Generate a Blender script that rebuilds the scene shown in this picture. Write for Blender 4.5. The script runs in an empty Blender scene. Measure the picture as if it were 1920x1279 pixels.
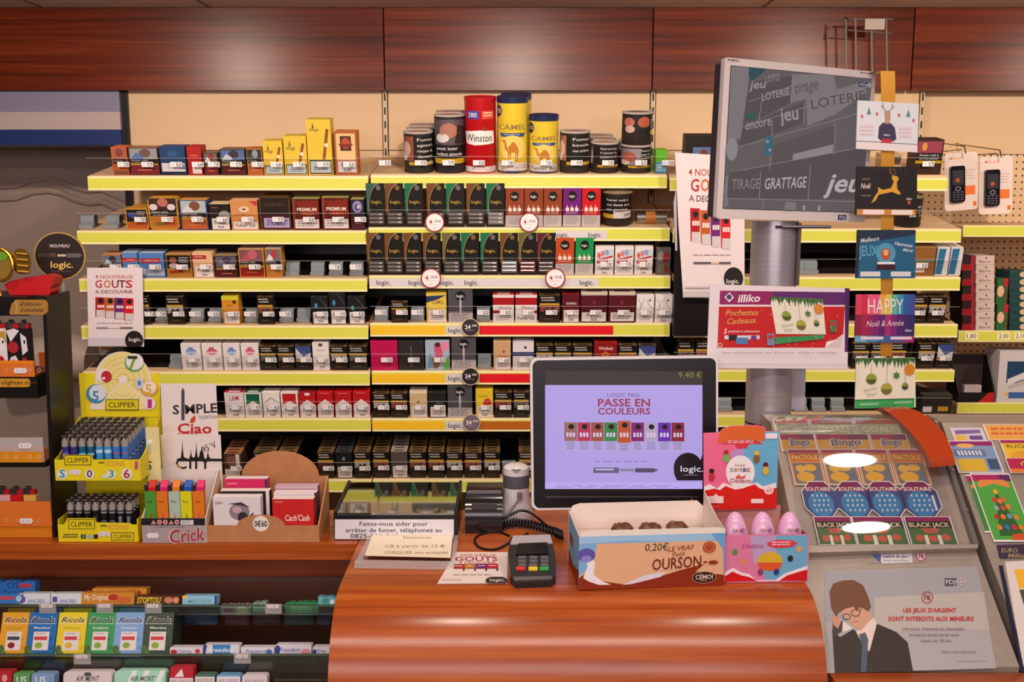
import bpy, math, random
from mathutils import Vector, Matrix
random.seed(7)
rad = math.radians
SC = bpy.context.scene
COL = SC.collection
# ---------------------------------------------------------------- camera
F = 1920 * 35 / 36.0
PITCH = rad(8.5)
CAMZ = 1.6
cd = bpy.data.cameras.new('camera'); cd.lens = 35; cd.sensor_width = 36; cd.clip_start = .05
cam = bpy.data.objects.new('camera', cd); COL.objects.link(cam)
cam.location = (0, 0, CAMZ); cam.rotation_euler = (rad(90) - PITCH, 0, 0)
SC.camera = cam
# ---------------------------------------------------------------- world, lights, exposure
w = bpy.data.worlds.new('world'); SC.world = w; w.use_nodes = True
w.node_tree.nodes['Background'].inputs[0].default_value = (1.0, .86, .78, 1)
w.node_tree.nodes['Background'].inputs[1].default_value = .22
SC.view_settings.view_transform = 'Standard'; SC.view_settings.look = 'None'
SC.view_settings.exposure = 0.0; SC.view_settings.gamma = 1.0
try: SC.view_settings.use_curve_mapping = False
except Exception: pass
def light(kind, name, loc, energy, color, aim=None, **kw):
    l = bpy.data.lights.new(name, kind); l.energy = energy; l.color = color
    for k, v in kw.items(): setattr(l, k, v)
    o = bpy.data.objects.new(name, l); COL.objects.link(o); o.location = loc
    if aim: o.rotation_euler = (Vector(aim) - Vector(loc)).to_track_quat('-Z', 'Y').to_euler()
    return o
WARM = (1.0, .83, .68)
SPOTS = [(-1.37, 2.2), (.03, 2.2), (1.43, 2.2), (2.75, 2.2)]
for x, y in SPOTS:
    light('SPOT', 'ceiling_spot', (x, y, 2.235), 64, WARM, (x, y + 1.2, 1.0), spot_size=rad(150), spot_blend=.9, shadow_soft_size=.045)
for x in (-1.0, -.15, .6):
    light('SPOT', 'ceiling_spot_front', (x, 1.2, 2.235), 14, WARM, (x, 1.5, .9), spot_size=rad(140), spot_blend=.9, shadow_soft_size=.045)
light('AREA', 'shop_window_daylight', (-.3, -1.75, 1.9), 40, (1.0, .84, .86), (0, 3, 1.2), shape='RECTANGLE', size=3.2, size_y=.55)
light('AREA', 'ceiling_light_panel', (.1, .35, 2.25), 26, (1.0, .88, .8), (.1, 1.2, 0.6), shape='RECTANGLE', size=1.9, size_y=.16)

# ---------------------------------------------------------------- rays
FWD = Vector((0, math.cos(PITCH), -math.sin(PITCH))); UP = Vector((0, math.sin(PITCH), math.cos(PITCH))); RT = Vector((1, 0, 0))
CAM = Vector((0, 0, CAMZ))
def ray(px, py): return (RT * ((px - 960) / F) + UP * ((639.5 - py) / F) + FWD)
def hitp(px, py, p0, n):
    r = ray(px, py); return CAM + r * ((p0 - CAM).dot(n) / r.dot(n))
def at_D(px, py, D): return hitp(px, py, Vector((0, D, 0)), Vector((0, 1, 0)))
def at_z(px, py, z): return hitp(px, py, Vector((0, 0, z)), Vector((0, 0, 1)))

class Fr:
    """local frame: x right, y into the thing, z up; px,py is where its base centre shows"""
    def __init__(s, px, py, D=None, z=None, yaw=0, lean=0, roll=0):
        o = at_D(px, py, D) if D is not None else at_z(px, py, z)
        s.set(o, (Matrix.Rotation(rad(yaw), 4, 'Z') @ Matrix.Rotation(rad(lean), 4, 'X') @ Matrix.Rotation(rad(roll), 4, 'Y')))
        s.px, s.py = px, py
    def set(s, o, R):
        s.R = R; s.M = Matrix.Translation(o) @ R; s.I = s.M.inverted(); s.o = Vector(o); s.n = (R @ Vector((0, 1, 0, 0))).to_3d() if False else (R.to_3x3() @ Vector((0, 1, 0)))
    def u(s, px, py, y=0.0):
        p0 = s.o + s.n * y
        l = s.I @ hitp(px, py, p0, s.n); return (l.x, l.z)
def frame_at(loc, yaw=0, lean=0, roll=0):
    f = Fr.__new__(Fr); f.set(Vector(loc), Matrix.Rotation(rad(yaw), 4, 'Z') @ Matrix.Rotation(rad(lean), 4, 'X') @ Matrix.Rotation(rad(roll), 4, 'Y')); return f
def frame_axes(o, ex, ez):
    ex = Vector(ex).normalized(); ez = Vector(ez); ez = (ez - ex * ez.dot(ex)).normalized(); ey = ez.cross(ex)
    R = Matrix((ex, ey, ez)).transposed().to_4x4()
    f = Fr.__new__(Fr); f.set(Vector(o), R); return f

# ---------------------------------------------------------------- materials
def lin(c): return c / 12.92 if c <= .04045 else ((c + .055) / 1.055) ** 2.4
def hexc(h):
    h = h.lstrip('#')
    if len(h) == 3: h = ''.join(a * 2 for a in h)
    return tuple(lin(int(h[i:i + 2], 16) / 255) for i in (0, 2, 4)) + (1,)
NAMED = dict(w='#e6dfdf', k='#15110f', lime='#d0d052', rail='#efe3b0', r='#b8141c', kraft='#b57d50', tagw='#f0ecee', g='#7c7476')
_M = {}
def M(key):
    if not isinstance(key, str): return key
    if key in _M: return _M[key]
    m = bpy.data.materials.new(key.replace('#', 'c')); m.use_nodes = True; nt = m.node_tree; b = nt.nodes['Principled BSDF']
    k = key; kind = ''
    if ':' in k: kind, k = k.split(':')
    c = hexc(NAMED.get(k, k)); b.inputs['Base Color'].default_value = c; b.inputs['Roughness'].default_value = .5
    b.inputs['Specular IOR Level'].default_value = .35
    if kind == 'G': b.inputs['Roughness'].default_value = .16; b.inputs['Specular IOR Level'].default_value = .5
    if kind == 'P': b.inputs['Roughness'].default_value = .32
    if kind == 'M': b.inputs['Metallic'].default_value = 1; b.inputs['Roughness'].default_value = .28
    if kind == 'E':
        b.inputs['Base Color'].default_value = (.01, .01, .01, 1); b.inputs['Roughness'].default_value = .2
        b.inputs['Emission Color'].default_value = c; b.inputs['Emission Strength'].default_value = .92
    _M[key] = m; return m
def nodemat(name):
    m = bpy.data.materials.new(name); m.use_nodes = True; return m, m.node_tree, m.node_tree.nodes['Principled BSDF']
def clear_mat(name, tint=(1, 1, 1, 1), refl=.09, rough=.06):
    m = bpy.data.materials.new(name); m.use_nodes = True; nt = m.node_tree; nt.nodes.clear()
    out = nt.nodes.new('ShaderNodeOutputMaterial'); mx = nt.nodes.new('ShaderNodeMixShader'); t = nt.nodes.new('ShaderNodeBsdfTransparent'); g = nt.nodes.new('ShaderNodeBsdfGlossy')
    t.inputs[0].default_value = tint; g.inputs['Roughness'].default_value = rough; g.inputs[0].default_value = (1, 1, 1, 1)
    lw = nt.nodes.new('ShaderNodeLayerWeight'); lw.inputs[0].default_value = .35
    mp = nt.nodes.new('ShaderNodeMapRange'); mp.inputs[3].default_value = refl * .4; mp.inputs[4].default_value = min(1, refl * 5)
    nt.links.new(lw.outputs['Fresnel'], mp.inputs[0]); nt.links.new(mp.outputs[0], mx.inputs[0])
    nt.links.new(t.outputs[0], mx.inputs[1]); nt.links.new(g.outputs[0], mx.inputs[2]); nt.links.new(mx.outputs[0], out.inputs[0])
    return m
ACRYL = clear_mat('clear_acrylic', (.975, .97, .97, 1), .018)
ACRYL_EDGE, _nt, _b = nodemat('acrylic_edge'); _b.inputs['Base Color'].default_value = (.8, .76, .76, 1); _b.inputs['Alpha'].default_value = .28; _b.inputs['Roughness'].default_value = .15
SMOKE = clear_mat('smoked_glass', (.62, .68, .6, 1), .2, .03)
GREENGLASS = clear_mat('glass_shelf', (.82, .9, .86, 1), .12)
def wood_mat(name, dark, mid, light_, sx, sy, sz, rough, spec=.5):
    m, nt, b = nodemat(name)
    tc = nt.nodes.new('ShaderNodeTexCoord'); mp = nt.nodes.new('ShaderNodeMapping'); mp.inputs['Scale'].default_value = (sx, sy, sz)
    n1 = nt.nodes.new('ShaderNodeTexNoise'); n1.inputs['Scale'].default_value = 1.0; n1.inputs['Detail'].default_value = 6; n1.inputs['Roughness'].default_value = .6; n1.inputs['Distortion'].default_value = .35
    n2 = nt.nodes.new('ShaderNodeTexNoise'); n2.inputs['Scale'].default_value = 5.5; n2.inputs['Detail'].default_value = 4
    mx = nt.nodes.new('ShaderNodeMath'); mx.operation = 'MULTIPLY_ADD'; mx.inputs[1].default_value = .28
    cr = nt.nodes.new('ShaderNodeValToRGB'); cr.color_ramp.elements[0].position = .46; cr.color_ramp.elements[0].color = hexc(dark)
    cr.color_ramp.elements[1].position = .82; cr.color_ramp.elements[1].color = hexc(light_)
    e = cr.color_ramp.elements.new(.64); e.color = hexc(mid)
    L = nt.links.new
    L(tc.outputs['Object'], mp.inputs[0]); L(mp.outputs[0], n1.inputs[0]); L(mp.outputs[0], n2.inputs[0])
    L(n2.outputs[0], mx.inputs[0]); L(n1.outputs[0], mx.inputs[2]); L(mx.outputs[0], cr.inputs[0]); L(cr.outputs[0], b.inputs['Base Color'])
    b.inputs['Roughness'].default_value = rough; b.inputs['Specular IOR Level'].default_value = spec
    return m
WOOD_FASCIA = wood_mat('fascia_wood', '#40140a', '#66260f', '#863a18', .45, 17, 26, .3, .28)
WOOD_TOP = wood_mat('counter_wood', '#7c3412', '#a44c1c', '#c06a2e', .7, 26, 26, .22, .4)
WOOD_PANEL = wood_mat('panel_wood', '#722e14', '#8c3e1c', '#a04c26', .6, 13, 20, .4, .3)
ARMW = M('G:#b0401a')
def noisy(name, h1, h2, scale, rough=.6, metal=0, stretch=(1, 1, 1)):
    m, nt, b = nodemat(name)
    tc = nt.nodes.new('ShaderNodeTexCoord'); mp = nt.nodes.new('ShaderNodeMapping'); mp.inputs['Scale'].default_value = stretch
    n = nt.nodes.new('ShaderNodeTexNoise'); n.inputs['Scale'].default_value = scale; n.inputs['Detail'].default_value = 5
    cr = nt.nodes.new('ShaderNodeValToRGB'); cr.color_ramp.elements[0].position = .3; cr.color_ramp.elements[1].position = .7
    cr.color_ramp.elements[0].color = hexc(h1); cr.color_ramp.elements[1].color = hexc(h2)
    L = nt.links.new; L(tc.outputs['Object'], mp.inputs[0]); L(mp.outputs[0], n.inputs[0]); L(n.outputs[0], cr.inputs[0]); L(cr.outputs[0], b.inputs['Base Color'])
    b.inputs['Roughness'].default_value = rough; b.inputs['Metallic'].default_value = metal
    return m
CREAM = noisy('cream_panel', '#d6b48c', '#dab992', 3, .55)
WALLP = noisy('wall_plaster', '#a8958a', '#b3a094', 2.5, .8)
CEILM = noisy('ceiling_tile', '#cfc4c4', '#d6cbca', 30, .85)
FLOORM = noisy('floor_tile', '#6b5d52', '#7a6a5d', 5, .4)
KRAFT = noisy('kraft_card', '#ad7347', '#bb8052', 40, .75)
STEEL = noisy('brushed_steel', '#aca4ae', '#bab4bc', 12, .3, .55, (1, 1, 40))
GREYMET = noisy('grey_metal_console', '#a2958b', '#aa9d92', 60, .38, .35)
def pegboard():
    m, nt, b = nodemat('pegboard'); N = nt.nodes.new; L = nt.links.new
    tc = N('ShaderNodeTexCoord'); sp = N('ShaderNodeSeparateXYZ'); L(tc.outputs['Object'], sp.inputs[0])
    def cell(o):
        a = N('ShaderNodeMath'); a.operation = 'MULTIPLY'; a.inputs[1].default_value = 40.0; L(o, a.inputs[0])
        f = N('ShaderNodeMath'); f.operation = 'FRACT'; L(a.outputs[0], f.inputs[0])
        s_ = N('ShaderNodeMath'); s_.operation = 'SUBTRACT'; s_.inputs[1].default_value = .5; L(f.outputs[0], s_.inputs[0])
        q = N('ShaderNodeMath'); q.operation = 'MULTIPLY'; L(s_.outputs[0], q.inputs[0]); L(s_.outputs[0], q.inputs[1]); return q.outputs[0]
    a = N('ShaderNodeMath'); a.operation = 'ADD'; L(cell(sp.outputs[0]), a.inputs[0]); L(cell(sp.outputs[2]), a.inputs[1])
    lt = N('ShaderNodeMath'); lt.operation = 'LESS_THAN'; lt.inputs[1].default_value = .022; L(a.outputs[0], lt.inputs[0])
    mx = N('ShaderNodeMix'); mx.data_type = 'RGBA'; L(lt.outputs[0], mx.inputs[0]); mx.inputs[6].default_value = hexc('#d8b890'); mx.inputs[7].default_value = hexc('#2a2019')
    L(mx.outputs[2], b.inputs['Base Color']); b.inputs['Roughness'].default_value = .55
    return m
PEG = pegboard()

# ---------------------------------------------------------------- text
_T = {}
def text_geo(s, bold, shear):
    k = (s, bold, shear)
    if k in _T: return _T[k]
    c = bpy.data.curves.new('t', 'FONT'); c.body = s; c.size = 1; c.resolution_u = 2; c.offset = .008 if bold == 1 else (.02 if bold == 2 else -.004); c.shear = shear
    o = bpy.data.objects.new('t', c); me = o.to_mesh()
    vs = [(v.co.x / .7, v.co.y / .7) for v in me.vertices]; fs = [tuple(p.vertices) for p in me.polygons]
    o.to_mesh_clear(); bpy.data.objects.remove(o); bpy.data.curves.remove(c)
    if vs:
        x0 = min(a for a, b in vs); x1 = max(a for a, b in vs); vs = [(a - x0, b) for a, b in vs]; W = x1 - x0
    else: W = 1
    _T[k] = (vs, fs, W); return _T[k]

# ---------------------------------------------------------------- mesh collector
class MB:
    def __init__(s): s.v = []; s.f = []; s.m = []; s.sm = []; s.mats = []
    def mi(s, mat):
        mat = M(mat)
        if mat not in s.mats: s.mats.append(mat)
        return s.mats.index(mat)
    def face(s, pts, mat, sm=False):
        b = len(s.v); s.v += [tuple(p) for p in pts]; s.f.append(tuple(range(b, b + len(pts)))); s.m.append(s.mi(mat)); s.sm.append(sm)
    def raw(s, vs, fs, mat, sm=False):
        b = len(s.v); s.v += [tuple(p) for p in vs]; i = s.mi(mat)
        for f in fs: s.f.append(tuple(b + a for a in f)); s.m.append(i); s.sm.append(sm)
    def box(s, x0, x1, y0, y1, z0, z1, mat, front=None, top=None, side=None):
        if x0 > x1: x0, x1 = x1, x0
        if z0 > z1: z0, z1 = z1, z0
        V = [(x0, y0, z0), (x1, y0, z0), (x1, y1, z0), (x0, y1, z0), (x0, y0, z1), (x1, y0, z1), (x1, y1, z1), (x0, y1, z1)]
        for f, mt in (((0, 1, 5, 4), front or mat), ((1, 2, 6, 5), side or mat), ((2, 3, 7, 6), mat), ((3, 0, 4, 7), side or mat), ((4, 5, 6, 7), top or mat), ((3, 2, 1, 0), mat)):
            s.raw([V[i] for i in f], [(0, 1, 2, 3)], mt)
        return s
    def rbox(s, x0, x1, y0, y1, z0, z1, r, mat, front=None, n=4):
        return s.prism(rrect(x0, z0, x1, z1, r, n), y0, y1, mat, front)
    def prism(s, ol, y0, y1, mat, front=None, sm=False):
        n = len(ol)
        s.face([(x, y0, z) for x, z in ol], front or mat); s.face([(x, y1, z) for x, z in reversed(ol)], mat)
        for i in range(n):
            a, b = ol[i], ol[(i + 1) % n]; s.face([(b[0], y0, b[1]), (a[0], y0, a[1]), (a[0], y1, a[1]), (b[0], y1, b[1])], mat, sm)
        return s
    def prismx(s, ol, x0, x1, mat, sm=False, side=None):
        n = len(ol)
        s.face([(x0, y, z) for y, z in ol], side or mat); s.face([(x1, y, z) for y, z in reversed(ol)], side or mat)
        if sm: s.raw([(x0, a, b) for a, b in ol] + [(x1, a, b) for a, b in ol], [(i, (i + 1) % n, n + (i + 1) % n, n + i) for i in range(n)], mat, True); return s
        for i in range(n):
            a, b = ol[i], ol[(i + 1) % n]; s.face([(x0, a[0], a[1]), (x0, b[0], b[1]), (x1, b[0], b[1]), (x1, a[0], a[1])], mat, sm)
        return s
    def lathe(s, prof, mat, n=28, cx=0, cy=0, sm=True, sx=1, sy=1):
        vs = []; fs = []
        for r, z in prof:
            for k in range(n):
                a = 2 * math.pi * k / n; vs.append((cx + r * sx * math.cos(a), cy + r * sy * math.sin(a), z))
        for i in range(len(prof) - 1):
            for k in range(n): fs.append((i * n + k, i * n + (k + 1) % n, (i + 1) * n + (k + 1) % n, (i + 1) * n + k))
        s.raw(vs, fs, mat, sm)
        return s
    def cap(s, r, z, mat, n=28, cx=0, cy=0): s.face([(cx + r * math.cos(2 * math.pi * k / n), cy + r * math.sin(2 * math.pi * k / n), z) for k in range(n)], mat); return s
    def tube(s, pts, r, mat, n=7):
        pts = [Vector(p) for p in pts]; vs = []; fs = []; up = Vector((0, 0, 1)); N = len(pts)
        for i, p in enumerate(pts):
            t = (pts[min(i + 1, N - 1)] - pts[max(i - 1, 0)]).normalized()
            a = t.cross(up if abs(t.z) < .95 else Vector((1, 0, 0))).normalized(); b = t.cross(a)
            rr = r[i] if isinstance(r, (list, tuple)) else r
            for k in range(n): q = 2 * math.pi * k / n; vs.append(p + a * rr * math.cos(q) + b * rr * math.sin(q))
        for i in range(N - 1):
            for k in range(n): fs.append((i * n + k, i * n + (k + 1) % n, (i + 1) * n + (k + 1) % n, (i + 1) * n + k))
        fs.append(tuple(range(n))); fs.append(tuple((N - 1) * n + k for k in reversed(range(n))))
        s.raw(vs, fs, mat, True); return s
    def mesh(s, name):
        me = bpy.data.meshes.new(name); me.from_pydata(s.v, [], s.f)
        for m in s.mats: me.materials.append(m)
        me.polygons.foreach_set('material_index', s.m); me.polygons.foreach_set('use_smooth', s.sm); me.update()
        if any(s.sm): me.set_sharp_from_angle(angle=rad(38))
        return me
def rrect(x0, z0, x1, z1, r, n=4):
    out = []
    for cx, cz, a0 in ((x1 - r, z0 + r, -90), (x1 - r, z1 - r, 0), (x0 + r, z1 - r, 90), (x0 + r, z0 + r, 180)):
        for k in range(n + 1): a = rad(a0 + 90 * k / n); out.append((cx + r * math.cos(a), cz + r * math.sin(a)))
    return out
def ellpts(cx, cy, rx, ry, n=24, a0=0, a1=360):
    full = abs(a1 - a0) >= 360; m = n if full else n + 1
    return [(cx + rx * math.cos(rad(a0 + (a1 - a0) * k / n)), cy + ry * math.sin(rad(a0 + (a1 - a0) * k / n))) for k in range(m)]

# ---------------------------------------------------------------- drawing printed artwork on a face of a mesh
class Dr:
    def __init__(s, mb, fr=None, WH=None, y=0.0, e=.00008, uf=None):
        s.mb = mb; s.fr = fr; s.WH = WH; s.y = y; s.e = e; s.k = 1; s.uf = uf
    def u(s, x, y):
        if s.uf: return s.uf(x, y)
        if s.WH: return ((x - .5) * s.WH[0], (1 - y) * s.WH[1])
        return s.fr.u(x, y, s.y)
    cyl = False
    def put(s, pts, mat, fs=None):
        if s.cyl and fs is None:
            s.k += 1; N = 16
            for k in range(N):
                P = pts
                for lim, sg in ((k / N, 1), ((k + 1) / N, -1)):
                    out = []
                    for a, b in zip(P, P[1:] + P[:1]):
                        ia, ib = sg * (a[0] - lim) >= 0, sg * (b[0] - lim) >= 0
                        if ia: out.append(a)
                        if ia != ib: t = (lim - a[0]) / (b[0] - a[0]); out.append((lim, a[1] + (b[1] - a[1]) * t))
                    P = out
                    if not P: break
                if len(P) > 2: s.mb.face([(lambda q: (q[0], q[1] - s.e * s.k, q[2]))(s.u(*p)) for p in P], mat, True)
            return
        yy = s.y - s.e * s.k; s.k += 1
        P = []
        for p in pts:
            q = s.u(*p); P.append((q[0], yy, q[1]) if len(q) == 2 else (q[0], q[1] - s.e * s.k, q[2]))
        if fs is None: s.mb.face(P, mat)
        else: s.mb.raw(P, fs, mat)
    def rect(s, x0, y0, x1, y1, mat): s.put([(x0, y1), (x1, y1), (x1, y0), (x0, y0)], mat)
    def poly(s, pts, mat): s.put(pts, mat)
    def ell(s, cx, cy, rx, ry=None, mat='k', n=20, a0=0, a1=360): s.put(ellpts(cx, cy, rx, ry if ry is not None else rx, n, a0, a1), mat)
    def ring(s, cx, cy, rx, ry, t, mat, n=24, a0=0, a1=360, ty=None):
        ty = t if ty is None else ty
        A = ellpts(cx, cy, rx, ry, n, a0, a1); B = ellpts(cx, cy, rx - t, ry - ty, n, a0, a1); m = len(A)
        s.put(A + B, mat, [(i, (i + 1) % m, m + (i + 1) % m, m + i) for i in range(m if m == n else m - 1)])
    def line(s, pts, w, mat):
        for a, b in zip(pts, pts[1:]):
            dx, dy = b[0] - a[0], b[1] - a[1]; l = math.hypot(dx, dy) or 1; nx, ny = -dy / l * w / 2, dx / l * w / 2
            s.put([(a[0] + nx, a[1] + ny), (b[0] + nx, b[1] + ny), (b[0] - nx, b[1] - ny), (a[0] - nx, a[1] - ny)], mat)
    def fine(s, x0, y0, x1, y1, n, mat, fill=.5):
        """rows of print too small to read"""
        R = random.Random(int(x0 * 31 + y0 * 17 + n * 1000)); h = (y1 - y0) / n; V = []; Fc = []
        for i in range(n):
            x = x0 + (x1 - x0) * R.uniform(0, .06); xe = x1 - (x1 - x0) * R.uniform(0, .2)
            while x < xe:
                l = (x1 - x0) * R.uniform(.07, .2); b = len(V); xx = min(x + l, xe); t = y0 + h * i; bb = t + h * fill
                V += [(x, bb), (xx, bb), (xx, t), (x, t)]; Fc.append((b, b + 1, b + 2, b + 3)); x += l + (x1 - x0) * .035
        s.put(V, mat, Fc)
    def text(s, t, cx, cy, h, mat, w=None, rot=0, shear=0, bold=1, al='c'):
        vs, fs, W = text_geo(t, bold, shear)
        if not fs: return
        p0 = Vector(s.u(cx, cy)); d = 1e-3 if s.WH else .5
        ax = (Vector(s.u(cx + d, cy)) - p0) / d; ay = (Vector(s.u(cx, cy - d)) - p0) / d
        sx = h * ay.length / ax.length
        if w is not None: sx = w / W
        ww = W * sx; off = {'c': ww / 2, 'l': 0, 'r': ww}[al]
        c, sn = math.cos(rad(rot)), math.sin(rad(rot)); yy = s.y - s.e * s.k; s.k += 1
        r = ay.length / ax.length; P = []
        for x, y in vs:
            a = x * sx - off; b = (y - .5) * h
            a2 = a * c - b * sn * r; b2 = a * sn / r + b * c
            if s.cyl: q = Vector(s.u(cx + a2, cy - b2))
            else: q = p0 + ax * a2 + ay * b2
            P.append((q.x, yy, q.y) if len(q) == 2 else (q.x, q.y - s.e * s.k, q.z))
        s.mb.raw(P, fs, mat)

# ---------------------------------------------------------------- objects
def _link(name, mb, mat4=None, parent=None):
    o = bpy.data.objects.new(name, mb.mesh(name) if isinstance(mb, MB) else mb); COL.objects.link(o)
    if parent: o.parent = parent
    if mat4 is not None: o.matrix_local = mat4
    return o
def tag(o, label, cat, group=None):
    o['label'] = label; o['category'] = cat
    if group: o['group'] = group
    return o
def thing(name, label, cat, fr, group=None):
    o = bpy.data.objects.new(name, None); COL.objects.link(o); o.empty_display_size = .02; o.matrix_world = fr.M.copy(); return tag(o, label, cat, group)
def part(name, mb, parent, label=None):
    o = _link(name, mb, None, parent)
    if label: o['label'] = label
    return o
def solo(name, mb, label, cat, fr=None, group=None): return tag(_link(name, mb, fr.M.copy() if fr else None), label, cat, group)
def struct(name, mb, fr=None):
    o = _link(name, mb, fr.M.copy() if fr else None); o['kind'] = 'structure'; return o
def copy_tree(o, M2=None, label=None, group=None):
    r = o.copy(); COL.objects.link(r)
    if M2 is not None: r.matrix_world = M2
    if label: r['label'] = label
    if group: r['group'] = group
    for ch in list(o.children):
        c = ch.copy(); COL.objects.link(c); c.parent = r
        for g in ch.children:
            d = g.copy(); COL.objects.link(d); d.parent = c
    return r
ORD = 'first second third fourth fifth sixth seventh eighth ninth tenth eleventh twelfth thirteenth fourteenth fifteenth sixteenth'.split()

# ================================================================ SETTING
ZT = .945            # counter top height
DF, DB = 3.34, 3.79  # shelf fronts, shelf back panel
mb = MB().box(-3.2, 3.6, -2.2, 4.6, -.05, 0, FLOORM); struct('floor', mb)
mb = MB().box(-3.2, 3.6, -2.2, 4.6, 2.262, 2.33, CEILM)
for x in (-2.3, -1.7, -1.1, .9, 1.9): mb.box(x, x + .012, 3.2, 3.74, 2.2595, 2.286, 'g')
struct('ceiling', mb)
struct('wall_back', MB().box(-3.2, 3.6, 4.3, 4.36, 0, 2.262, WALLP))
struct('wall_left', MB().box(-3.2, -3.15, -2.2, 4.3, 0, 2.262, WALLP))
struct('wall_right', MB().box(3.55, 3.6, -2.2, 4.3, 0, 2.262, WALLP))
mb = MB()
mb.box(-3.2, -2.2, -2.2, -2.15, 0, 2.262, WALLP); mb.box(1.7, 3.6, -2.2, -2.15, 0, 2.262, WALLP); mb.box(-2.2, 1.7, -2.2, -2.15, 2.2, 2.262, WALLP)
struct('wall_front', mb)
# moulding curves on the pale wall at the far left
mb = MB()
for dy, r in ((0, .012), (-22, .009)):
    pts = [at_D(x, y + dy, 4.285) for x, y in ((-40, 392), (0, 372), (30, 371), (60, 360), (90, 357), (115, 362), (140, 374), (165, 380), (190, 378), (230, 395), (262, 420))]
    mb.tube(pts, r, WALLP, 6)
struct('trim_1', mb)
# recessed downlights in the ceiling
for i, (x, y) in enumerate(SPOTS):
    o = thing('ceiling_downlight', 'round recessed downlight in the ceiling over the aisle, ' + ORD[i] + ' along', 'light', frame_at((x, y, 2.262)), 'ceiling downlights')
    mb = MB(); mb.lathe([(.06, 0), (.062, -.006), (.045, -.006), (.042, 0)], 'G:#d8d4d0'); part('trim_ring', mb, o)

LAMP = bpy.data.materials.new('lit_lamp'); LAMP.use_nodes = True; _b = LAMP.node_tree.nodes['Principled BSDF']; _b.inputs['Emission Color'].default_value = (1, .9, .8, 1); _b.inputs['Emission Strength'].default_value = 14
for i, (x, y) in enumerate(((1.01, 1.752), (1.129, .96))):
    o = thing('ceiling_lamp', 'round lit ceiling lamp reflected in the ticket cover, ' + ('upper', 'lower')[i] + ' glare spot', 'light', frame_at((x, y, 2.262)), 'lit ceiling lamps')
    mb = MB(); mb.lathe([(.084, 0), (.084, -.006), (.076, -.006), (.075, 0)], 'G:#d8d4d0', 32); part('trim_ring', mb, o); mb = MB(); mb.cap(.075, -.004, LAMP, 32); part('diffuser', mb, o)
# wood fascia: three boards and a further one
FD = 3.74
def zD(py, D): return at_D(960, py, D).z
ztop, zbot = 2.260, zD(169, FD)
xs = [-3.1, at_D(720, 90, FD).x, at_D(1224, 90, FD).x, at_D(1712, 90, FD).x, 3.5]
nm = ['dark red wooden fascia board above the wall of cigar boxes', 'dark red wooden fascia board above the tall tobacco tins',
      'dark red wooden fascia board behind the grey screen', 'dark red wooden fascia board above the hanging phones']
for i in range(4):
    x0, x1 = xs[i] + .0025, xs[i + 1] - .0025; c = (x0 + x1) / 2
    mb = MB().box(x0 - c, x1 - c, 0, .03, 0, ztop - zbot, WOOD_FASCIA)
    solo('fascia_board', mb, nm[i], 'board', frame_at((c, FD, zbot)), 'fascia boards')
# cream back panels of the gondola
XB = [at_D(235, 200, DB).x, at_D(722, 200, DB).x, at_D(1224, 200, DB).x, at_D(1728, 200, DB).x]
zsp = zD(282, DB)
# ================================================================ GONDOLA
RAILS = {  # row: (cream top edge y, bottom y, pack base y)
    'L': [(331, 357, 328), (433, 458, 431), (523, 547, 520), (611, 636, 608), (698, 723, 694), (785, 809, 783), (900, 923, 897)],
    'M': [(329, 353, 325), (427, 452, 425), (517, 541, 515), (606, 631, 605), (696, 721, 694), (785, 809, 783), (900, 923, 896)],
    'R': [(334, 358, 327), (430, 455, 427), (520, 545, 517), (608, 633, 606), (694, 716, 691), (779, 801, 776), (893, 915, 890)]}
BAYX = {'L': [(164, 690), (144, 687), (148, 688), (152, 690), (155, 693), (160, 695), (165, 696)],
        'M': [(695, 1251), (691, 1256), (692, 1257), (694, 1256), (697, 1253), (698, 1252), (699, 1250)],
        'R': [(1256, 1777), (1262, 1803), (1264, 1801), (1264, 1796), (1262, 1790), (1260, 1782), (1258, 1776)]}
BN = {'L': 'first', 'M': 'middle', 'R': 'third'}
BD = {'L': 'first bay', 'M': 'middle bay', 'R': 'pole side bay'}
T10 = math.tan(rad(10))
gond = thing('gondola_shelving', 'long tobacco shelving unit with cream back panels and slotted black uprights', 'shelving', frame_at((0, DB, 0)))
GI = gond.matrix_world.inverted()
zf = zD(168, FD) + .02
for i in range(3):
    mb = MB().box(XB[i] + .012, XB[i + 1] - .012, 0, .012, zsp + .0015, zf, CREAM); mb.box(XB[i] + .012, XB[i + 1] - .012, 0, .012, .05, zsp - .0015, CREAM); part('back_panel', mb, gond)
for i in range(4):
    x = XB[i]; mb = MB(); b = 'P:#1c1a20' if i == 0 else 'P:#cdb592'
    wd = .014 if i == 0 else .008
    mb.box(x - wd, x + wd, -.006 if i else -.014, .012, .03, zf, b)
    z = zf - .03
    while z > .2: mb.box(x + (-.003 if i else .008), x + (.003 if i else .0142), (-.0072 if i else -.0152), -.004 if i else -.012, z - .026, z, 'k'); z -= .05
    part('upright', mb, gond)
for i, (x, c) in enumerate(((XB[0], 'k'), (XB[1], 'k'), (XB[2], 'k'), (1.5, 'k'))):
    mb = MB(); fx = [at_D(157, 500, DF).x, at_D(690, 500, DF).x, at_D(1259, 500, DF).x, at_D(1799, 500, DF).x][i]
    part('side_foot', MB().box(fx - .01, fx + .01, DF - DB + .02, -.04, 0, .3, 'k'), gond) if i in (0, 3) else None
part('base_plinth', MB().box(-1.44, 1.47, DF - DB + .06, -.035, 0, .3, 'k'), gond)

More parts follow.
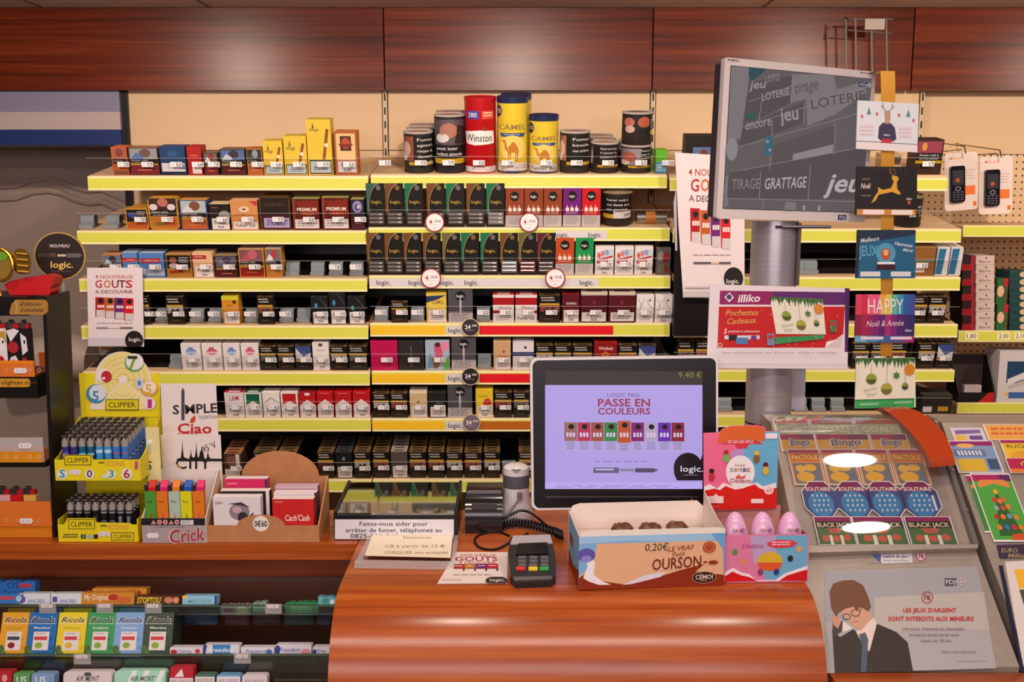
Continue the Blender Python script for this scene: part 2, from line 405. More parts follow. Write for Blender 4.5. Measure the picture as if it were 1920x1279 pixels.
# --- price tag mesh: white slip with a small pale print and black figures
def tag_mesh(kind=0):
    mb = MB(); d = Dr(mb, WH=(.0385, .0165)); d.rect(0, 0, 1, 1, 'tagw'); d.fine(.08, .3, .42, .8, 2, '#b9aeb6', .35)
    d.text(('7,00', '9,70', '8,20', '6,60')[kind % 4], .73, .5, .72, 'k', .44, bold=2); return mb.mesh('price_tag')
TAGM = [tag_mesh(i) for i in range(4)]
def pusher_mb():
    mb = MB(); ol = [(-.004, 0), (.0, .034), (.006, .039), (.02, .041), (.03, .036), (.03, 0)]
    mb.prismx(ol, -.0225, .0225, 'G:#848f96', True, 'P:#30343a'); mb.box(-.0225, .0225, -.02, .0, 0, .014, 'P:#8d9398'); return mb.mesh('pack_pusher')
PUSH = pusher_mb()
TRACK = 'P:#211d20'
shelf = {}; RI = {}; PR = {}
def make_shelf(bay, r):
    rt, rb, by = RAILS[bay][r]; x0p, x1p = BAYX[bay][r]
    X0 = at_D(x0p, rt, DF - .018).x; X1 = at_D(x1p, rt, DF - .018).x
    xc = (x0p + x1p) / 2; P0 = at_D(xc, by, DF); zt = at_D(xc, rt, DF - .018).z; zb = at_D(xc, rb, DF - .018).z
    fr = frame_at(((X0 + X1) / 2, DF, P0.z)); w2 = (X1 - X0) / 2
    o = thing('display_shelf', f'cream shelf with lime price rail, {ORD[r]} from top, {BD[bay]}', 'shelf', fr, 'gondola shelves')
    zt -= P0.z; zb -= P0.z
    mb = MB(); d0, d1 = -.008, DB - DF - .034
    ol = [(d0, -.001 + d0 * T10), (d1, -.001 + d1 * T10), (d1, -.02 + d1 * T10), (d0, -.02 + d0 * T10)]
    mb.prismx(ol, -w2, w2, CREAM); part('shelf_panel', mb, o)
    if r >= 2:
        mb = MB(); ol = [(.03, -.0004 + .03 * T10), (.33, -.0004 + .33 * T10), (.33, .09 + .33 * T10), (.34, .09 + .34 * T10), (.34, -.0008 + .34 * T10), (.03, -.0008 + .03 * T10)]
        mb.prismx(ol, -w2 + .003, w2 - .003, TRACK); part('pusher_track', mb, o)
    mb = MB()
    mb.box(-w2, w2, -.018, -.013, zb, zt, 'rail'); mb.box(-w2, w2, -.0185, -.018, zb, zb + .006, 'rail'); mb.box(-w2, w2, -.0185, -.018, zt - .006, zt, 'rail')
    mb.box(-w2, w2, -.013, -.008, zt - .004, zt, 'rail'); mb.box(-w2 + .001, w2 - .001, -.0183, -.018, zb + .006, zt - .006, 'P:lime')
    PR[bay + str(r)] = part('price_rail', mb, o)
    zr = at_D(xc, by - 31, DF - .011).z - P0.z
    mb = MB(); k0 = zt - .003; mb.prismx([(-.0125 - k0 * T10, k0), (-.0105 - k0 * T10, k0), (-.0105 - zr * T10, zr), (-.0125 - zr * T10, zr)], -w2, w2, ACRYL); mb.prismx([(-.0127 - zr * T10, zr), (-.0103 - zr * T10, zr), (-.0103 - zr * T10, zr + .001), (-.0127 - zr * T10, zr + .001)], -w2, w2, ACRYL_EDGE); RI[bay + str(r)] = part('clear_riser', mb, o)
    shelf[bay + str(r)] = (o, fr, by, xc, w2); return o
for bay in 'LMR':
    for r in range(7): make_shelf(bay, r)
def put_tag(bay, r, px, k=0, py=None):
    o, fr, by, xc, w2 = shelf[bay + str(r)]
    p = at_D(px, (py if py else by - 19.5) + 4.6, DF - .017); q = bpy.data.objects.new('price_tag', TAGM[k % 4]); COL.objects.link(q); q.parent = RI[bay + str(r)]
    v = p - fr.o; v.y = -.0133 - v.z * T10; q.matrix_basis = Matrix.Translation(v) @ Matrix.Rotation(rad(10), 4, 'X')
def put_pusher(bay, r, px, k=0, t=True, w=27):
    o, fr, by, xc, w2 = shelf[bay + str(r)]
    p = at_D(px, by, DF + .0); q = bpy.data.objects.new('pack_pusher', PUSH); COL.objects.link(q); q.parent = o
    q.matrix_local = Matrix.Translation(Vector((p.x - fr.o.x, .034, .0065))) @ Matrix.Rotation(rad(10), 4, 'X') @ Matrix.Diagonal((w / 27, 1, 1, 1))
    if t: put_tag(bay, r, px, k)

# --- pack artwork: (look, body, top, ops) ; ops in fractions of the front
FT = [('r', .1, .55, .97, .98, '#dfd8dc'), ('t', 'Fumer', .53, .7, .13, 'k', .62), ('t', 'tue', .53, .87, .12, 'k', .3)]
FW = [('r', .08, .72, .97, .97, '#dfd8dc'), ('t', 'Fumer tue', .52, .84, .12, 'k', .72)]
SM = [('r', .1, .56, .97, .97, '#dcd5da'), ('f', .18, .62, .9, .93, 5, '#8d868b')]
SW = [('r', .08, .66, .97, .95, '#dcd5da'), ('f', .14, .7, .92, .92, 3, '#8d868b')]
def warn(pic, lower='#2b1f14', body='#201a15'):
    return body, '#6b5233', [('r', .03, .02, .97, .28, '#0e0c0b'), ('f', .08, .06, .85, .25, 2, '#b9b2ac'), ('r', .03, .29, .97, .36, '#c79a2e'), ('r', .05, .37, .97, .6, pic), ('p', [(.2, .6), (.35, .42), (.5, .5), (.68, .4), (.85, .6)], '#3c2a26'), ('r', .03, .72, .97, .97, lower), ('f', .25, .84, .75, .9, 1, '#6b5a3a')]
def photo(pic, a, b, body, lower, top='#b08a50', txt=('Fumer nuit', 'à vos proches')):
    return body, top, [('r', .04, .03, .96, .42, pic), ('e', .55, .2, .2, .16, a), ('p', [(.05, .42), (.25, .18), (.45, .3), (.5, .42)], b), ('r', .04, .42, .96, .58, 'k'), ('t', txt[0], .36, .46, .055, '#cfc9c6', .55), ('t', txt[1], .42, .54, .055, '#cfc9c6', .68), ('r', .04, .58, .96, .64, '#b98d2b'), ('r', .04, .64, .96, .97, lower), ('f', .25, .8, .75, .86, 1, '#d9a070')]
D = {}
def dd(n, look, bt, cat='cigarette pack', dep=.023, kind='cigarette_pack', rnd=0, queue=1):
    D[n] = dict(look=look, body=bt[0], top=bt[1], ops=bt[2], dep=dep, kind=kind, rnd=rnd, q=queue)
dd('warn', 'black gold-banded pack with dark photo', warn('#6e5a55'))
dd('warnr', 'black gold-banded pack with reddish photo', warn('#8d4a3c'))
dd('warnw', 'black gold-banded pack with pale photo', warn('#a8a3a4'))
dd('warng', 'black gold-banded pack with greenish photo', warn('#67685a', '#2a2c26'))
dd('warnb', 'black pack with blue photo', ('#1c1a1c', '#564a40', [('r', .03, .03, .97, .55, '#3a4a86'), ('p', [(.05, .1), (.5, .45), (.95, .3), (.95, .55), (.05, .55)], '#c8c4cc'), ('r', .03, .58, .97, .66, '#b98d2b'), ('f', .2, .84, .8, .9, 1, '#6b5a3a')]))
dd('glowb', 'black pack with small blue glow', ('#16181c', '#3a3b38', [('e', .3, .32, .09, .09, '#3d8db8'), ('p', [(.5, .04), (.95, .4), (.95, .32), (.55, .02)], '#3f3f44')] + FT))
dd('glowg', 'black pack with a small green glow', ('#16181a', '#34362e', [('e', .3, .4, .09, .09, '#3fa074'), ('p', [(.5, .04), (.95, .4), (.95, .32), (.55, .02)], '#3f3f44')] + FT))
dd('gab', 'white pack with blue crown lettering', ('#e4dcde', '#efe6e6', [('e', .5, .3, .3, .12, '#6d8cc4'), ('t', 'Gauloises', .5, .31, .1, '#e8f0ff', .6), ('p', [(.36, .18), (.42, .1), (.5, .16), (.58, .1), (.64, .18)], '#5d7cb8')] + SM))
dd('gar', 'white pack with red crown lettering', ('#e4dcde', '#efe6e6', [('e', .5, .3, .3, .12, '#c4536a'), ('t', 'Gauloises', .5, .31, .1, '#ffeef0', .6), ('p', [(.36, .18), (.42, .1), (.5, .16), (.58, .1), (.64, .18)], '#b8455c')] + SM))
dd('wst', 'tall white pack with a dark square', ('#e2dadb', '#e8e0e0', [('r', .38, .02, .62, .13, '#5a4540'), ('f', .2, .26, .85, .32, 1, '#8a8086')] + FT))
dd('lm', 'white and red cigarette pack', ('#dcd6dc', '#c8202c', [('t', 'L&M', .5, .22, .2, '#b43a4c', .5)] + FT))
def roof(c, c2='#dfd8dc', top=None, ex=[]): return (c, top or c, [('r', .0, .0, 1, .06, c2)] * (1 if ex == 'edge' else 0) + [('p', [(0, 1), (0, .5), (.5, .3), (1, .5), (1, 1)], c2)] + (FT if ex != 'sm' else SM))
dd('mgr', 'white pack with green roof shape', ('#e6dfdf', '#14684c', [('p', [(.1, .06), (.9, .06), (.9, .5), (.5, .34), (.1, .5)], '#0f5c43')] + SM))
dd('mwh', 'all white pack with grey roof line', ('#e6dfdf', '#f0e8e6', [('p', [(.1, .42), (.5, .25), (.9, .42), (.9, .38), (.5, .2), (.1, .38)], '#8d8487')] + FT))
dd('mrf', 'white pack with red frame and roof', ('#e6dfdf', '#e0c8c8', [('p', [(.1, .05), (.9, .05), (.9, .48), (.5, .34), (.1, .48)], '#b8141c')] + FT))
dd('mri', 'red roof pack with white ribbon on top', ('#b5121a', '#8d3038', [('p', [(.02, 1), (.02, .5), (.5, .27), (.98, .5), (.98, 1)], '#dcd5da'), ('r', .35, 0, .65, .1, '#e8e0de')] + FT))
dd('mr1', 'solid red pack with white roof shape', ('#b5121a', '#d01c24', [('p', [(.02, 1), (.02, .5), (.5, .27), (.98, .5), (.98, 1)], '#dcd5da'), ('f', .2, .03, .8, .07, 1, '#e0a0a0')] + SM))
dd('mr2', 'solid red pack with white roof and bold warning', ('#b5121a', '#d01c24', [('p', [(.02, 1), (.02, .5), (.5, .27), (.98, .5), (.98, 1)], '#dcd5da'), ('f', .2, .03, .8, .07, 1, '#e0a0a0')] + FT))
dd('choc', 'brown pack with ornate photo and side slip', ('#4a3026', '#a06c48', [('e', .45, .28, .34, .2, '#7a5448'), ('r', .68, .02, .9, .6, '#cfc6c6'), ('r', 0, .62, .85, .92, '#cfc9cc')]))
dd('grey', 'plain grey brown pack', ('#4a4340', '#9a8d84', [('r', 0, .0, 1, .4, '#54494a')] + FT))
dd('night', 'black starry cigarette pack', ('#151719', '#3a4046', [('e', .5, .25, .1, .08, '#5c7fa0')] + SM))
dd('dwarn', 'black slim pack with dark red photo', warn('#5c1d20'))
dd('camel', 'yellow pack with navy swoosh', ('#d9bd4a', '#d8bb38', [('p', [(0, .1), (1, .06), (.6, .2), (.1, .3), (0, .32)], '#27365c'), ('t', 'CAMEL', .58, .3, .12, '#7a5a30', .6)] + SM))
dd('win', 'white and dark red split pack', ('#e2dada', '#c8303a', [('r', 0, .1, 1, .36, '#a3141c'), ('t', 'Winston', .58, .46, .1, '#4a3c40', .62), ('r', 0, .56, .75, .66, '#8c1018')] + [('r', .06, .7, .94, .98, '#d6cfd4'), ('f', .14, .74, .9, .94, 3, '#8d868b')]))
dd('win2', 'white and dark red split pack with bold warning', ('#e2dada', '#c8303a', [('r', 0, .1, 1, .36, '#a3141c'), ('t', 'Winston', .58, .46, .1, '#4a3c40', .62), ('r', .3, .56, 1, .66, '#8c1018'), ('r', .06, .7, .97, .98, '#d6cfd4'), ('t', 'Fumer tue', .5, .84, .11, 'k', .8)]))
dd('dun', 'burgundy pack with white lettering', ('#5c0e1c', '#9a2836', [('t', 'DUNHILL', .55, .32, .08, '#e8dcdc', .6)] + FT))
dd('dunw', 'wide burgundy box with bold warning', ('#53101c', '#c8bcb0', [('r', 0, 0, 1, .1, '#cbbfb0'), ('e', .5, .33, .06, .06, '#7a2a38'), ('r', .04, .66, .96, .96, '#d8d2d6'), ('t', 'Fumer', .5, .74, .11, 'k', .5), ('t', 'tue', .5, .88, .1, 'k', .24)]), dep=.03)
dd('dunv', 'wide burgundy box with fine warning', ('#53101c', '#c8bcb0', [('r', 0, 0, 1, .1, '#cbbfb0'), ('e', .5, .33, .06, .06, '#7a2a38')] + SW), dep=.03)
dd('vs', 'white pack with thin black curves', ('#e4dedf', '#efe8e6', [('l', [(.1, .15), (.3, .4), (.15, .55)], .02, '#6a6366'), ('l', [(.42, .15), (.2, .45)], .02, '#6a6366'), ('l', [(.6, .15), (.7, .35), (.95, .5)], .02, '#6a6366'), ('e', .75, .18, .05, .04, 'k')] + SM))
dd('vs2', 'white pack with thin black curves and bold warning', ('#e4dedf', '#efe8e6', D['vs']['ops'][:4] + [('r', .1, .7, .95, .97, '#cfc9cc'), ('t', 'Fumer', .5, .78, .1, 'k', .6), ('t', 'tue', .5, .9, .09, 'k', .3)]))
dd('pink', 'plain magenta pack', ('#b80a52', '#c81860', [('f', .5, .92, .8, .95, 1, '#d86a94'), ('r', 0, .49, 1, .5, '#d04a80')]))
dd('blk', 'matt black pack with upright grey lettering', ('#2a2729', '#3c3a3a', [('tv', 'CRUSHPACK', .5, .5, .1, '#9a9698', .75)]))
dd('fash', 'colourful pack with pink and green figures', ('#9fb4c8', '#a8b4c0', [('p', [(.35, .1), (.55, .02), (.75, .2), (.7, .6), (.5, .75), (.38, .4)], '#c8507c'), ('e', .52, .12, .12, .08, '#3a2a28'), ('p', [(.6, .05), (.98, .02), (.98, .3), (.7, .35)], '#d88aa8'), ('e', .4, .75, .2, .2, '#8a5c40'), ('p', [(.75, .98), (.8, .65), (.98, .5), (.98, .98)], '#5cae3c'), ('p', [(.05, .95), (.2, .4), (.35, .9)], '#6a94b4')]))
dd('bei', 'beige pack with small printed beast', ('#c8a078', '#d8b890', [('t', 'Winston', .55, .5, .1, '#a84a3c', .6), ('e', .6, .34, .08, .05, '#a04a34')] + SM))
dd('navw', 'white pack with navy band', ('#dcd6dc', '#b4aeb8', [('r', .0, .36, 1, .5, '#26305c'), ('e', .6, .2, .06, .05, 'k')] + SM))
dd('winf', 'dark red pack with white lettering and gold diamond', ('#8c1216', '#b02a20', [('t', 'Winfield', .5, .2, .12, '#efe0d8', .62), ('p', [(.5, .3), (.68, .42), (.5, .54), (.32, .42)], '#d8702a'), ('p', [(.5, .36), (.6, .42), (.5, .48), (.4, .42)], '#8c1216')] + FT))
dd('bei2', 'sand coloured pack with dark animal mark', ('#c8ae84', '#c8c0b8', [('r', 0, 0, 1, .08, '#e0d4b4'), ('e', .5, .4, .1, .04, '#6a5638')] + SM))
dd('blk2', 'black smoky pack', ('#191b1c', '#3a3934', [('p', [(.3, .5), (.5, .3), (.7, .35), (.9, .5)], '#383c3e')] + SM))
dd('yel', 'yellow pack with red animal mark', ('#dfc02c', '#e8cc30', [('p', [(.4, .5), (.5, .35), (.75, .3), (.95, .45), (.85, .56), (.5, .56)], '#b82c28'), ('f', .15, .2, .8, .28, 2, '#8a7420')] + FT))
dd('news', 'white pack with red and blue swirl', ('#e6dfdf', '#e0c0c0', [('p', [(.05, .22), (.4, .12), (.95, .1), (.95, .3), (.5, .38), (.05, .42)], '#c8ccd8'), ('e', .2, .32, .1, .09, '#d0603a'), ('e', .4, .26, .1, .1, '#d47890'), ('e', .62, .22, .12, .1, '#8aa4c8'), ('p', [(.05, .45), (.95, .32), (.95, .38), (.6, .45)], '#b02a38'), ('rr', .1, .5, .7, .6, '#a8202c'), ('t', 'NEWS', .4, .55, .07, '#f4e8e8', .4)] + [('r', .05, .7, .95, .98, '#d8d2d6'), ('t', 'Fumer', .5, .78, .11, 'k', .62), ('t', 'tue', .5, .91, .1, 'k', .28)]))
dd('news2', 'white swirl pack with fine print warning', ('#e6dfdf', '#e0c0c0', D['news']['ops'][:7] + [('r', .05, .7, .95, .98, '#d8d2d6'), ('f', .12, .74, .9, .95, 4, '#8d868b')]))
dd('multi', 'shiny multicoloured pack', ('#5c5452', '#7a7270', [('e', .3, .3, .2, .2, '#8a8482'), ('e', .7, .35, .25, .2, '#8c1f28'), ('e', .35, .75, .25, .2, '#6f6a5a'), ('e', .75, .8, .2, .15, '#7a2a32')]))
# cigar boxes and tins
C = dict(cat='cigar box', kind='cigar_box', dep=.06, queue=0)
dd('c1', 'small orange framed cigarillo box with red photo', ('#b8562c', '#c87848', [('r', .08, .05, .92, .4, '#a05c4c'), ('e', .5, .2, .25, .16, '#7c3c34'), ('r', .06, .42, .94, .6, 'k'), ('f', .1, .46, .8, .56, 2, '#8a8480'), ('r', .05, .85, .95, .98, '#6b4a34')]), **C)
dd('c2', 'burgundy cigarillo box with hospital photo', photo('#8a8f94', '#6a5048', '#4a6aa8', '#4a2c24', '#7a1c26', '#b0805c'), **C)
dd('c3', 'navy blue cigarillo box', ('#1f3f6a', '#2a4a78', [('e', .5, .25, .2, .1, '#2f5280'), ('r', .04, .58, .96, .88, '#d8d2d8'), ('t', 'tue', .85, .72, .14, 'k', .2), ('r', .02, .9, .98, .99, '#1a2030')]), **C)
dd('c4', 'narrow red cigarillo box', ('#a8201c', '#b4281e', [('f', .2, .28, .85, .36, 2, '#d07858'), ('r', .3, .58, .95, .95, '#d8d2d4')]), **C)
dd('c5', 'small dark box with pale mouth photo', photo('#6a5c5c', '#8a2c2c', '#d8d4d4', '#2c2422', '#7a1420', '#8a7058'), **C)
dd('c6', 'dark box with blue grey photo and burgundy base', photo('#50689a', '#3a3038', '#b8bcc8', '#2a2220', '#54141c', '#8a6a54'), **C)
dd('c7', 'dark box with orange side edge', photo('#2c2c30', '#8c9098', '#40444a', '#b87830', '#b45c30', '#c06a34'), **C)
def vill(h): return [('t', 'village', .3, .3 if h < 2 else .18, .1 if h < 2 else .05, '#4a4a22', .42), ('p', [(.22, .26 if h < 2 else .16), (.27, .1 if h < 2 else .05), (.32, .26 if h < 2 else .16)], '#5c5c2c'),
    ('p', [(.6, .72), (.72, .72), (.92, .2 if h < 2 else .18), (.8, .18 if h < 2 else .16)], '#8a4a22'), ('e', .78, .46, .08, .05 if h < 2 else .035, '#e8dcd0'), ('r', .06, .73, .97, .98, 'k'), ('r', .09, .75, .94, .96, '#b8c4d0'), ('f', .2, .85, .85, .93, 2, '#5c6068')]
dd('v1', 'small yellow cigarillo box with painted cigar', ('#dcbc3c', '#e0c448', vill(0)), **C)
dd('v2', 'middle sized yellow cigarillo box with banded cigar', ('#dcbc3c', '#e0c448', vill(1)), **C)
dd('v3', 'tall yellow cigarillo box with long banded cigar', ('#dcbc3c', '#e0c448', vill(2)), **C)
dd('wd', 'orange wooden cigar case with red crest', ('#b8682c', '#cc8048', [('r', .04, .02, .96, .98, '#a04a24'), ('r', .07, .04, .93, .66, '#dcb984'), ('r', .25, .1, .75, .44, '#4a2c1c'), ('e', .5, .27, .2, .13, '#b84a2c'), ('p', [(.15, .28), (.85, .28), (.7, .36), (.3, .36)], '#7a2c1c'), ('r', .1, .68, .94, .94, '#ccc6ce'), ('t', 'Fumer', .55, .75, .09, 'k', .55), ('t', 'tue', .52, .87, .09, 'k', .35)]), **C)
T = dict(cat='cigarillo tin', kind='cigarillo_tin', dep=.02, rnd=1, queue=3)
dd('t1', 'gold rimmed tin with blue photo and orange base', ('#c08c34', '#b08c40', [('rr', .05, .05, .95, .62, '#16130f'), ('e', .3, .32, .2, .12, '#3a4ca0'), ('f', .5, .14, .9, .36, 3, '#a8a4a0'), ('r', .06, .64, .94, .95, '#b85a24')]), **T)
dd('t2', 'large gold rimmed tin with faces photo', ('#c08c34', '#b08c40', [('rr', .04, .03, .96, .4, '#3a2420'), ('e', .5, .16, .18, .13, '#b46a58'), ('e', .18, .3, .14, .1, '#d0c4c4'), ('e', .78, .3, .14, .1, '#cfc4c8'), ('r', .05, .4, .95, .58, 'k'), ('t', 'Fumer nuit à', .38, .45, .06, '#cfc9c6', .55), ('t', 'vos poumons', .38, .54, .05, '#cfc9c6', .5), ('rr', .05, .6, .95, .96, '#b8742c'), ('e', .35, .82, .2, .07, '#8a6a20'), ('r', .55, .62, .93, .9, '#c45c24')]), **T)
dd('c8', 'orange topped box with blue grey photo', photo('#a8b4b8', '#7a4a3c', '#c8ccd0', '#3c4a7c', '#b85c28', '#e0a050', ('Fumer bouche', 'les artères')), **C)
dd('c9', 'black box with grey dome and cream top', ('#1c1613', '#e0cfa0', [('f', .1, .12, .5, .18, 1, '#a85c30'), ('e', .75, .45, .3, .2, '#8d8a8a')] + FT), **C)
dd('sam', 'light orange box with small dark emblem', ('#c88a50', '#e8b890', [('e', .5, .3, .2, .1, '#dcc0a0'), ('e', .5, .3, .07, .03, '#4a3020'), ('t', 'SAMOA', .5, .48, .1, '#b86a30', .7), ('p', [(.7, .02), (.98, .02), (.98, .2), (.88, .14)], '#c02c3c')] + FW), **C)
dd('cou', 'dark brown tin with faint lettering and violet slip', ('#5a4020', '#a8905c', [('rr', .04, .03, .96, .55, '#221410'), ('t', 'COUNTRY', .48, .24, .1, '#5a4426', .66), ('r', .05, .55, .95, .97, '#4a1018'), ('r', .12, .64, .95, .93, '#b4a4d0'), ('f', .18, .7, .9, .9, 3, '#5a4a9a')]), **T)
dd('pre', 'dark red box with white and orange lettering', ('#5a1410', '#a8a860', [('r', .02, .02, .12, .98, '#7a3a20'), ('p', [(.12, .1), (.97, .05), (.97, .5), (.5, .55)], '#7a2010'), ('t', 'PREMIUM', .54, .34, .11, '#f0e4dc', .72), ('t', 'VANILLA', .54, .48, .06, '#d0702c', .5)] + SW), **C)
dd('swl', 'small dark box with violet swirl', ('#1e1a1e', '#b8ac70', [('e', .5, .24, .36, .2, '#8c86b8'), ('e', .5, .26, .22, .12, '#4a4068'), ('e', .58, .24, .12, .07, '#b8b4cc'), ('r', 0, .58, 1, .97, '#4a1424'), ('f', .3, .78, .9, .84, 1, '#c8888c')]), **C)
dd('d1', 'flat box with blue photo and orange top edge', photo('#5c7088', '#3a2c30', '#b8c0c8', '#b8743c', '#7a7478', '#c89058'), **C)
dd('d2', 'small sky blue box with red banner', ('#5a8cc8', '#a8c0dc', [('r', 0, .2, 1, .38, '#b03040'), ('f', .3, .26, .85, .32, 1, '#e0a0a0'), ('r', 0, .6, 1, .98, '#4878b4')]), **C)
dd('d3', 'wide blue tin with red banner', ('#4a7cc0', '#a8bcd8', [('p', [(.02, .22), (.85, .2), (.9, .38), (.1, .42)], '#a82c38'), ('t', 'Café Crème', .5, .3, .07, '#e8c0b8', .55), ('r', .12, .64, .97, .92, '#b4bccc'), ('f', .18, .68, .9, .88, 3, '#4a5c88')]), **C)
dd('d4', 'tin with red haired figure photo and gold base', ('#a8782c', '#c09060', [('r', .03, .04, .97, .6, 'k'), ('e', .28, .26, .14, .14, '#8a4834'), ('e', .3, .5, .2, .12, '#b8b0b4'), ('f', .5, .12, .9, .4, 3, '#a09c98'), ('p', [(.1, .72), (.6, .68), (.64, .8), (.1, .84)], '#a02c24')]), **C)
dd('d5', 'cream and orange box with red banner', ('#dcb088', '#e8c890', [('r', 0, .1, .7, .26, '#a83038'), ('f', .1, .15, .6, .21, 1, '#e0b0a0')] + FT), **C)
dd('d6', 'dark burgundy box with grey photo', photo('#5c5468', '#3c3444', '#7a7484', '#3a1c1c', '#58141c', '#9a8668'), **C)
dd('d7', 'red box with two pink lungs photo', photo('#7a4a54', '#b85c68', '#a84c58', '#c08a2c', '#8c181c', '#c89c88'), **C)
dd('d8', 'narrow box with grey photo and orange lettering', photo('#6a6870', '#a83c40', '#d4ccd0', '#c08840', '#b8742c', '#c0b8b8'), **C)
dd('or', 'orange and lime pack', ('#cf8a28', '#c8cc30', [('r', .0, .0, 1, .12, '#c8cc30'), ('e', .75, .2, .12, .07, '#4a3418'), ('t', 'JPS', .45, .34, .12, '#a86a20', .4)] + SM))
dd('cw', 'black pack with orange ring photo', warn('#8a5030', '#1e1a18'))

def build_pack(bay, r, x0, x1, yt, dn, n_from, count, q=None):
    d = D[dn]; o, frs, by, xc, w2 = shelf[bay + str(r)]
    xm = (x0 + x1) / 2; P0 = at_D(xm, by, DF)
    fr = frame_at(P0, lean=10)
    W = (fr.u(x1, (by + yt) / 2)[0] - fr.u(x0, (by + yt) / 2)[0]) - .0012; H = fr.u(xm, yt)[1]
    mb = MB(); dep = d['dep']
    lid = '#00000000'
    if d['rnd']: mb.rbox(-W / 2, W / 2, 0, dep, 0, H, min(W, H) * .14, d['body'])
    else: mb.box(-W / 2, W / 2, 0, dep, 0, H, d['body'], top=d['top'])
    dr = Dr(mb, WH=(W, H), e=.00007)
    if not d['rnd'] and d['top'] != d['body'] and d['kind'] == 'cigarette_pack':
        dr2 = None
        mb.face([(-W * .3, dep * .3, H + .0002), (W * .3, dep * .3, H + .0002), (W * .3, dep * .75, H + .0002), (-W * .3, dep * .75, H + .0002)], d['body'])
    for op in d['ops']:
        k = op[0]
        if k == 'r': dr.rect(*op[1:])
        elif k == 'rr': dr.rect(*op[1:])
        elif k == 't': dr.text(op[1], op[2], op[3], op[4], op[5], op[6])
        elif k == 'tv':
            ws = W; n = len(op[1])
            for i, ch in enumerate(op[1]): dr.text(ch, op[2], op[3] - op[6] / 2 + op[6] * (i + .5) / n, op[6] / n * .7, op[5])
        elif k == 'f': dr.fine(*op[1:])
        elif k == 'e': dr.ell(op[1], op[2], op[3], op[4], op[5], 14)
        elif k == 'p': dr.poly(op[1], op[2])
        elif k == 'l': dr.line(op[1], op[2], op[3])
    pos = ORD[n_from]
    cat = {'cigarette_pack': 'cigarette pack', 'cigar_box': 'cigar box', 'cigarillo_tin': 'cigarillo tin'}[d['kind']]
    where = f'{pos} along the {ORD[r]} shelf, {BD[bay]}'
    a = solo(d['kind'], mb, f"{d['look']}, {where}", cat, fr, f"packs on the {ORD[r]} shelf of the {BD[bay]}")
    nq = d['q'] if q is None else q
    for i in range(1, nq + 1):
        b = a.copy(); COL.objects.link(b); b.matrix_world = Matrix.Translation(fr.R.to_3x3() @ Vector((0, (dep + .0006) * i, 0))) @ fr.M
        b['label'] = f"{cat} queued behind the {pos} one, {ORD[r]} shelf, {BD[bay]}"; b['group'] = f"packs queued behind the {pos} one, {ORD[r]} shelf, {BD[bay]}"
    return a

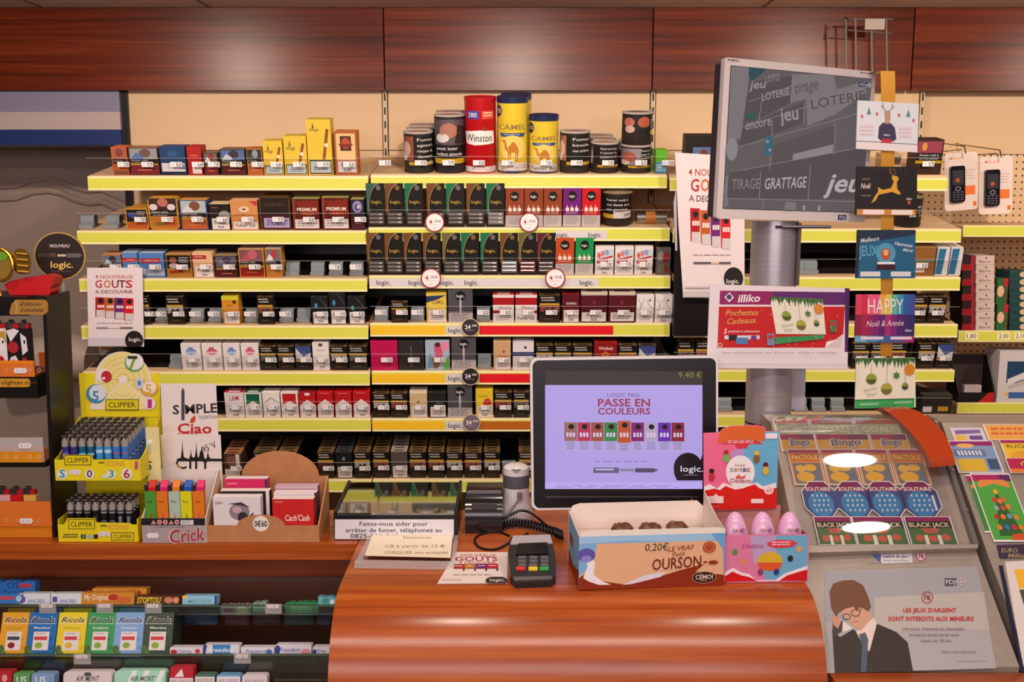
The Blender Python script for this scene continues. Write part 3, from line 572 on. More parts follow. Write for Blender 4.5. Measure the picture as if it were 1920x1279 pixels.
ROWS = {
 'L0': [(213, 243, 276, 'c1'), (245, 301, 277, 'c2'), (303, 351, 275, 'c3'), (354, 381, 275, 'c4'), (384, 411, 287, 'c5'), (415, 463, 280, 'c6'), (465, 494, 279, 'c7'), (496, 533, 264, 'v1'), (535, 578, 255, 'v2'), (579, 625, 224, 'v3'), (630, 672, 247, 'wd')],
 'L1': [(238, 281, 391, 't1'), (282, 338, 370, 't2'), (341, 392, 375, 'c8'), (395, 433, 383, 'c9'), (435, 486, 376, 'sam'), (489, 547, 369, 'cou'), (550, 601, 373, 'pre'), (605, 656, 371, 'pre'), (659, 685, 374, 'swl')],
 'L2': [(196, 231, 478, 'd1'), (233, 262, 474, 'd2'), (264, 311, 475, 'd3'), (314, 362, 477, 'd4'), (364, 402, 474, 'd5'), (405, 447, 480, 'd6'), (450, 498, 467, 'd7'), (500, 530, 466, 'd8')],
 'L3': [(272, 284, 556, 'warn'), (315, 348, 557, 'warnw'), (419, 451, 556, 'or'), (485, 515, 557, 'cw'), (585, 617, 557, 'glowb'), (619, 650, 549, 'glowb'), (653, 685, 557, 'glowg')],
 'L4': [(343, 380, 645, 'gab'), (382, 419, 645, 'gar'), (421, 453, 645, 'gab'), (455, 488, 645, 'gar'), (489, 520, 650, 'warng'), (522, 553, 650, 'warn'), (555, 586, 648, 'warnb'), (588, 619, 643, 'wst'), (621, 653, 650, 'warnw'), (655, 690, 650, 'warng')],
 'L5': [(424, 460, 736, 'lm'), (461, 493, 736, 'mgr'), (495, 527, 736, 'mwh'), (529, 561, 736, 'mrf'), (563, 594, 737, 'mri'), (596, 627, 736, 'mr1'), (629, 661, 736, 'mr1'), (663, 695, 735, 'mr2')],
 'L6': [(423, 456, 851, 'choc', 4), (478, 520, 849, 'warn', 5), (524, 560, 849, 'warnr', 5), (597, 628, 849, 'dwarn', 5), (631, 662, 848, 'night', 5), (665, 696, 848, 'warnw', 5)],
 'M3': [(734, 765, 567, 'dwarn', 0), (800, 838, 550, 'camel'), (924, 964, 553, 'win'), (966, 1007, 553, 'win2'), (1010, 1050, 554, 'warnr'), (1053, 1086, 552, 'dun'), (1088, 1138, 548, 'dunw'), (1140, 1190, 548, 'dunv'), (1192, 1225, 554, 'vs'), (1227, 1259, 554, 'vs2')],
 'M4': [(696, 747, 641, 'pink', 0), (748, 796, 641, 'blk', 0), (798, 844, 640, 'fash', 0), (925, 958, 641, 'bei'), (961, 1001, 641, 'navw'), (1004, 1037, 648, 'warnw'), (1039, 1071, 648, 'warng'), (1073, 1110, 648, 'warn'), (1113, 1156, 643, 'winf'), (1158, 1193, 648, 'warnr'), (1195, 1229, 648, 'warnb')],
 'M5': [(700, 731, 738, 'warnw'), (733, 765, 738, 'warnr'), (769, 802, 734, 'bei2'), (804, 837, 737, 'blk2'), (892, 925, 731, 'yel'), (927, 960, 736, 'warnr'), (962, 992, 736, 'warng'), (996, 1028, 736, 'warn', 0)],
 'M6': [(700, 731, 848, 'warnr', 5), (734, 765, 847, 'grey', 5), (768, 800, 848, 'warnr', 5), (803, 834, 848, 'cw', 5), (837, 868, 849, 'warnw', 4), (871, 904, 849, 'warnr', 4), (907, 938, 848, 'warnw', 4), (972, 1003, 848, 'warnr', 4)],
 'M2': [(1115, 1150, 462, 'news', 0), (1152, 1187, 462, 'news2', 0), (1189, 1223, 462, 'news', 0), (1229, 1256, 466, 'multi', 0)],
 'R3': [(1668, 1700, 555, 'warnr'), (1703, 1735, 557, 'warn'), (1737, 1770, 557, 'warnw')],
 'R4': [(1268, 1300, 640, 'warn'), (1302, 1334, 640, 'warnr'), (1595, 1627, 645, 'warn'), (1629, 1661, 645, 'warng'), (1664, 1696, 644, 'warnr'), (1717, 1750, 645, 'warnw'), (1752, 1784, 645, 'warnb')],
}
for key, items in ROWS.items():
    bay, r = key[0], int(key[1])
    for i, it in enumerate(items):
        q = it[4] if len(it) > 4 else None
        if key == 'L3' and i == 0: q = 0
        build_pack(bay, r, it[0], it[1], it[2], it[3], i, len(items), q)
        if not (key == 'M2' and i == 3): put_tag(bay, r, (it[0] + it[1]) / 2 + 4, i)
for r, xs_, t in (('L1', (158, 206), 0), ('L2', (546, 593), 0), ('L2', (628, 667), 1), ('L3', (301, 366, 401, 469, 535), 1), ('L3', (567,), 0), ('L4', (327,), 0), ('M3', (714, 782, 906), 1), ('M4', (908,), 0), ('M6', (954,), 0),
                 ('R2', (1500, 1524), 0), ('R5', (1362, 1504, 1538, 1574), 0), ('L5', (306,), 0)):
    for i, x in enumerate(xs_): put_pusher(r[0], int(r[1]), x, i, bool(t))
put_tag('M', 0, 722, 2)
for x in (789, 841, 898, 952, 1024, 1081, 1140, 1202, 1252): put_tag('M', 0, x, x)

# --- coloured strips and logo strips slid into the middle-bay rails (parts of those shelves)
def rail_strip(bay, r, x0, x1, mat, texts=(), col='k', name='rail_strip'):
    o, fr, by, xc, w2 = shelf[bay + str(r)]; rt, rb, _ = RAILS[bay][r]
    mb = MB(); fr2 = frame_at((fr.o.x, DF - .0187, fr.o.z))
    d = Dr(mb, fr2); ym = rt + 5, rb - 3.5
    p0, p1 = fr2.u(x0, ym[1]), fr2.u(x1, ym[0]); mb.box(p0[0], p1[0], -.0004, 0.0002, p0[1], p1[1], mat); d.y = -.0004
    for t, x in texts: d.text(t, x, (ym[0] + ym[1]) / 2, 9, col, 26)
    q = part(name, mb, PR[bay + str(r)]); q.matrix_basis = Matrix.Translation((0, -.0187, 0)); return q
GW = 'G:#cfc8d0'
rail_strip('M', 2, 693, 1122, GW, (('logic.', 719), ('logic.', 779), ('logic.', 838), ('logic.', 884), ('logic.', 1100)))
rail_strip('M', 1, 1040, 1138, GW, (('logic.', 1054), ('logic.', 1116)))
for r, x0 in ((3, 695), (4, 698), (5, 698)): rail_strip('M', r, x0, 834, 'P:#e8b828')
for r in (3, 4, 5): rail_strip('M', r, 836, 872, GW, (('logic.', 853),))
rail_strip('M', 3, 899, 1150, 'G:#d8202c'); rail_strip('M', 4, 899, 1000, 'G:#d8202c'); rail_strip('M', 5, 899, 1000, 'P:#b0601c')
# round price discs clipped to the rails
def disc_sign(px, py, rpx, lab, dark):
    fr = Fr(px, py, D=DF - .03); mb = MB(); R = rpx * .00178; mb.prism(ellpts(0, 0, R, R, 32), 0, .0015, '#8c2030' if not dark else '#c8b49c')
    d = Dr(mb, uf=lambda x, y: (x * R, -y * R))
    if dark: d.ell(0, 0, .93, .93, dark); d.text('24', -.3, -.05, .45, 'w', .62, bold=2); d.text(',90€', .42, -.2, .24, 'w', .62); d.fine(-.5, .3, .6, .38, 1, '#b8b0b0')
    else: d.ell(0, 0, .88, .88, '#efdfe2'); d.text('4', -.42, -.05, .42, '#a83a34', .34, bold=2); d.text(',90€', .3, -.12, .26, '#6a5c68', .8); d.fine(-.6, .2, .6, .3, 1, '#b8a8ac'); d.fine(-.2, .55, .2, .65, 1, '#6a5c68')
    mb.box(-.006, .006, .0015, .0118, -.006, .006, ACRYL)
    solo('price_disc', mb, lab, 'price sign', fr, 'round price discs')
disc_sign(815, 417, 18, 'white round price disc with red rim under the dark pouches of the second shelf', None)
disc_sign(992, 417, 18, 'white round price disc with red rim under the brown boxes of the second shelf', None)
disc_sign(808, 522, 19, 'white round price disc with red rim on the logo strip, below the dark pouches', None)
disc_sign(1041, 522, 19, 'white round price disc with red rim on the logo strip, below the orange box', None)
disc_sign(882, 614, 17, 'black round price disc on the rail of the fourth shelf', '#2a2226')
disc_sign(882, 706, 17, 'black round price disc on the rail of the fifth shelf', '#1c1618')
disc_sign(884, 793, 17, 'grey violet round price disc on the rail of the sixth shelf', '#6a5c68')

# grey logo cards (starter kits) standing on shelves 4-6
for r, x0, x1, yt, n in ((3, 841, 887, 543, 'fourth'), (4, 847, 893, 633, 'fifth'), (5, 840, 886, 723, 'sixth')):
    by = RAILS['M'][r][2]; fr = frame_at(at_D((x0 + x1) / 2, by, DF), lean=10); W = fr.u(x1, by)[0] - fr.u(x0, by)[0] - .001; H = fr.u((x0 + x1) / 2, yt)[1]
    mb = MB(); mb.box(-W / 2, W / 2, 0, .02, 0, H, '#4c4a52'); d = Dr(mb, WH=(W, H))
    d.rect(0, .7, 1, 1, '#b8b2b6'); d.fine(.08, .73, .92, .97, 4, '#78727a'); d.rect(0, .66, 1, .7, '#6a6870'); d.ell(.5, .19, .21, .15, 'k'); d.text('logic.', .5, .19, .09, 'w', .32)
    d.rect(.46, .32, .54, .75, 'G:#b8b4bc'); d.poly([(.46, .32), (.5, .27), (.54, .32)], 'G:#b8b4bc')
    solo('starter_kit_box', mb, f'grey electronic cigarette kit box on the {n} shelf of the middle bay', 'box', fr, 'grey kit boxes')

# dark pouches (e-cigarettes) and coloured refill boxes
def pouch(r, x0, yt, col, i, blister='#57504e', word='second'):
    by = RAILS['M'][r][2]; x1 = x0 + 34.5; fr = frame_at(at_D((x0 + x1) / 2, by, DF), lean=10); W = fr.u(x1, by)[0] - fr.u(x0, by)[0] - .0015; H = fr.u((x0 + x1) / 2, yt)[1]
    root = thing('vapour_pouch', f'dark pouch with {col[1]} curved edge, {ORD[i]} along the {word} shelf, middle bay', 'pouch', fr, f'dark pouches on the {word} shelf')
    mb = MB(); mb.box(-W / 2, W / 2, 0, .0045, 0, H, '#14100f'); d = Dr(mb, WH=(W, H))
    cv_ = [(.68, 0), (.5, .05), (.36, .12), (.25, .22), (.17, .34), (.13, .46), (.13, .58), (.17, .72)]; pts = [(0, 0)] + cv_ + [(0, .72)]
    d.poly(pts, col[0]); d.line(cv_, .025, '#9a8450'); d.ell(.68, .1, .13, .06, 'P:#7a6038' if i % 2 else 'P:#6a6670')
    d.text('logic.', .56, .42, .075, '#b89a40', .6); part('card', mb, root)
    mb = MB(); mb.box(-W * .4, W * .44, -.004, 0, H * .06, H * .34, blister)
    for k in range(3): mb.tube([(-W * .36, -.005, H * (.11 + .09 * k)), (W * .38, -.005, H * (.11 + .09 * k))], .0026, 'G:#8d8886', 6); mb.tube([(W * .18, -.0054, H * (.11 + .09 * k)), (W * .34, -.0054, H * (.11 + .09 * k))], .0028, 'G:#c8c4c4', 6)  # three pods; the short paler tubes are their highlights, put in as colour
    part('blister', mb, root)
TEAL, BRN, GRN, OLV, WINE = ('#2c5c52', 'teal'), ('#6e4424', 'brown'), ('#146a4c', 'green'), ('#6c6038', 'olive'), ('#5a1c28', 'wine red')
for i, (x, c) in enumerate(((689, TEAL), (724, BRN), (760.5, GRN), (801, BRN), (837, GRN), (875, BRN), (912, GRN))): pouch(1, x, 344, c, i, '#8a8484' if i == 6 else '#4a4442')
for i, (x, c) in enumerate(((689, BRN), (723, BRN), (758, BRN), (794, BRN), (830, OLV), (865, GRN), (901, GRN), (937, BRN), (971.5, OLV), (1006, WINE))): pouch(2, x, 437, c, i, ('#8a8484' if i == 7 else '#4a4442') if i != 8 else '#7a3030', 'third')
def refill(r, x0, x1, yt, c, word, look):
    by = RAILS['M'][r][2]; fr = frame_at(at_D((x0 + x1) / 2, by, DF), lean=10); W = fr.u(x1, by)[0] - fr.u(x0, by)[0] - .0012; H = fr.u((x0 + x1) / 2, yt)[1]
    mb = MB(); mb.box(-W / 2, W / 2, 0, .022, 0, H, c); d = Dr(mb, WH=(W, H))
    d.rect(0, .7, 1, 1, '#c4bcbc'); d.fine(.08, .73, .92, .96, 5, '#9a9294'); d.ell(.5, .2, .25, .13, 'k'); d.text('logic.', .5, .2, .07, 'w', .34)
    for k in (.24, .5, .76): d.poly([(k - .09, .6), (k - .09, .5), (k - .04, .5), (k - .04, .45), (k - .01, .42), (k, .5), (k + .09, .5), (k + .09, .6)], '#ead6cc')
    d.fine(.15, .63, .85, .67, 1, '#d8b0a0')
    solo('refill_box', mb, look, 'box', fr, 'coloured refill boxes')
    
for i, (x0, x1, c, n) in enumerate(((948, 982, '#8c3c1e', 'first'), (983, 1018, '#8c3c1e', 'second'), (1019, 1053, '#8c3c1e', 'third'))): refill(1, x0, x1, 354, c, 'second', f'brown refill box with black logo, {n} of the three brown ones')
refill(1, 1055, 1089, 353, '#6c1474', '', 'purple refill box with black round logo'); refill(1, 1090, 1125, 353, '#c4141c', '', 'bright red refill box with black round logo')
refill(2, 1041, 1076, 446, '#b84a1c', '', 'orange refill box with black round logo'); refill(2, 1078, 1112, 446, '#149048', '', 'green refill box with black round logo')
# ================================================================ TINS ON THE TOP SHELF
def cyl_ctx(mb, R, H, z0=0, cy=None):
    cy = R if cy is None else cy
    d = Dr(mb, uf=lambda x, y: (R * math.sin((x - .5) * math.pi), cy - R * math.cos((x - .5) * math.pi), z0 + H * (1 - y)), e=.00005); d.cyl = True; d.k = 3; return d
def tin(bay, r, x0, x1, yt, look, body, rim, lid, ops, behind=0, word='', name='tobacco_tin', cat='tin', base=None, tilt=10, dz=0, top_r=1.0):
    o, frs, by, xc, w2 = shelf[bay + str(r)]
    xm = (x0 + x1) / 2
    if base is None: fr = frame_at(at_D(xm, by, DF), lean=tilt)
    else: fr = base
    ym = (by + yt) / 2 if base is None else yt + 20
    R = (at_D(x1, ym, DF).x - at_D(x0, ym, DF).x) / 2 * .985 * 1.014; H = fr.u(xm, yt)[1]
    root = thing(name, look, cat, fr)
    mb = MB(); mb.lathe([(R * .97, 0), (R, .003), (R, H - .004)], body, 36, 0, R); mb.cap(R * .97, 0, body, 36, 0, R)
    d = cyl_ctx(mb, R, H - .004)
    for op in ops:
        k = op[0]
        if k == 'r': d.rect(*op[1:])
        elif k == 't': d.text(op[1], op[2], op[3], op[4], op[5], op[6])
        elif k == 'e': d.ell(*op[1:])
        elif k == 'p': d.poly(op[1], op[2])
        elif k == 'f': d.fine(*op[1:])
    part('body', mb, root)
    mb = MB(); lh = lid[1]
    mb.lathe([(R * .99, H - .004 - lh), (R * 1.03 * top_r, H - .003 - lh), (R * 1.03 * top_r, H - .001), (R * .97, H), (R * .92, H - .0025), (0, H - .003)], rim, 36, 0, R)
    if lid[0]: mb.cap(R * .72, H - .002, lid[0], 30, 0, R)
    part('lid', mb, root)
    for i in range(1, behind + 1):
        c = copy_tree(root, Matrix.Translation(fr.R.to_3x3() @ Vector((.012 * i * (name == 'tobacco_canister'), R * 2.08 * i, 0))) @ fr.M, look_behind(word, i), None)
    return root, fr, R, H
def look_behind(word, i): return f'metal tin standing behind {word}' + (', the rearmost one' if i > 1 else '')
def ph(pic, a, b, txt, x0=.45, low='#2c2520'):
    return [('r', .0, .06, 1, .72, '#15110f'), ('p', [(.02, .08), (x0 - .03, .08), (x0 - .03, .7), (.02, .7)], pic), ('e', (x0) * .5, .4, x0 * .28, .2, a, 14), ('e', x0 * .35, .6, x0 * .2, .1, b, 14)] + [('t', t, (x0 + .97) / 2, .16 + .14 * i, .07, '#d8d2ce', .42) for i, t in enumerate(txt)] + [('r', .3, .72, .98, .8, '#c8a030'), ('r', 0, .8, 1, 1, low)]
SIL = 'G:#b4aca6'; TINB = '#2c2622'
tin('M', 0, 756, 811, 248, 'small dark tin with eye photo and white French warning, first tin on the top shelf', TINB, SIL, ('#b88a70', .003), ph('#8a4a38', '#b8a090', '#c8c0b8', ('Fumer', 'augmente le', 'risque de', 'devenir', 'aveugle')), 2, 'the small tin with the eye photo')
tin('M', 0, 814, 871, 216, 'tall dark tin with sick patient photo between small tin and red canister', '#2a2428', SIL, ('#b88a70', .003),
    [('r', .0, .06, 1, .5, '#5c4e5a'), ('e', .5, .25, .2, .13, '#a8705c'), ('e', .35, .38, .16, .08, '#cfc8c4'), ('p', [(.62, .48), (.7, .15), (.95, .2), (.98, .48)], '#2c1a1c'), ('r', 0, .5, 1, .74, '#100d0c'), ('t', 'peut tuer', .45, .56, .055, '#e0dad6', .5), ('t', "l'enfant attendu", .5, .66, .055, '#e0dad6', .62), ('r', 0, .74, 1, .83, '#c8a428')], 1, 'the tall tin with the patient photo')
def lidded(x0, x1, yt, look, body, lidc, ops, lh, behind=0, word=''):
    return tin('M', 0, x0, x1, yt, look, body, lidc, (None, lh), ops, behind, word, 'tobacco_canister', 'canister')
lidded(871, 930, 183, 'tall bright red tobacco canister with white name banner', 'P:#b01018', 'P:#b4141c',
    [('r', .2, .16, .48, .27, '#3a44a8'), ('t', '280', .34, .215, .06, '#e8e0e8', .2), ('r', .54, .16, .82, .27, '#d0483c'), ('f', .57, .18, .8, .25, 2, '#f0d0a0'),
     ('p', [(.12, .44), (.5, .42), (.82, .43), (.84, .6), (.4, .62), (.18, .6)], '#e8e0de'), ('t', 'Winston', .48, .52, .1, '#33303c', .58), ('p', [(.52, .4), (.6, .36), (.68, .42), (.6, .43)], '#8a2c20'), ('r', .0, .91, 1, .985, '#d8ced2'), ('f', .12, .925, .9, .97, 2, '#5a5058')], .008)
def camel_ops(num, hh):
    return [('r', 0, .93 if hh else .9, 1, 1, '#26304c'), ('r', 0, .86 if hh else .84, 1, .97, '#cfc8cc'), ('f', .12, .89, .9, .95, 2, '#6a6064') if hh else ('t', 'Fumer tue', .5, .91, .07, '#3a3440', .62),
        ('e', .14, .17 if hh else .2, .12, .08 if hh else .1, '#262c44', 18), ('t', num, .15, .17 if hh else .2, .06, '#e8e0dc', .16),
        ('t', 'CAMEL', .5, .38, .075, '#8a6a3c', .64), ('p', [(.2, .46), (.8, .46), (.76, .51), (.24, .51)], '#2c4a80'), ('f', .3, .475, .7, .495, 1, '#c8d0dc'), ('e', .5, .66, .3, .17, '#dfc868', 20),
        ('p', [(.27, .56), (.33, .55), (.36, .58), (.38, .66), (.42, .68), (.4, .71), (.34, .68), (.32, .59), (.27, .58)], '#b87424'), ('p', [(.38, .66), (.44, .63), (.49, .58), (.54, .58), (.6, .64), (.63, .68), (.62, .72), (.5, .72), (.4, .71)], '#b87424')] + [('p', [(x, .7), (x + .045, .7), (x + .02, .8), (x + .03, .84), (x + .005, .84)], '#b87424') for x in (.4, .44, .55, .59)]
lidded(932, 990, 182, 'tall yellow tobacco canister with navy lid and camel drawing', 'P:#dcc038', 'P:#1e2a50', camel_ops('145', 1), .017, 1, 'the tall yellow canister')
lidded(992, 1047, 217, 'short yellow tobacco canister with navy lid beside the tall one', 'P:#dcc038', 'P:#1e2a50', camel_ops('75', 0), .015)
tin('M', 0, 1050, 1107, 247, 'dark tin with finger photo just after the short yellow canister', TINB, SIL, ('#b88a70', .003), ph('#a87058', '#d8b8a0', '#e0d8d0', ('Fumer', 'bouche', 'vos artères'), .32))
tin('M', 0, 1109, 1161, 268, 'low dark tin in front of two others with a three line warning', TINB, SIL, ('#b88a70', .003), ph('#7a5a54', '#b8a8a0', '#d8d0cc', ('Fumer provoque', '9 cancers du', 'poumon sur 10'), .2), 2, 'the low tin with the three line warning')
root, fr, R, H = tin('M', 0, 1166, 1223, 273, 'lower one of the two stacked tins, with mouth photo', TINB, SIL, ('#8a7060', .003), ph('#8a8088', '#a05040', '#d8c8c0', ('Fumer peut', "tuer l'enfant", 'attendu'), .6), 1, 'the two stacked tins')
fr2 = frame_at(fr.M @ Vector((0, 0, H + .0015)), lean=10)
tin('M', 0, 1167, 1224, 211, 'upper one of the two stacked tins, with photo of two faces', TINB, SIL, ('#8a7060', .003),
    [('r', 0, .06, 1, .62, '#141217'), ('e', .28, .28, .13, .15, '#b8685a', 14), ('e', .62, .28, .15, .18, '#a8583c', 14), ('e', .3, .5, .12, .12, '#c8a098', 14), ('e', .62, .5, .16, .1, '#1a1a20', 14), ('f', .82, .2, .98, .5, 4, '#cfc8c4'), ('r', .8, .54, 1, .68, '#c8a428')], 0, base=fr2)
tin('M', 1, 1130, 1186, 359, 'dark tin with wide bronze lid on the second shelf', '#2c2320', 'P:#8a7a5c', ('#dccf98', .006),
    [('r', .1, .15, .85, .62, '#100d0c'), ('t', 'Fumer nuit à', .48, .22, .07, '#d8d2ce', .5), ('t', 'vos dents et à', .5, .36, .07, '#d8d2ce', .55), ('t', 'vos gencives', .48, .5, .07, '#d8d2ce', .5), ('r', .12, .64, .4, .76, '#c8a428'), ('r', .4, .56, .86, .76, '#d8d0d0'), ('t', '20P', .72, .66, .08, 'k', .2)], top_r=1.07)
tin('R', 1, 1684, 1733, 368, 'dark tin with pale green top beside the black gift card', '#221e1c', 'P:#7a7a50', ('#a8a870', .005), [('f', .4, .3, .95, .7, 4, '#c8c4c0')])
# silver roll with orange band
fr = frame_at(at_D(1222, 423, DF + .034), lean=10); mb = MB()
r_ = .022
mb.tube([(-.05, r_, r_), (-.02, r_, r_)], r_, 'M:#a8a8a8', 20); mb.tube([(-.02, r_, r_), (.012, r_, r_)], r_ * 1.01, '#b87030', 20); mb.tube([(.012, r_, r_), (.05, r_, r_)], r_, 'M:#a8a8a8', 20)
solo('foil_roll', mb, 'silver roll with an orange band lying at the end of the second shelf', 'roll', fr)
# green box, black tins/boxes in the third bay
def simple_box(bay, r, x0, x1, yt, look, body, top, ops, dep=.06, name='carton', cat='carton', base=None, D0=None, group=None, lean=10, yb=None):
    by = yb if yb else shelf[bay + str(r)][2]
    fr = frame_at(at_D((x0 + x1) / 2, by, D0 or DF), lean=lean); W = fr.u(x1, by)[0] - fr.u(x0, by)[0] - .001; H = fr.u((x0 + x1) / 2, yt)[1]
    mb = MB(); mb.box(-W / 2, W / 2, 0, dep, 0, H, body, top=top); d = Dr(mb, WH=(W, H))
    for op in ops:
        k = op[0]
        if k == 'r': d.rect(*op[1:])
        elif k == 't': d.text(op[1], op[2], op[3], op[4], op[5], op[6])
        elif k == 'e': d.ell(*op[1:])
        elif k == 'p': d.poly(op[1], op[2])
        elif k == 'f': d.fine(*op[1:])
        elif k == 'l': d.line(op[1], op[2], op[3])
    return solo(name, mb, look, cat, fr, group)
simple_box('M', 0, 1228, 1250, 282, 'green and blue carton after the stacked tins', '#58a820', '#6cb830', [('r', 0, .5, 1, 1, '#3a8cb4'), ('t', 'SPÉCU', .5, .75, .3, '#d8e8e8', .8)])
simple_box('R', 0, 1282, 1340, 254, 'black box with blue photo above the white poster', '#1c1916', '#26221e', [('r', .25, .3, 1, .85, '#5a6c98'), ('e', .6, .5, .15, .15, '#6a3a34', 14), ('p', [(.3, .8), (.45, .45), (.6, .75), (.95, .8), (.95, .85), (.3, .85)], '#a8b8d0')])
simple_box('R', 0, 1712, 1763, 262, 'dark brown box with flower photo and yellow band', '#3a2418', '#2c2420', [('r', .05, .05, .95, .38, '#8c3a4c'), ('e', .3, .2, .1, .12, '#c88a3c', 12), ('r', .02, .38, .98, .6, 'k'), ('t', 'Fumer nuit à', .5, .44, .06, '#d0cac6', .7), ('t', 'et à vos proches', .5, .54, .06, '#d0cac6', .7), ('r', .02, .6, .98, .68, '#b8981c')], .07)
simple_box('R', 2, 1706, 1749, 464, 'brown tobacco carton beside striped blue cartons', '#8a5a2c', '#b88a4c', [('r', 0, .45, 1, .5, '#4a8a78'), ('r', .2, .7, .6, .88, '#d8d2d0')], .09)
for i, x in enumerate((1752, 1777)): simple_box('R', 2, x, x + 23, 464, ('first', 'second')[i] + ' blue and white striped carton beside the brown one', '#d0ccd0', '#e0d8cc', [('p', [(.1, .05), (.7, .05), (.55, .95), (.0, .95)], '#2c6a94')], .09, group='striped cartons')
simple_box('R', 5, 1726, 1782, 742, 'low dark tobacco box on the sixth shelf by the wooden arch', '#26221f', '#3a3630', [('r', .05, .6, .35, .9, '#cfc8cc'), ('r', .55, .6, .9, .85, '#b8902c')], .08)
simple_box('R', 0, 1650, 1688, 290, 'pale pack with dark picture between the ribbon and the dark brown box', '#b09878', '#c0ac8c', [('r', .3, .1, .95, .5, '#4a3c34'), ('f', .1, .6, .9, .9, 3, '#6a5c50')])
put_tag('R', 0, 1740, 1); put_tag('R', 2, 1728, 2)

# ================================================================ PEGBOARD UNIT AT THE FAR SIDE
XP0 = 1.545; PD = 3.83
peg = thing('pegboard_unit', 'cream perforated board unit with lime shelf rails beside the tobacco shelves', 'shelving', frame_at((2.45, PD, 0)))
W2 = .9
part('pegboard_panel', MB().box(-W2, W2, 0, .012, .1, zD(290, PD), PEG), peg)
part('plain_panel', MB().box(-W2, W2, 0, .012, zD(290, PD) + .002, zf, CREAM), peg)
for i, (rt, rb, px0) in enumerate(((423, 444, 1806), (620, 641, 1797), (755, 775, 1795))):
    Df2 = 3.42; za, zb = at_D(1860, rt, Df2).z, at_D(1860, rb, Df2).z; x0 = at_D(px0, rt, Df2).x - 2.45
    s_ = MB().box(x0, W2, Df2 - PD + .004, -.001, za - .012, za - .001, CREAM); part('shelf_panel', s_, peg)
    mb = MB().box(x0, W2, Df2 - PD - .003, Df2 - PD + .004, zb, za, 'rail'); mb.box(x0 + .002, W2, Df2 - PD - .0035, Df2 - PD - .003, zb + .004, za - .003, 'P:lime')
    d = Dr(mb, Fr(1860, rt, D=Df2 - .004)); d.fr = frame_at((2.45, Df2 - .004, 0)); 
    d.y = Df2 - PD - .0036
    d.uf = lambda x, y, f=d.fr: f.u(x, y)
    if i == 1:
        for x, t in ((1822, '1,80'), (1882, '2,00'), (1914, '2,10')): d.rect(x - 12, rt + 4, x + 12, rb - 4, '#efe4b8'); d.text(t, x, rt + 10, 8, '#3a2c60', 18)
    part('price_rail', mb, peg)
SZ = {1: at_D(1860, 620, 3.42).z, 2: at_D(1860, 755, 3.42).z}
def on_peg(x0, x1, y0, y1, look, body, ops=(), name='stacked_box', grp=None, dep=.1, D0=3.45, side=None, cat='box', base=None):
    xm = (x0 + x1) / 2; lv = 1 if y1 < 640 else 2; yref = 619.6 if lv == 1 else 754.6; p = at_D(xm, y1, 3.421); p.z = SZ[lv] + .0006 + (p.z - at_D(xm, yref, 3.421).z); p.y = D0 = 3.421
    fr = frame_at(p); W = fr.u(x1, y1)[0] - fr.u(x0, y1)[0] - .001; H = fr.u(xm, y0)[1] - .0006
    mb = MB(); mb.box(-W / 2, W / 2, 0, dep, 0, H, body, side=side); d = Dr(mb, WH=(W, H))
    for op in ops: {'r': d.rect, 't': d.text, 'e': d.ell, 'p': d.poly, 'f': d.fine}[op[0]](*op[1:])
    return solo(name, mb, look, cat, fr, grp)
yb = 619.6; levels = ['bottom', 'second', 'third', 'fourth', 'fifth', 'sixth', 'seventh', 'topmost']
for i in range(5):
    on_peg(1803, 1826, yb - 28 * (i + 1), yb - 28 * i, f'black and red box, {("bottom","second","third","fourth","topmost")[i]} of the stack by the white boxes', '#221414', [('r', 0, .55, 1, 1, '#8c1018'), ('r', .72, 0, 1, 1, '#a01420')], grp='black and red stack')
for i in range(8):
    on_peg(1829, 1864, yb - 17.6 * (i + 1), yb - 17.6 * i, f'pale box with small dark lettering, {levels[i]} of the tall stack', '#c8b0a8', [('e', .55, .25, .05, .1, '#3a3030', 10), ('t', 'Marlboro Flow', .5, .65, .28, '#5c4c4c', .62)], grp='pale box stack')
    on_peg(1892, 1930, yb - 14 * (i + 1), yb - 14 * i, f'dark teal box with cream oval, {levels[i]} of the stack at the picture edge', '#173a3c', [('e', .7, .5, .2, .4, '#c8a888', 12), ('r', 0, .0, .5, .08, '#2c6064')], grp='teal box stack')
for i in range(2):
    on_peg(1867, 1888, yb - 49 * (i + 1), yb - 49 * i, ('lower', 'upper')[i] + ' green and red box with cream seal between the stacks', '#2c5c30', [('e', .35, .5, .32, .22, '#d8a888', 14), ('r', .6, .0, 1, .3, '#b01c28'), ('r', .92, .3, 1, 1, '#8c1820')], grp='green boxes')
# open black counter box and card pack on the lower shelf
_p = at_D(1830, 754.6, 3.421); _p.z = SZ[2] + .0006; fr = frame_at(_p); mb = MB(); W = .062; H = .155
mb.prismx([(0, 0), (0, .035), (.08, H), (.1, H), (.1, 0)], -W - .002, -W, 'k'); mb.prismx([(0, 0), (0, .035), (.08, H), (.1, H), (.1, 0)], W - .0, W + .002, 'k')
mb.box(-W, W, 0, .003, 0, .035, 'k'); mb.box(-W, W, .097, .1, 0, H, '#3a2c2c'); mb.box(-W, W, .003, .097, 0, .003, 'k'); d = Dr(mb, WH=(W * 2, .035)); d.poly([(.55, 1), (.85, 0), (1, 0), (1, 1)], '#b01820')
solo('counter_display_box', mb, 'open black cardboard display box with red corner on the lowest lime shelf', 'display box', fr)
mb = MB().box(-.03, .03, .03, .05, .004, .055, '#b8a8a4'); solo('blister_card', mb, 'small pale card standing inside the open black display box', 'card', fr)
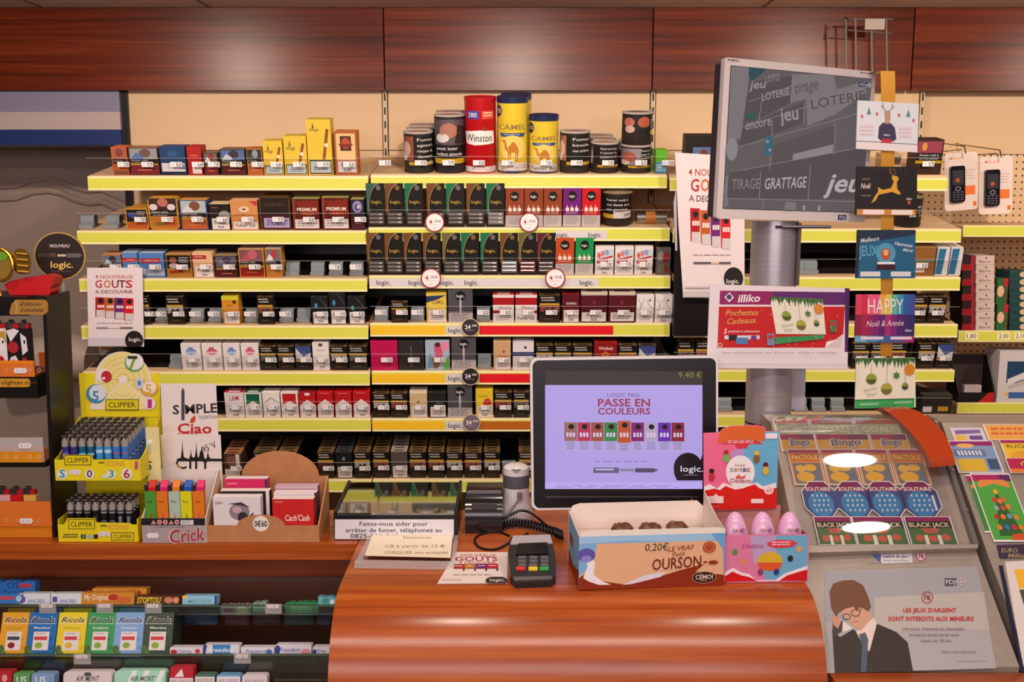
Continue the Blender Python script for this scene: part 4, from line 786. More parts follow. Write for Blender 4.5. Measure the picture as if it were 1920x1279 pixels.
on_peg(1868, 1930, 658, 754.6, 'grey blister pack with silver parts and blue stripe at the picture edge', '#c4bcbc', [('r', .25, .2, 1, .62, '#1c3c5c'), ('p', [(.28, .55), (1, .35), (1, .5), (.3, .66)], '#cfc8c8'), ('p', [(.28, .68), (1, .52), (1, .62), (.35, .74)], '#b4a8a4'), ('r', .35, .8, 1, .92, '#3c5c9c'), ('e', .28, .83, .06, .03, '#d8a020', 10)], name='blister_pack', cat='pack')
# phones in blister cards on wire hooks
def phone(x0, y0, roll, look, look2):
    D0 = 3.5; fr = frame_at(at_D(x0, y0, D0), roll=roll); W, H = .115, .178
    s1 = thing('peg_hook', look2, 'hook', frame_at((fr.o.x, PD, fr.o.z + .06)), 'wire pegboard hooks')
    mb = MB(); q = D0 - PD
    mb.tube([(0, -.002, .02), (0, -.05, .012), (0, q - .02, -.02), (0, q - .035, -.045)], .0022, 'M:#8d8478', 6); part('wire', mb, s1)
    mb = MB(); mb.tube([(.0, -.002, -.035), (.0, q * .8, -.03), (0, q + .0, -.03)], .002, 'M:#8d8478', 6); part('lower_wire', mb, s1)
    root = thing('blister_phone', look, 'phone', fr, 'hanging phone packs')
    mb = MB(); mb.rbox(-W / 2, W / 2, 0, .003, -H, .02, .012, '#dccac2'); d = Dr(mb, WH=(W, H)); d.uf = lambda x, y: ((x - .5) * W, .02 - y * (H + .02))
    d.text('Mobicarte', .38, .09, .05, '#e08a50', .45); d.fine(.62, .3, .92, .5, 4, '#b89a98', .3); d.rect(.62, .58, .92, .74, '#e0702c'); d.rect(.86, .86, .96, .94, '#d06a28')
    part('card', mb, root)
    mb = MB(); w, h = .042, .125; mb.rbox(-.032 - .01, -.032 - .01 + w + .008, -.014, -.0005, -.15, -.15 + h, .008, 'G:#16141a')
    d = Dr(mb, uf=lambda x, y: (-.042 + x * .05, -.15 + h - y * h)); d.y = -.0142; d.rect(.12, .12, .88, .52, '#26232c'); d.rect(.36, .34, .6, .44, '#b04a24'); d.ring(.5, .62, .2, .06, .05, '#8d8a90', ty=.02)
    for a in range(3):
        for b in range(4): d.rect(.14 + .26 * a, .7 + .07 * b, .34 + .26 * a, .735 + .07 * b, '#4c4a52')
    part('handset', mb, root)
phone(1802, 297, -4, 'black mobile phone on white and orange card, hanging behind the lime rail end', 'upper wire hook holding the phone by the lime rail end')
phone(1868, 304, -3, 'black mobile phone on white and orange card, hanging over the perforated board', 'wire hook holding the phone over the perforated board')
# wire brochure rack high on the fascia
fr = Fr(1628, 128, D=3.6); mb = MB()
for x in (1592, 1610, 1640, 1668): a = fr.u(x, 150); b = fr.u(x - 6, 34 if x > 1600 else 36); mb.tube([(a[0], 0, a[1] - .12), (b[0], 0, b[1])], .0035, 'P:#6e6460', 6)
a = fr.u(1598, 36); b = fr.u(1674, 36); mb.tube([(a[0], 0, a[1]), (b[0], 0, b[1])], .0035, 'P:#6e6460', 6)
a = fr.u(1590, 56); b = fr.u(1672, 62); mb.tube([(a[0], .004, a[1]), (b[0], .004, b[1])], .0025, 'P:#6e6460', 6)
a = fr.u(1583, 60); b = fr.u(1586, 32); c = fr.u(1592, 40); mb.tube([(a[0], 0, a[1]), (b[0], 0, b[1]), (c[0], 0, c[1])], .003, 'P:#6e6460', 6)
mb.tube([(fr.u(1636, 45)[0], 0, fr.u(1636, 45)[1]), (fr.u(1636, 45)[0], .138, fr.u(1636, 45)[1])], .004, 'P:#6e6460', 6)
wr = thing('wire_rack', 'thin grey wire rack with small plate in front of the wooden fascia', 'rack', fr)
part('wire', mb, wr); mb = MB(); a = fr.u(1620, 56); b = fr.u(1658, 36); mb.box(a[0], b[0], -.008, -.004, a[1], b[1], '#b8a8a0'); part('name_plate', mb, wr)

# ================================================================ UPPER LEFT: banner box in the back room
fr = frame_at(at_D(110, 272, 3.76)); W = 1.7
x1 = fr.u(228, 272)[0]; x0 = x1 - W
mb = MB(); za, zb_, zc_ = fr.u(110, 243)[1], fr.u(110, 210)[1], fr.u(110, 178)[1]
mb.box(x0, x1, 0, .25, 0, za, 'P:#24356e'); mb.box(x0, x1, 0, .25, za, zb_, '#b8a6a4'); mb.box(x0, x1, 0.003, .25, zb_, zbot - .001 - fr.o.z, '#85819a')
solo('light_box', mb, 'long blue, beige and grey striped box sign under the fascia', 'sign', fr)
# ================================================================ COUNTERS
XL, XR = -.29, .497
mb = MB(); mb.box(-3.0, XL - .002, 1.797, 2.0, ZT - .031, ZT, WOOD_TOP); solo('counter_worktop', mb, 'straight wooden worktop carrying the lighter displays', 'worktop')
ct = thing('cash_desk', 'curved glossy wooden cash desk with bullnose front', 'counter', frame_at(((XL + XR) / 2, 1.5, 0)))
prof = []
for k in range(0, 19):
    a = rad(90 * k / 18); prof.append((1.60 - .135 * math.sin(a) ** 1.0, ZT - .155 * (1 - math.cos(a))))
prof = [(2.0, ZT)] + prof + [(1.455, .45), (1.45, .02)]
inner = [(y + (.02 if y < 1.7 else 0), z - (.0 if z < .8 else .022)) for y, z in reversed(prof)]
ol = [(y - 1.5, z) for y, z in prof + inner]
hw = (XR - XL) / 2
mb = MB().prismx(ol, -hw, hw, WOOD_TOP, True, 'P:#c08050'); part('worktop', mb, ct)
part('body', MB().box(-hw + .02, hw - .02, .05, .45, .03, .7, WOOD_PANEL), ct)
# candy stand: wood panel, glass trays
cs = thing('sweets_stand', 'dark wooden stand with stepped glass trays below the worktop', 'display stand', frame_at((-1.0, 1.93, 0)))
part('back_panel', MB().box(-2.0, .7, 0, .02, .05, ZT - .033, WOOD_PANEL), cs)
part('base', MB().box(-2.0, .7, -.3, -.001, .02, .48, WOOD_PANEL), cs)
TR = {}
for i, (yb, D0, wd, px0) in enumerate(((1138, 1.76, 'upper', -40), (1232, 1.71, 'middle', -40), (1330, 1.66, 'lower', -40))):
    z = at_D(300, yb, D0).z; X1 = XL - 1.0 * 0 - .012; lip = at_D(300, (1137, 1228, 1279)[i] if i == 0 else (0, 1226, 1300)[i], D0).z
    mb = MB(); mb.box(-2.0, X1 + 1.0, D0 - 1.93, -.002, z - .0125, z - .0085, GREENGLASS); part('glass_tray', mb, cs)
    zl = z + (.004, .006, .02)[i]; mb = MB(); mb.box(-2.0, X1 + 1.0, D0 - 1.93 - .004, D0 - 1.93, z - (.0145 if i == 0 else .045), zl, GREENGLASS); mb.box(-2.0, X1 + 1.0, D0 - 1.93 - .005, D0 - 1.93 + .001, zl - .0015, zl, '#5a6a5c'); part('front_lip', mb, cs)
    TR[i] = (z, D0)
def clip(i, px, py):
    z, D0 = TR[i]; p = at_D(px, py, D0 - .006)
    mb = MB(); mb.box(-.015, .015, -.004, 0, -.012, .006, ACRYL_EDGE); mb.prism(rrect(-.011, -.001, .011, .006, .003), -.0048, -.0041, '#e8dcdc'); d = Dr(mb, WH=(.02, .007)); d.y = -.005; d.uf = lambda x, y: ((x - .5) * .02, .006 - y * .007); d.text('1,20', .5, .5, .5, '#a89298', .6)
    q = part('price_clip', mb, cs); q.matrix_local = Matrix.Translation(p - Vector((-1.0, 1.93, 0)))
for x, y in ((90, 1137), (197, 1137), (288, 1137), (513, 1138)): clip(0, x, y)
for x, y in ((155, 1232), (455, 1231)): clip(1, x, y)
# sweets boxes, middle tray: six herb sweet boxes
RC = [(-6, 48, '#e0a020', '#d88a10', 'orange', "L'Original"), (44, 101, '#1c6ab0', '#105a9c', 'deep blue', 'Menthol'), (101, 157, '#e4cc28', '#d8b818', 'lemon yellow', 'Citron'), (156, 211, '#3a9a58', '#2c8448', 'green', 'Eucalyptus'), (209, 266, '#7ea4d4', '#6c94c8', 'pale blue', 'Fraîcheur'), (263, 321, '#3c4a3c', '#2f3c30', 'dark olive green', 'Menthe')]
for i, (x0, x1, c1, c2, w_, t) in enumerate(RC):
    z, D0 = TR[1]; fr = Fr((x0 + x1) / 2, 1231, D=D0 + .012, lean=-24, roll=0); W = fr.u(x1, 1231)[0] - fr.u(x0, 1231)[0] - .002; H = .078
    mb = MB(); mb.box(-W / 2, W / 2, 0, .017, 0, H, c2, front=c1); d = Dr(mb, WH=(W, H))
    d.text('Ricola', .5, .16, .13, '#f0ece4', .84, shear=.3, bold=2); d.text('Ricola', .5, .165, .12, '#1c1a18', .8, shear=.3, bold=1); d.rect(.04, .255, .96, .265, '#e8e4d8')
    d.text(t, .5, .35, .055, '#e8ecdc' if i not in (0, 2) else '#8aa020', .55); d.rect(.24, .44, .78, .86, '#e0d8d6'); d.rect(.28, .55, .72, .63, '#c83a44' if i else '#3c4448'); d.fine(.3, .47, .7, .52, 1, '#b89898')
    d.ell(.45, .75, .13, .07, '#8aa83c' if i not in (0, 2) else ('#8c1c20' if i == 0 else '#d8b028'), 14)
    d.ell(.1, .84, .12, .1, '#4a6a34', 7); d.ell(.2, .93, .1, .06, '#5c8040', 7); d.ell(.84, .6, .05, .05, c2, 6); d.ell(.9, .8, .06, .06, c2, 6)
    a = solo('herb_sweet_box', mb, f'{w_} box of herb sweets leaning on the middle glass tray', 'sweet box', fr, 'herb sweet boxes')
    for k in (1, 2):
        b = a.copy(); COL.objects.link(b); b.matrix_world = Matrix.Translation(Vector((0, .0188 * k, 0))) @ fr.M
        b['label'] = f'{w_} herb sweet boxes queued behind the front {w_} one'; b['group'] = f'{w_} sweet boxes queued behind'
def bar(i, x0, x1, y0, y1, look, body, ops=(), D1=.02, lean=-12, name='chewing_gum_pack', cat='pack', dep=.02, grp=None, crinkle=False, roll=0):
    z, D0 = TR[i]; fr = Fr((x0 + x1) / 2, y1, D=D0 + D1, lean=lean, roll=roll); W = fr.u(x1, y1)[0] - fr.u(x0, y1)[0] - .001; H = fr.u((x0 + x1) / 2, y0)[1]
    mb = MB()
    if crinkle:
        R = random.Random(x0); n = 14; up = [(-W / 2 + W * k / n, H * (1 - R.uniform(0, .22))) for k in range(n, -1, -1)]; lo = [(-W / 2 + W * k / n, H * R.uniform(0, .08)) for k in range(n + 1)]
        mb.prism(lo + up, 0, dep, body)
    else: mb.rbox(-W / 2, W / 2, 0, dep, 0, H, min(W, H) * .12, body)
    d = Dr(mb, WH=(W, H))
    for op in ops: {'r': d.rect, 't': d.text, 'e': d.ell, 'p': d.poly, 'f': d.fine, 'l': d.line}[op[0]](*op[1:])
    return solo(name, mb, look, cat, fr, grp)
U = 0
bar(0, -10, 66, 1087, 1112, 'upper blue sweets bag with white letters at the end of the glass tray', 'G:#2c6ab4', [('t', 'OS', .45, .4, .5, '#1c2c6c', .3), ('r', .6, .3, .9, .6, '#a8343c')], .045, name='sweets_bag', cat='bag', crinkle=True)
bar(0, -14, 44, 1112, 1133, 'lower blue sweets bag with red logo at the end of the glass tray', 'G:#3a7cc4', [('r', .2, .3, .7, .6, '#c04450'), ('e', .85, .5, .1, .3, '#a8c4e4', 10)], .012, name='sweets_bag', cat='bag', crinkle=True)
for i, x in enumerate((35, 95)): bar(0, x, x + 59, 1113, 1133, ('first', 'second')[i] + ' white box with blue corner mark beside the sweets bags', '#d4dce4', [('r', .05, .3, .2, .8, '#5c4c9c'), ('t', 'ANCRES', .55, .72, .35, '#4a6cac', .55)], .012, name='sweets_box', cat='box', grp='white sweets boxes')
GLD = 'G:#cf8a34'
bar(0, 172, 275, 1103, 1121, 'rear golden brown nut bar with cream lettering on the upper tray', GLD, [('t', 'Régl Original', .27, .4, .5, '#efe4d0', .45), ('e', .75, .5, .16, .35, '#a83424', 12), ('e', .6, .55, .08, .25, '#d8b060', 10)], .035, name='snack_bar', cat='bar')
bar(0, 152, 252, 1111, 1134, 'front golden brown nut bar with red fruit on the upper tray', GLD, [('t', 'My Original', .28, .38, .45, '#efe4d0', .45), ('e', .6, .4, .1, .25, '#b83424', 12), ('e', .8, .6, .14, .3, '#c8682c', 12)], .01, name='snack_bar', cat='bar')
bar(0, 254, 337, 1118, 1133, 'yellow and brown sweets roll with bold letters on the upper tray', '#5c3420', [('t', 'STOPTOU', .3, .5, .75, '#e8d828', .55, 0, .3, 2), ('e', .75, .5, .1, .4, '#c88060', 10), ('e', .92, .5, .07, .4, '#d8985c', 10)], .01, name='sweets_roll', cat='roll')
bar(0, 341, 407, 1117, 1136, 'sky blue sweets box with green lettering on the upper tray', '#8cc0dc', [('t', 'MENTHOS', .5, .55, .35, '#5a9a94', .65), ('r', .0, .0, .15, .3, '#e0c840'), ('r', .93, 0, 1, 1, '#2c4a8c')], .01, name='sweets_box', cat='box')
for x0, x1, y0, y1, c, lk, o_ in ((413, 471, 1133, 1153, 'G:#9a8c94', 'crumpled silver and pink packet in front of the upper tray lip', [('r', .1, .4, .4, .8, '#8c2448'), ('e', .7, .5, .2, .3, '#c8c49c')]),
        (473, 499, 1128, 1148, 'G:#8aa89c', 'small crumpled silver green packet beside the price clip', []), (534, 598, 1128, 1150, 'G:#2c8c5c', 'long emerald green crinkled packet on the upper tray', [('f', .15, .4, .8, .8, 2, '#a8d8bc')]), (596, 632, 1118, 1136, 'G:#6cb4c4', 'teal crinkled packet touching the cash desk side', [('e', .4, .5, .2, .3, '#3c9484'), ('e', .75, .6, .12, .25, '#e0ecf0')])):
    bar(0, x0, x1, y0, y1, lk, c, o_, .012, name='sweets_packet', cat='packet', crinkle=True)
# hanging dark wrappers seen through the lip (packs queued upright behind the lip)
for j, (x0, x1, c, lk) in enumerate(((342, 410, '#27384e', 'dark blue'), (420, 470, '#4a1c2c', 'wine red'), (474, 528, '#33221e', 'dark brown'), (532, 590, '#26332a', 'dark green'), (592, 622, '#2a2440', 'violet black'))):
    z, D0 = TR[0]; fr = Fr((x0 + x1) / 2, 1172, D=D0 + .05); W = fr.u(x1, 1172)[0] - fr.u(x0, 1172)[0] - .004
    mb = MB().rbox(-W / 2, W / 2, 0, .03, 0, .028, .003, 'G:' + c); d = Dr(mb, WH=(W, .028)); d.fine(0.05, .1, .95, .9, 5, '#5a5a60', .18)
    solo('gum_carton', mb, f'{lk} gum carton under the glass of the upper tray', 'carton', fr, 'dark cartons under the upper tray')
for j, (x0, x1, y0, o_, lk) in enumerate(((318, 380, 1214, [('e', .12, .6, .1, .3, '#b82c34'), ('t', 'Chewing', .45, .5, .4, '#6a6ca8', .4), ('e', .85, .5, .08, .3, '#c83a44')], 'white gum pack with red spot beside the olive sweet box'),
        (381, 449, 1209, [('r', .25, 0, .75, 1, '#3a84c4'), ('t', 'Freedent', .5, .5, .45, '#e8f0f8', .7, 0, .3), ('p', [(0, 0), (.1, 0), (.05, 1), (0, 1)], '#2c3c8c')], 'blue centred gum pack, second along the middle tray'),
        (451, 514, 1214, [('t', 'Freedent', .45, .5, .45, '#3a5ca8', .6, 0, .3), ('e', .85, .6, .1, .35, '#4a6cb4')], 'white gum pack with blue lettering above the price clip'),
        (516, 584, 1209, [('t', 'Freedent', .4, .5, .45, '#3a4c9c', .6, 0, .3), ('e', .85, .7, .14, .3, '#d88c9c'), ('e', .06, .5, .07, .45, '#2c3c8c')], 'white and pink gum pack, fourth along the middle tray'),
        (586, 622, 1213, [('t', 'Free', .45, .5, .45, '#3a4c9c', .5, 0, .3), ('e', .1, .6, .1, .3, '#2c3c8c')], 'short white gum pack touching the cash desk side'))):
    bar(1, x0, x1, y0, 1228, lk, '#dcd6e0', o_, .01, grp='gum packs on the middle tray')
for x0, x1, y0, c, lk, o_ in ((-15, 20, 1258, '#b4202c', 'red gum pack at the edge of the lower tray', [('e', .6, .2, .15, .1, '#e0a0a0')]), (22, 54, 1262, '#5c9c5c', 'green gum box with white letters on the lower tray', [('t', 'US', .5, .2, .2, '#e8ece8', .6)]), (56, 100, 1262, '#7c9cc8', 'pale blue gum box with white letters on the lower tray', [('t', 'US', .4, .2, .2, '#e8ece8', .45)]),
        (116, 208, 1259, '#dccfd0', 'white mint bag with black lettering on the lower tray', [('t', 'AIR MENT', .5, .2, .15, '#3a3438', .5, 0, .4), ('e', .5, .08, .08, .06, '#5a5458')]), (212, 309, 1257, '#a4dcc4', 'mint green striped bag on the lower tray', [('p', [(.05, 1), (.35, 0), (.45, 0), (.15, 1)], '#e8f0ec'), ('p', [(.3, 1), (.6, 0), (.7, 0), (.4, 1)], '#e8f0ec'), ('p', [(.6, 1), (.9, 0), (1, 0), (.7, 1)], '#e8f0ec'), ('t', 'AIR MENT', .55, .22, .14, '#4a5450', .5, 0, .4)]),
        (316, 361, 1250, '#b81c2c', 'red and white gum box at the front of the lower tray', [('p', [(.2, .25), (.5, .05), (.6, .25)], '#e8e0e0'), ('r', 0, .28, 1, .42, '#e4dce0'), ('t', 'HOLLYWOOD', .5, .35, .07, '#a83444', .85), ('r', 0, .42, 1, .55, '#5c2c7c')]), (363, 402, 1264, '#4c6c5c', 'green edged gum box beside the red and white one', [('r', .02, .08, .98, .6, '#d8dcd4'), ('t', 'HOLLYWOOD', .5, .18, .1, '#a83c44', .8)]),
        (404, 450, 1265, '#6ca0c8', 'blue edged gum box on the lower tray', [('r', .02, .06, .98, .6, '#e0dce4'), ('t', 'HOLLYWOOD', .5, .18, .1, '#a04868', .8)]), (452, 500, 1265, '#d8ccd0', 'white gum box, last one on the lower tray', [('t', 'HOLLYWOOD', .5, .2, .1, '#a86a70', .8)])):
    bar(2, x0, x1, y0, 1327, lk, c, o_, .01, lean=-14, name='gum_box', cat='box')
# ================================================================ LIGHTER DISPLAYS
def lighter_mb(col, art, head=True, R=.0068, H=.056):
    mb = MB(); mb.lathe([(R * .9, 0), (R, .003), (R, H)], col, 14, 0, 0); mb.cap(R, H, col, 14)
    d = Dr(mb, uf=lambda x, y: (R * math.sin((x - .5) * math.pi), -R * math.cos((x - .5) * math.pi), H * (1 - y)), e=.00006); d.cyl = True; d.k = 2
    for op in art: {'r': d.rect, 'e': d.ell, 't': d.text, 'f': d.fine, 'p': d.poly}[op[0]](*op[1:])
    hb = MB(); hb.lathe([(R * .96, H), (R * .96, H + .015), (R * .8, H + .016)], 'G:#9c948e', 14); hb.box(-R * .7, -R * .2, -R * 1.0, R * .2, H + .012, H + .019, 'M:#5a5250'); hb.box(-R * .1, R * .8, -R * .7, R * .6, H + .013, H + .021, 'P:#3a3030'); hb.tube([(-R * .6, -R * .35, H + .019), (R * .2, -R * .35, H + .019)], .0028, 'M:#a09a98', 8)
    return mb, hb
def lighter_proto(col, art, look, fr, grp, name='round_lighter'):
    a, b = lighter_mb(col, art); r = thing(name, look, 'lighter', fr, grp); part('body', a, r); part('metal_cap', b, r); return r
BL = 'P:'
TOPL = [('#3c3480', [('e', .5, .45, .22, .06, '#e8e8f0'), ('e', .5, .45, .12, .035, '#2c2440'), ('r', .2, .62, .8, .72, '#a82434'), ('r', .1, .2, .9, .28, '#7060b0')], 'violet'), ('#3c3480', [('e', .55, .45, .22, .06, '#e8e8f0'), ('e', .55, .45, .12, .035, '#2c2440'), ('r', .2, .62, .8, .72, '#a82434')], 'violet'),
        ('#1c5c84', [('r', .1, .22, .9, .3, '#8cc8dc'), ('e', .5, .5, .3, .08, '#16243c'), ('e', .6, .62, .2, .03, '#e0e0e8')], 'teal blue'), ('#1c5c84', [('r', .1, .22, .9, .3, '#8cc8dc'), ('e', .5, .5, .3, .08, '#16243c'), ('e', .4, .62, .2, .03, '#e0e0e8')], 'teal blue'),
        ('#3a90cc', [('r', .05, .1, .95, .22, '#a8d4ec'), ('r', .15, .42, .85, .56, '#1c1c28'), ('r', .3, .46, .7, .5, '#e8e8ec'), ('r', .2, .62, .8, .7, '#b02c38')], 'sky blue'), ('#3a90cc', [('r', .05, .1, .95, .22, '#a8d4ec'), ('r', .15, .42, .85, .56, '#1c1c28'), ('r', .3, .46, .7, .5, '#e8e8ec'), ('r', .2, .62, .8, .7, '#b02c38')], 'sky blue'),
        ('#3c78c8', [('r', .1, .2, .9, .24, '#c04858'), ('e', .5, .5, .3, .12, '#4c1c28'), ('r', .25, .48, .75, .53, '#e8e0dc'), ('r', .3, .66, .7, .8, '#a03038')], 'mid blue'), ('#3c78c8', [('r', .1, .2, .9, .24, '#c04858'), ('e', .5, .5, .3, .12, '#4c1c28'), ('r', .25, .48, .75, .53, '#e8e0dc'), ('r', .3, .66, .7, .8, '#a03038')], 'mid blue')]
YEL = 'P:#e2cf20'
# lower tray: black lighters
LD = 1.86
def cfr(px, py, D0=None, yaw=0, **k):
    return Fr(px, py, z=ZT + .0008, yaw=yaw, **k)
lo = cfr(185, 1016, yaw=0); s0 = (lo.u(186, 1016)[0] - lo.u(185, 1016)[0])
def sx(fr, px, py=1000): return fr.u(px, py)[0]
def sz(fr, py, px=185): return fr.u(px, py)[1]
x0, x1 = sx(lo, 109), sx(lo, 259); zt = sz(lo, 984)
root = thing('lighter_tray', 'low yellow cardboard tray full of black lighters on the worktop', 'display tray', lo)
mb = MB(); mb.box(x0, x1, 0, .002, 0, zt, YEL); mb.box(x0, x0 + .002, .002, .12, 0, zt + .01, YEL); mb.box(x1 - .002, x1, .002, .12, 0, zt + .01, YEL); mb.box(x0, x1, .12, .122, 0, zt + .02, YEL); mb.box(x0 + .002, x1 - .002, .002, .12, .0, .002, YEL)
mb.prism([(x0 + .012, zt), (sx(lo, 128), sz(lo, 972)), (sx(lo, 180), sz(lo, 972)), (sx(lo, 182), sz(lo, 980)), (sx(lo, 243), sz(lo, 981)), (x1 - .01, zt)], 0, .0015, YEL)
d = Dr(mb, lo); 
def clipper(d, cx, cy, w_, h): d.rect(cx - w_ / 2, cy - h / 2, cx + w_ / 2, cy + h / 2, '#2c2a10'); d.rect(cx - w_ / 2 + 1.3, cy - h / 2 + 1.3, cx + w_ / 2 - 1.3, cy + h / 2 - 1.3, YEL); d.text('CLIPPER', cx, cy, h * .5, '#2c2a10', w_ * .82)
clipper(d, 153, 983, 50, 19); clipper(d, 230, 1006, 43, 15); d.fine(188, 984, 202, 991, 1, '#6a6020'); d.text('ICONS', 222, 988, 9, '#d8804c', 38, 0, 0, 0)
d.rect(152, 1002, 161, 1010, '#2c3440'); d.text('f', 157, 1006, 6, 'w'); d.ell(169, 1006, 5, 4.5, '#8cb4bc'); d.rect(176, 1002, 184, 1010, '#2c2024'); d.fine(118, 1001, 148, 1010, 2, '#5c5a28')
part('tray', mb, root); mb = MB(); d = Dr(mb, lo); d.y = -.0012; d.poly([(186, 997), (204, 997), (207, 1001), (204, 1006), (186, 1006), (183, 1001)], '#e4dce0'); d.text('€ 1,80', 195, 1001.5, 5, '#b8a8b8', 14); part('price_sticker', mb, root)
base = lighter_proto('P:#17161a', [('r', .12, .05, .88, .12, '#8d8a90'), ('e', .5, .5, .25, .1, '#3a2c38')], 'black lighter', frame_at((0, -50, 0)), 'black lighters in the low tray')
protos = []
arts = [[('r', .12, .04, .88, .1, '#8d8a90'), ('e', .5, .4, .22, .08, '#4a3440')], [('r', .12, .04, .88, .1, '#8d8a90'), ('e', .5, .4, .25, .1, '#2c2c38'), ('e', .5, .45, .2, .07, '#5a444c')], [('r', .12, .04, .88, .1, '#6a6a58'), ('r', .4, .2, .6, .9, '#3c3430')], [('r', .3, .2, .7, .9, '#4a3438')],
        [('r', .12, .04, .88, .1, '#8d8a90'), ('e', .5, .5, .4, .17, '#5c6478'), ('e', .5, .5, .28, .12, '#3a2c34')], [('r', .12, .04, .88, .1, '#8d8a90'), ('e', .5, .5, .4, .17, '#5c6478'), ('e', .5, .5, .28, .12, '#3a2c34')], [('r', .12, .04, .88, .1, '#8d8a90'), ('r', .35, .2, .65, .95, '#6a7484')], [('r', .12, .04, .88, .1, '#8d8a90'), ('r', .35, .2, .65, .95, '#6a7484'), ('t', 'I', .5, .5, .3, 'k', .2)]]
def del_tree(o):
    for c in list(o.children): bpy.data.objects.remove(c)
    bpy.data.objects.remove(o)
del_tree(base)
ladesc = ['dim spot pattern', 'round violet print', 'brown stripe', 'reddish stripe', 'large grey ring print, first of two', 'large grey ring print, second of two', 'grey vertical band', 'grey vertical band and black mark']
for i in range(8):
    fx = lo.M @ Vector((sx(lo, 129.5 + i * 15.7), .014, .0028)); r = lighter_proto('P:#17161a', arts[i], f'black lighter with {ladesc[i]}, front row of low tray', frame_at(fx), 'black lighters in the low tray')
    for k in (1, 2): copy_tree(r, Matrix.Translation((0, .0165 * k, .004 * 0)) @ r.matrix_world, f'black lighter in row {("two","three")[k-1]} of the low tray, column {ORD[i]}', 'black lighters in the rear rows')
# upper tray with header
up = thing('lighter_display', 'yellow cardboard lighter display with round number wheel header', 'display', lo)
ux = lambda px, y=.0, py=870: lo.u(px, py, y)[0]
uz = lambda py, y=.0, px=185: lo.u(px, py, y)[1]
y0, y1 = .0, .125
X0, X1 = ux(103), ux(262); Z0, Z1 = uz(901), uz(862); XB0, XB1 = ux(160, y1), ux(297, y1)
mb = MB()
def quad3(mb, a, b, c, e, mat): mb.face([a, b, c, e], mat)
yL = .055
TW = .0018
zr0 = uz(780, y1)
mb.box(X0, X1, -.001, .001, Z0, Z1, YEL); mb.box(X0, X1, .001, y1, Z0, Z0 + .002, YEL)
mb.prism([(ux(122), Z1), (ux(120), uz(853)), (ux(173), uz(853)), (ux(175), uz(862)), (ux(233), uz(861)), (ux(236), Z1)], -.001, .001, YEL)
for X in (X0, X1):
    mb.prismx([(0, Z0), (0, Z1), (.02, Z1 + .004), (.05, Z1 + .02), (y1 - .01, zr0), (y1, zr0), (y1, Z0)], X - TW / 2, X + TW / 2, YEL)
mb.box(X0, X1, y1, y1 + .002, 0.0, uz(700, y1), YEL)
part('tray', mb, up)
# header wheel
hy = y1 - .003
mb = MB(); c = lo.u(231, 715, hy); R1 = lo.u(284, 715, hy)[0] - c[0]
ol = ellpts(c[0], c[1], R1, R1 * 1.06, 28, -12, 192) + [(ux(175, hy), uz(768, hy)), (ux(290, hy), uz(768, hy))][0:1] + [(ux(288, hy), uz(768, hy))]
mb.prism(ol, hy, hy + .002, '#e4d8d4', '#e4d8d4'); d = Dr(mb, lo, y=hy - .0002)
d.ell(231, 712, 50, 52, '#e4d488', 30); 
for q in (42, 32, 22, 12): d.ring(231, 712, q, q, 1.2, '#d0b84c', 28, ty=1.2)
d.poly([(231, 712), (188, 756), (196, 768), (272, 768), (280, 752)], '#e8d890'); d.line([(231, 712), (190, 756)], 2.5, '#e8d8cc'); d.line([(231, 712), (275, 752)], 2.5, '#e8d8cc'); d.line([(190, 711), (272, 712)], .8, '#b8986c'); d.ell(231, 711, 8, 7, '#e8dcdc')
for q in (16, 26, 36): d.ring(231, 730, q, q * .8, 1, '#d0b84c', 16, 30, 150, ty=1)
d.ell(252, 680, 18, 17, '#5c9c70'); d.ell(253, 678, 16.5, 15.5, '#e4dcdc'); d.text('7', 249, 680, 26, '#6a9c2c', 17, bold=2); d.rect(240, 668, 258, 673, '#2c3020')
d.ell(195, 704, 14, 13, '#e4dcdc'); d.ell(200, 706, 10, 11, '#b8242c'); d.text('6', 197, 705, 17, '#b8242c', 11, bold=2); d.ell(195, 709, 3, 2.5, '#e4dcdc')
d.ell(181, 738, 19, 18, '#3a84ac'); d.ell(184, 736, 16, 15, '#d8d8dc'); d.text('5', 180, 742, 18, '#3a84b4', 12, bold=2)
d.ell(280, 728, 16, 15, '#d89c3c'); d.ell(281, 726, 13, 12, '#e8dccc'); d.text('5', 279, 729, 17, '#d8a83c', 11, bold=2)
d.ell(262, 718, 8, 11, '#c8ccd8'); d.ell(262, 718, 3.5, 5, '#5c7cac')
part('header_wheel', mb, up)
mb = MB(); d = Dr(mb, lo, y=y1 - .0015); d.rect(160, 708, 300, 782, YEL); d.y = hy - .0016; clipper(d, 229, 759, 62, 20); d.ell(281, 757, 11, 11, '#e4d4dc'); d.text('1', 281, 757, 16, '#b42c74', 8, bold=2); part('header_card', mb, up)
mb = MB(); d = Dr(mb, lo, y=-.0014); clipper(d, 146, 863, 50, 19); d.fine(184, 866, 196, 872, 1, '#6a6020'); d.text('ICONS', 216, 869, 9, '#d8804c', 34, 0, 0, 0)
for cx, t, c1, r in ((117, 'S', '#3a8ca0', 10), (168, '0', '#4c2c34', 9), (209, '3', '#3a8c74', 9), (238, '6', '#b8242c', 11)):
    d.ell(cx, 889, r, r, '#dce0dc'); d.text(t, cx, 888, r * 1.5, c1, r * 1.1, bold=2)
d.ell(197, 893, 5, 4, '#c8d4dc'); d.text('1', 262 - 6, 872, 15, '#c84c7c', 6); part('front_artwork', mb, up)
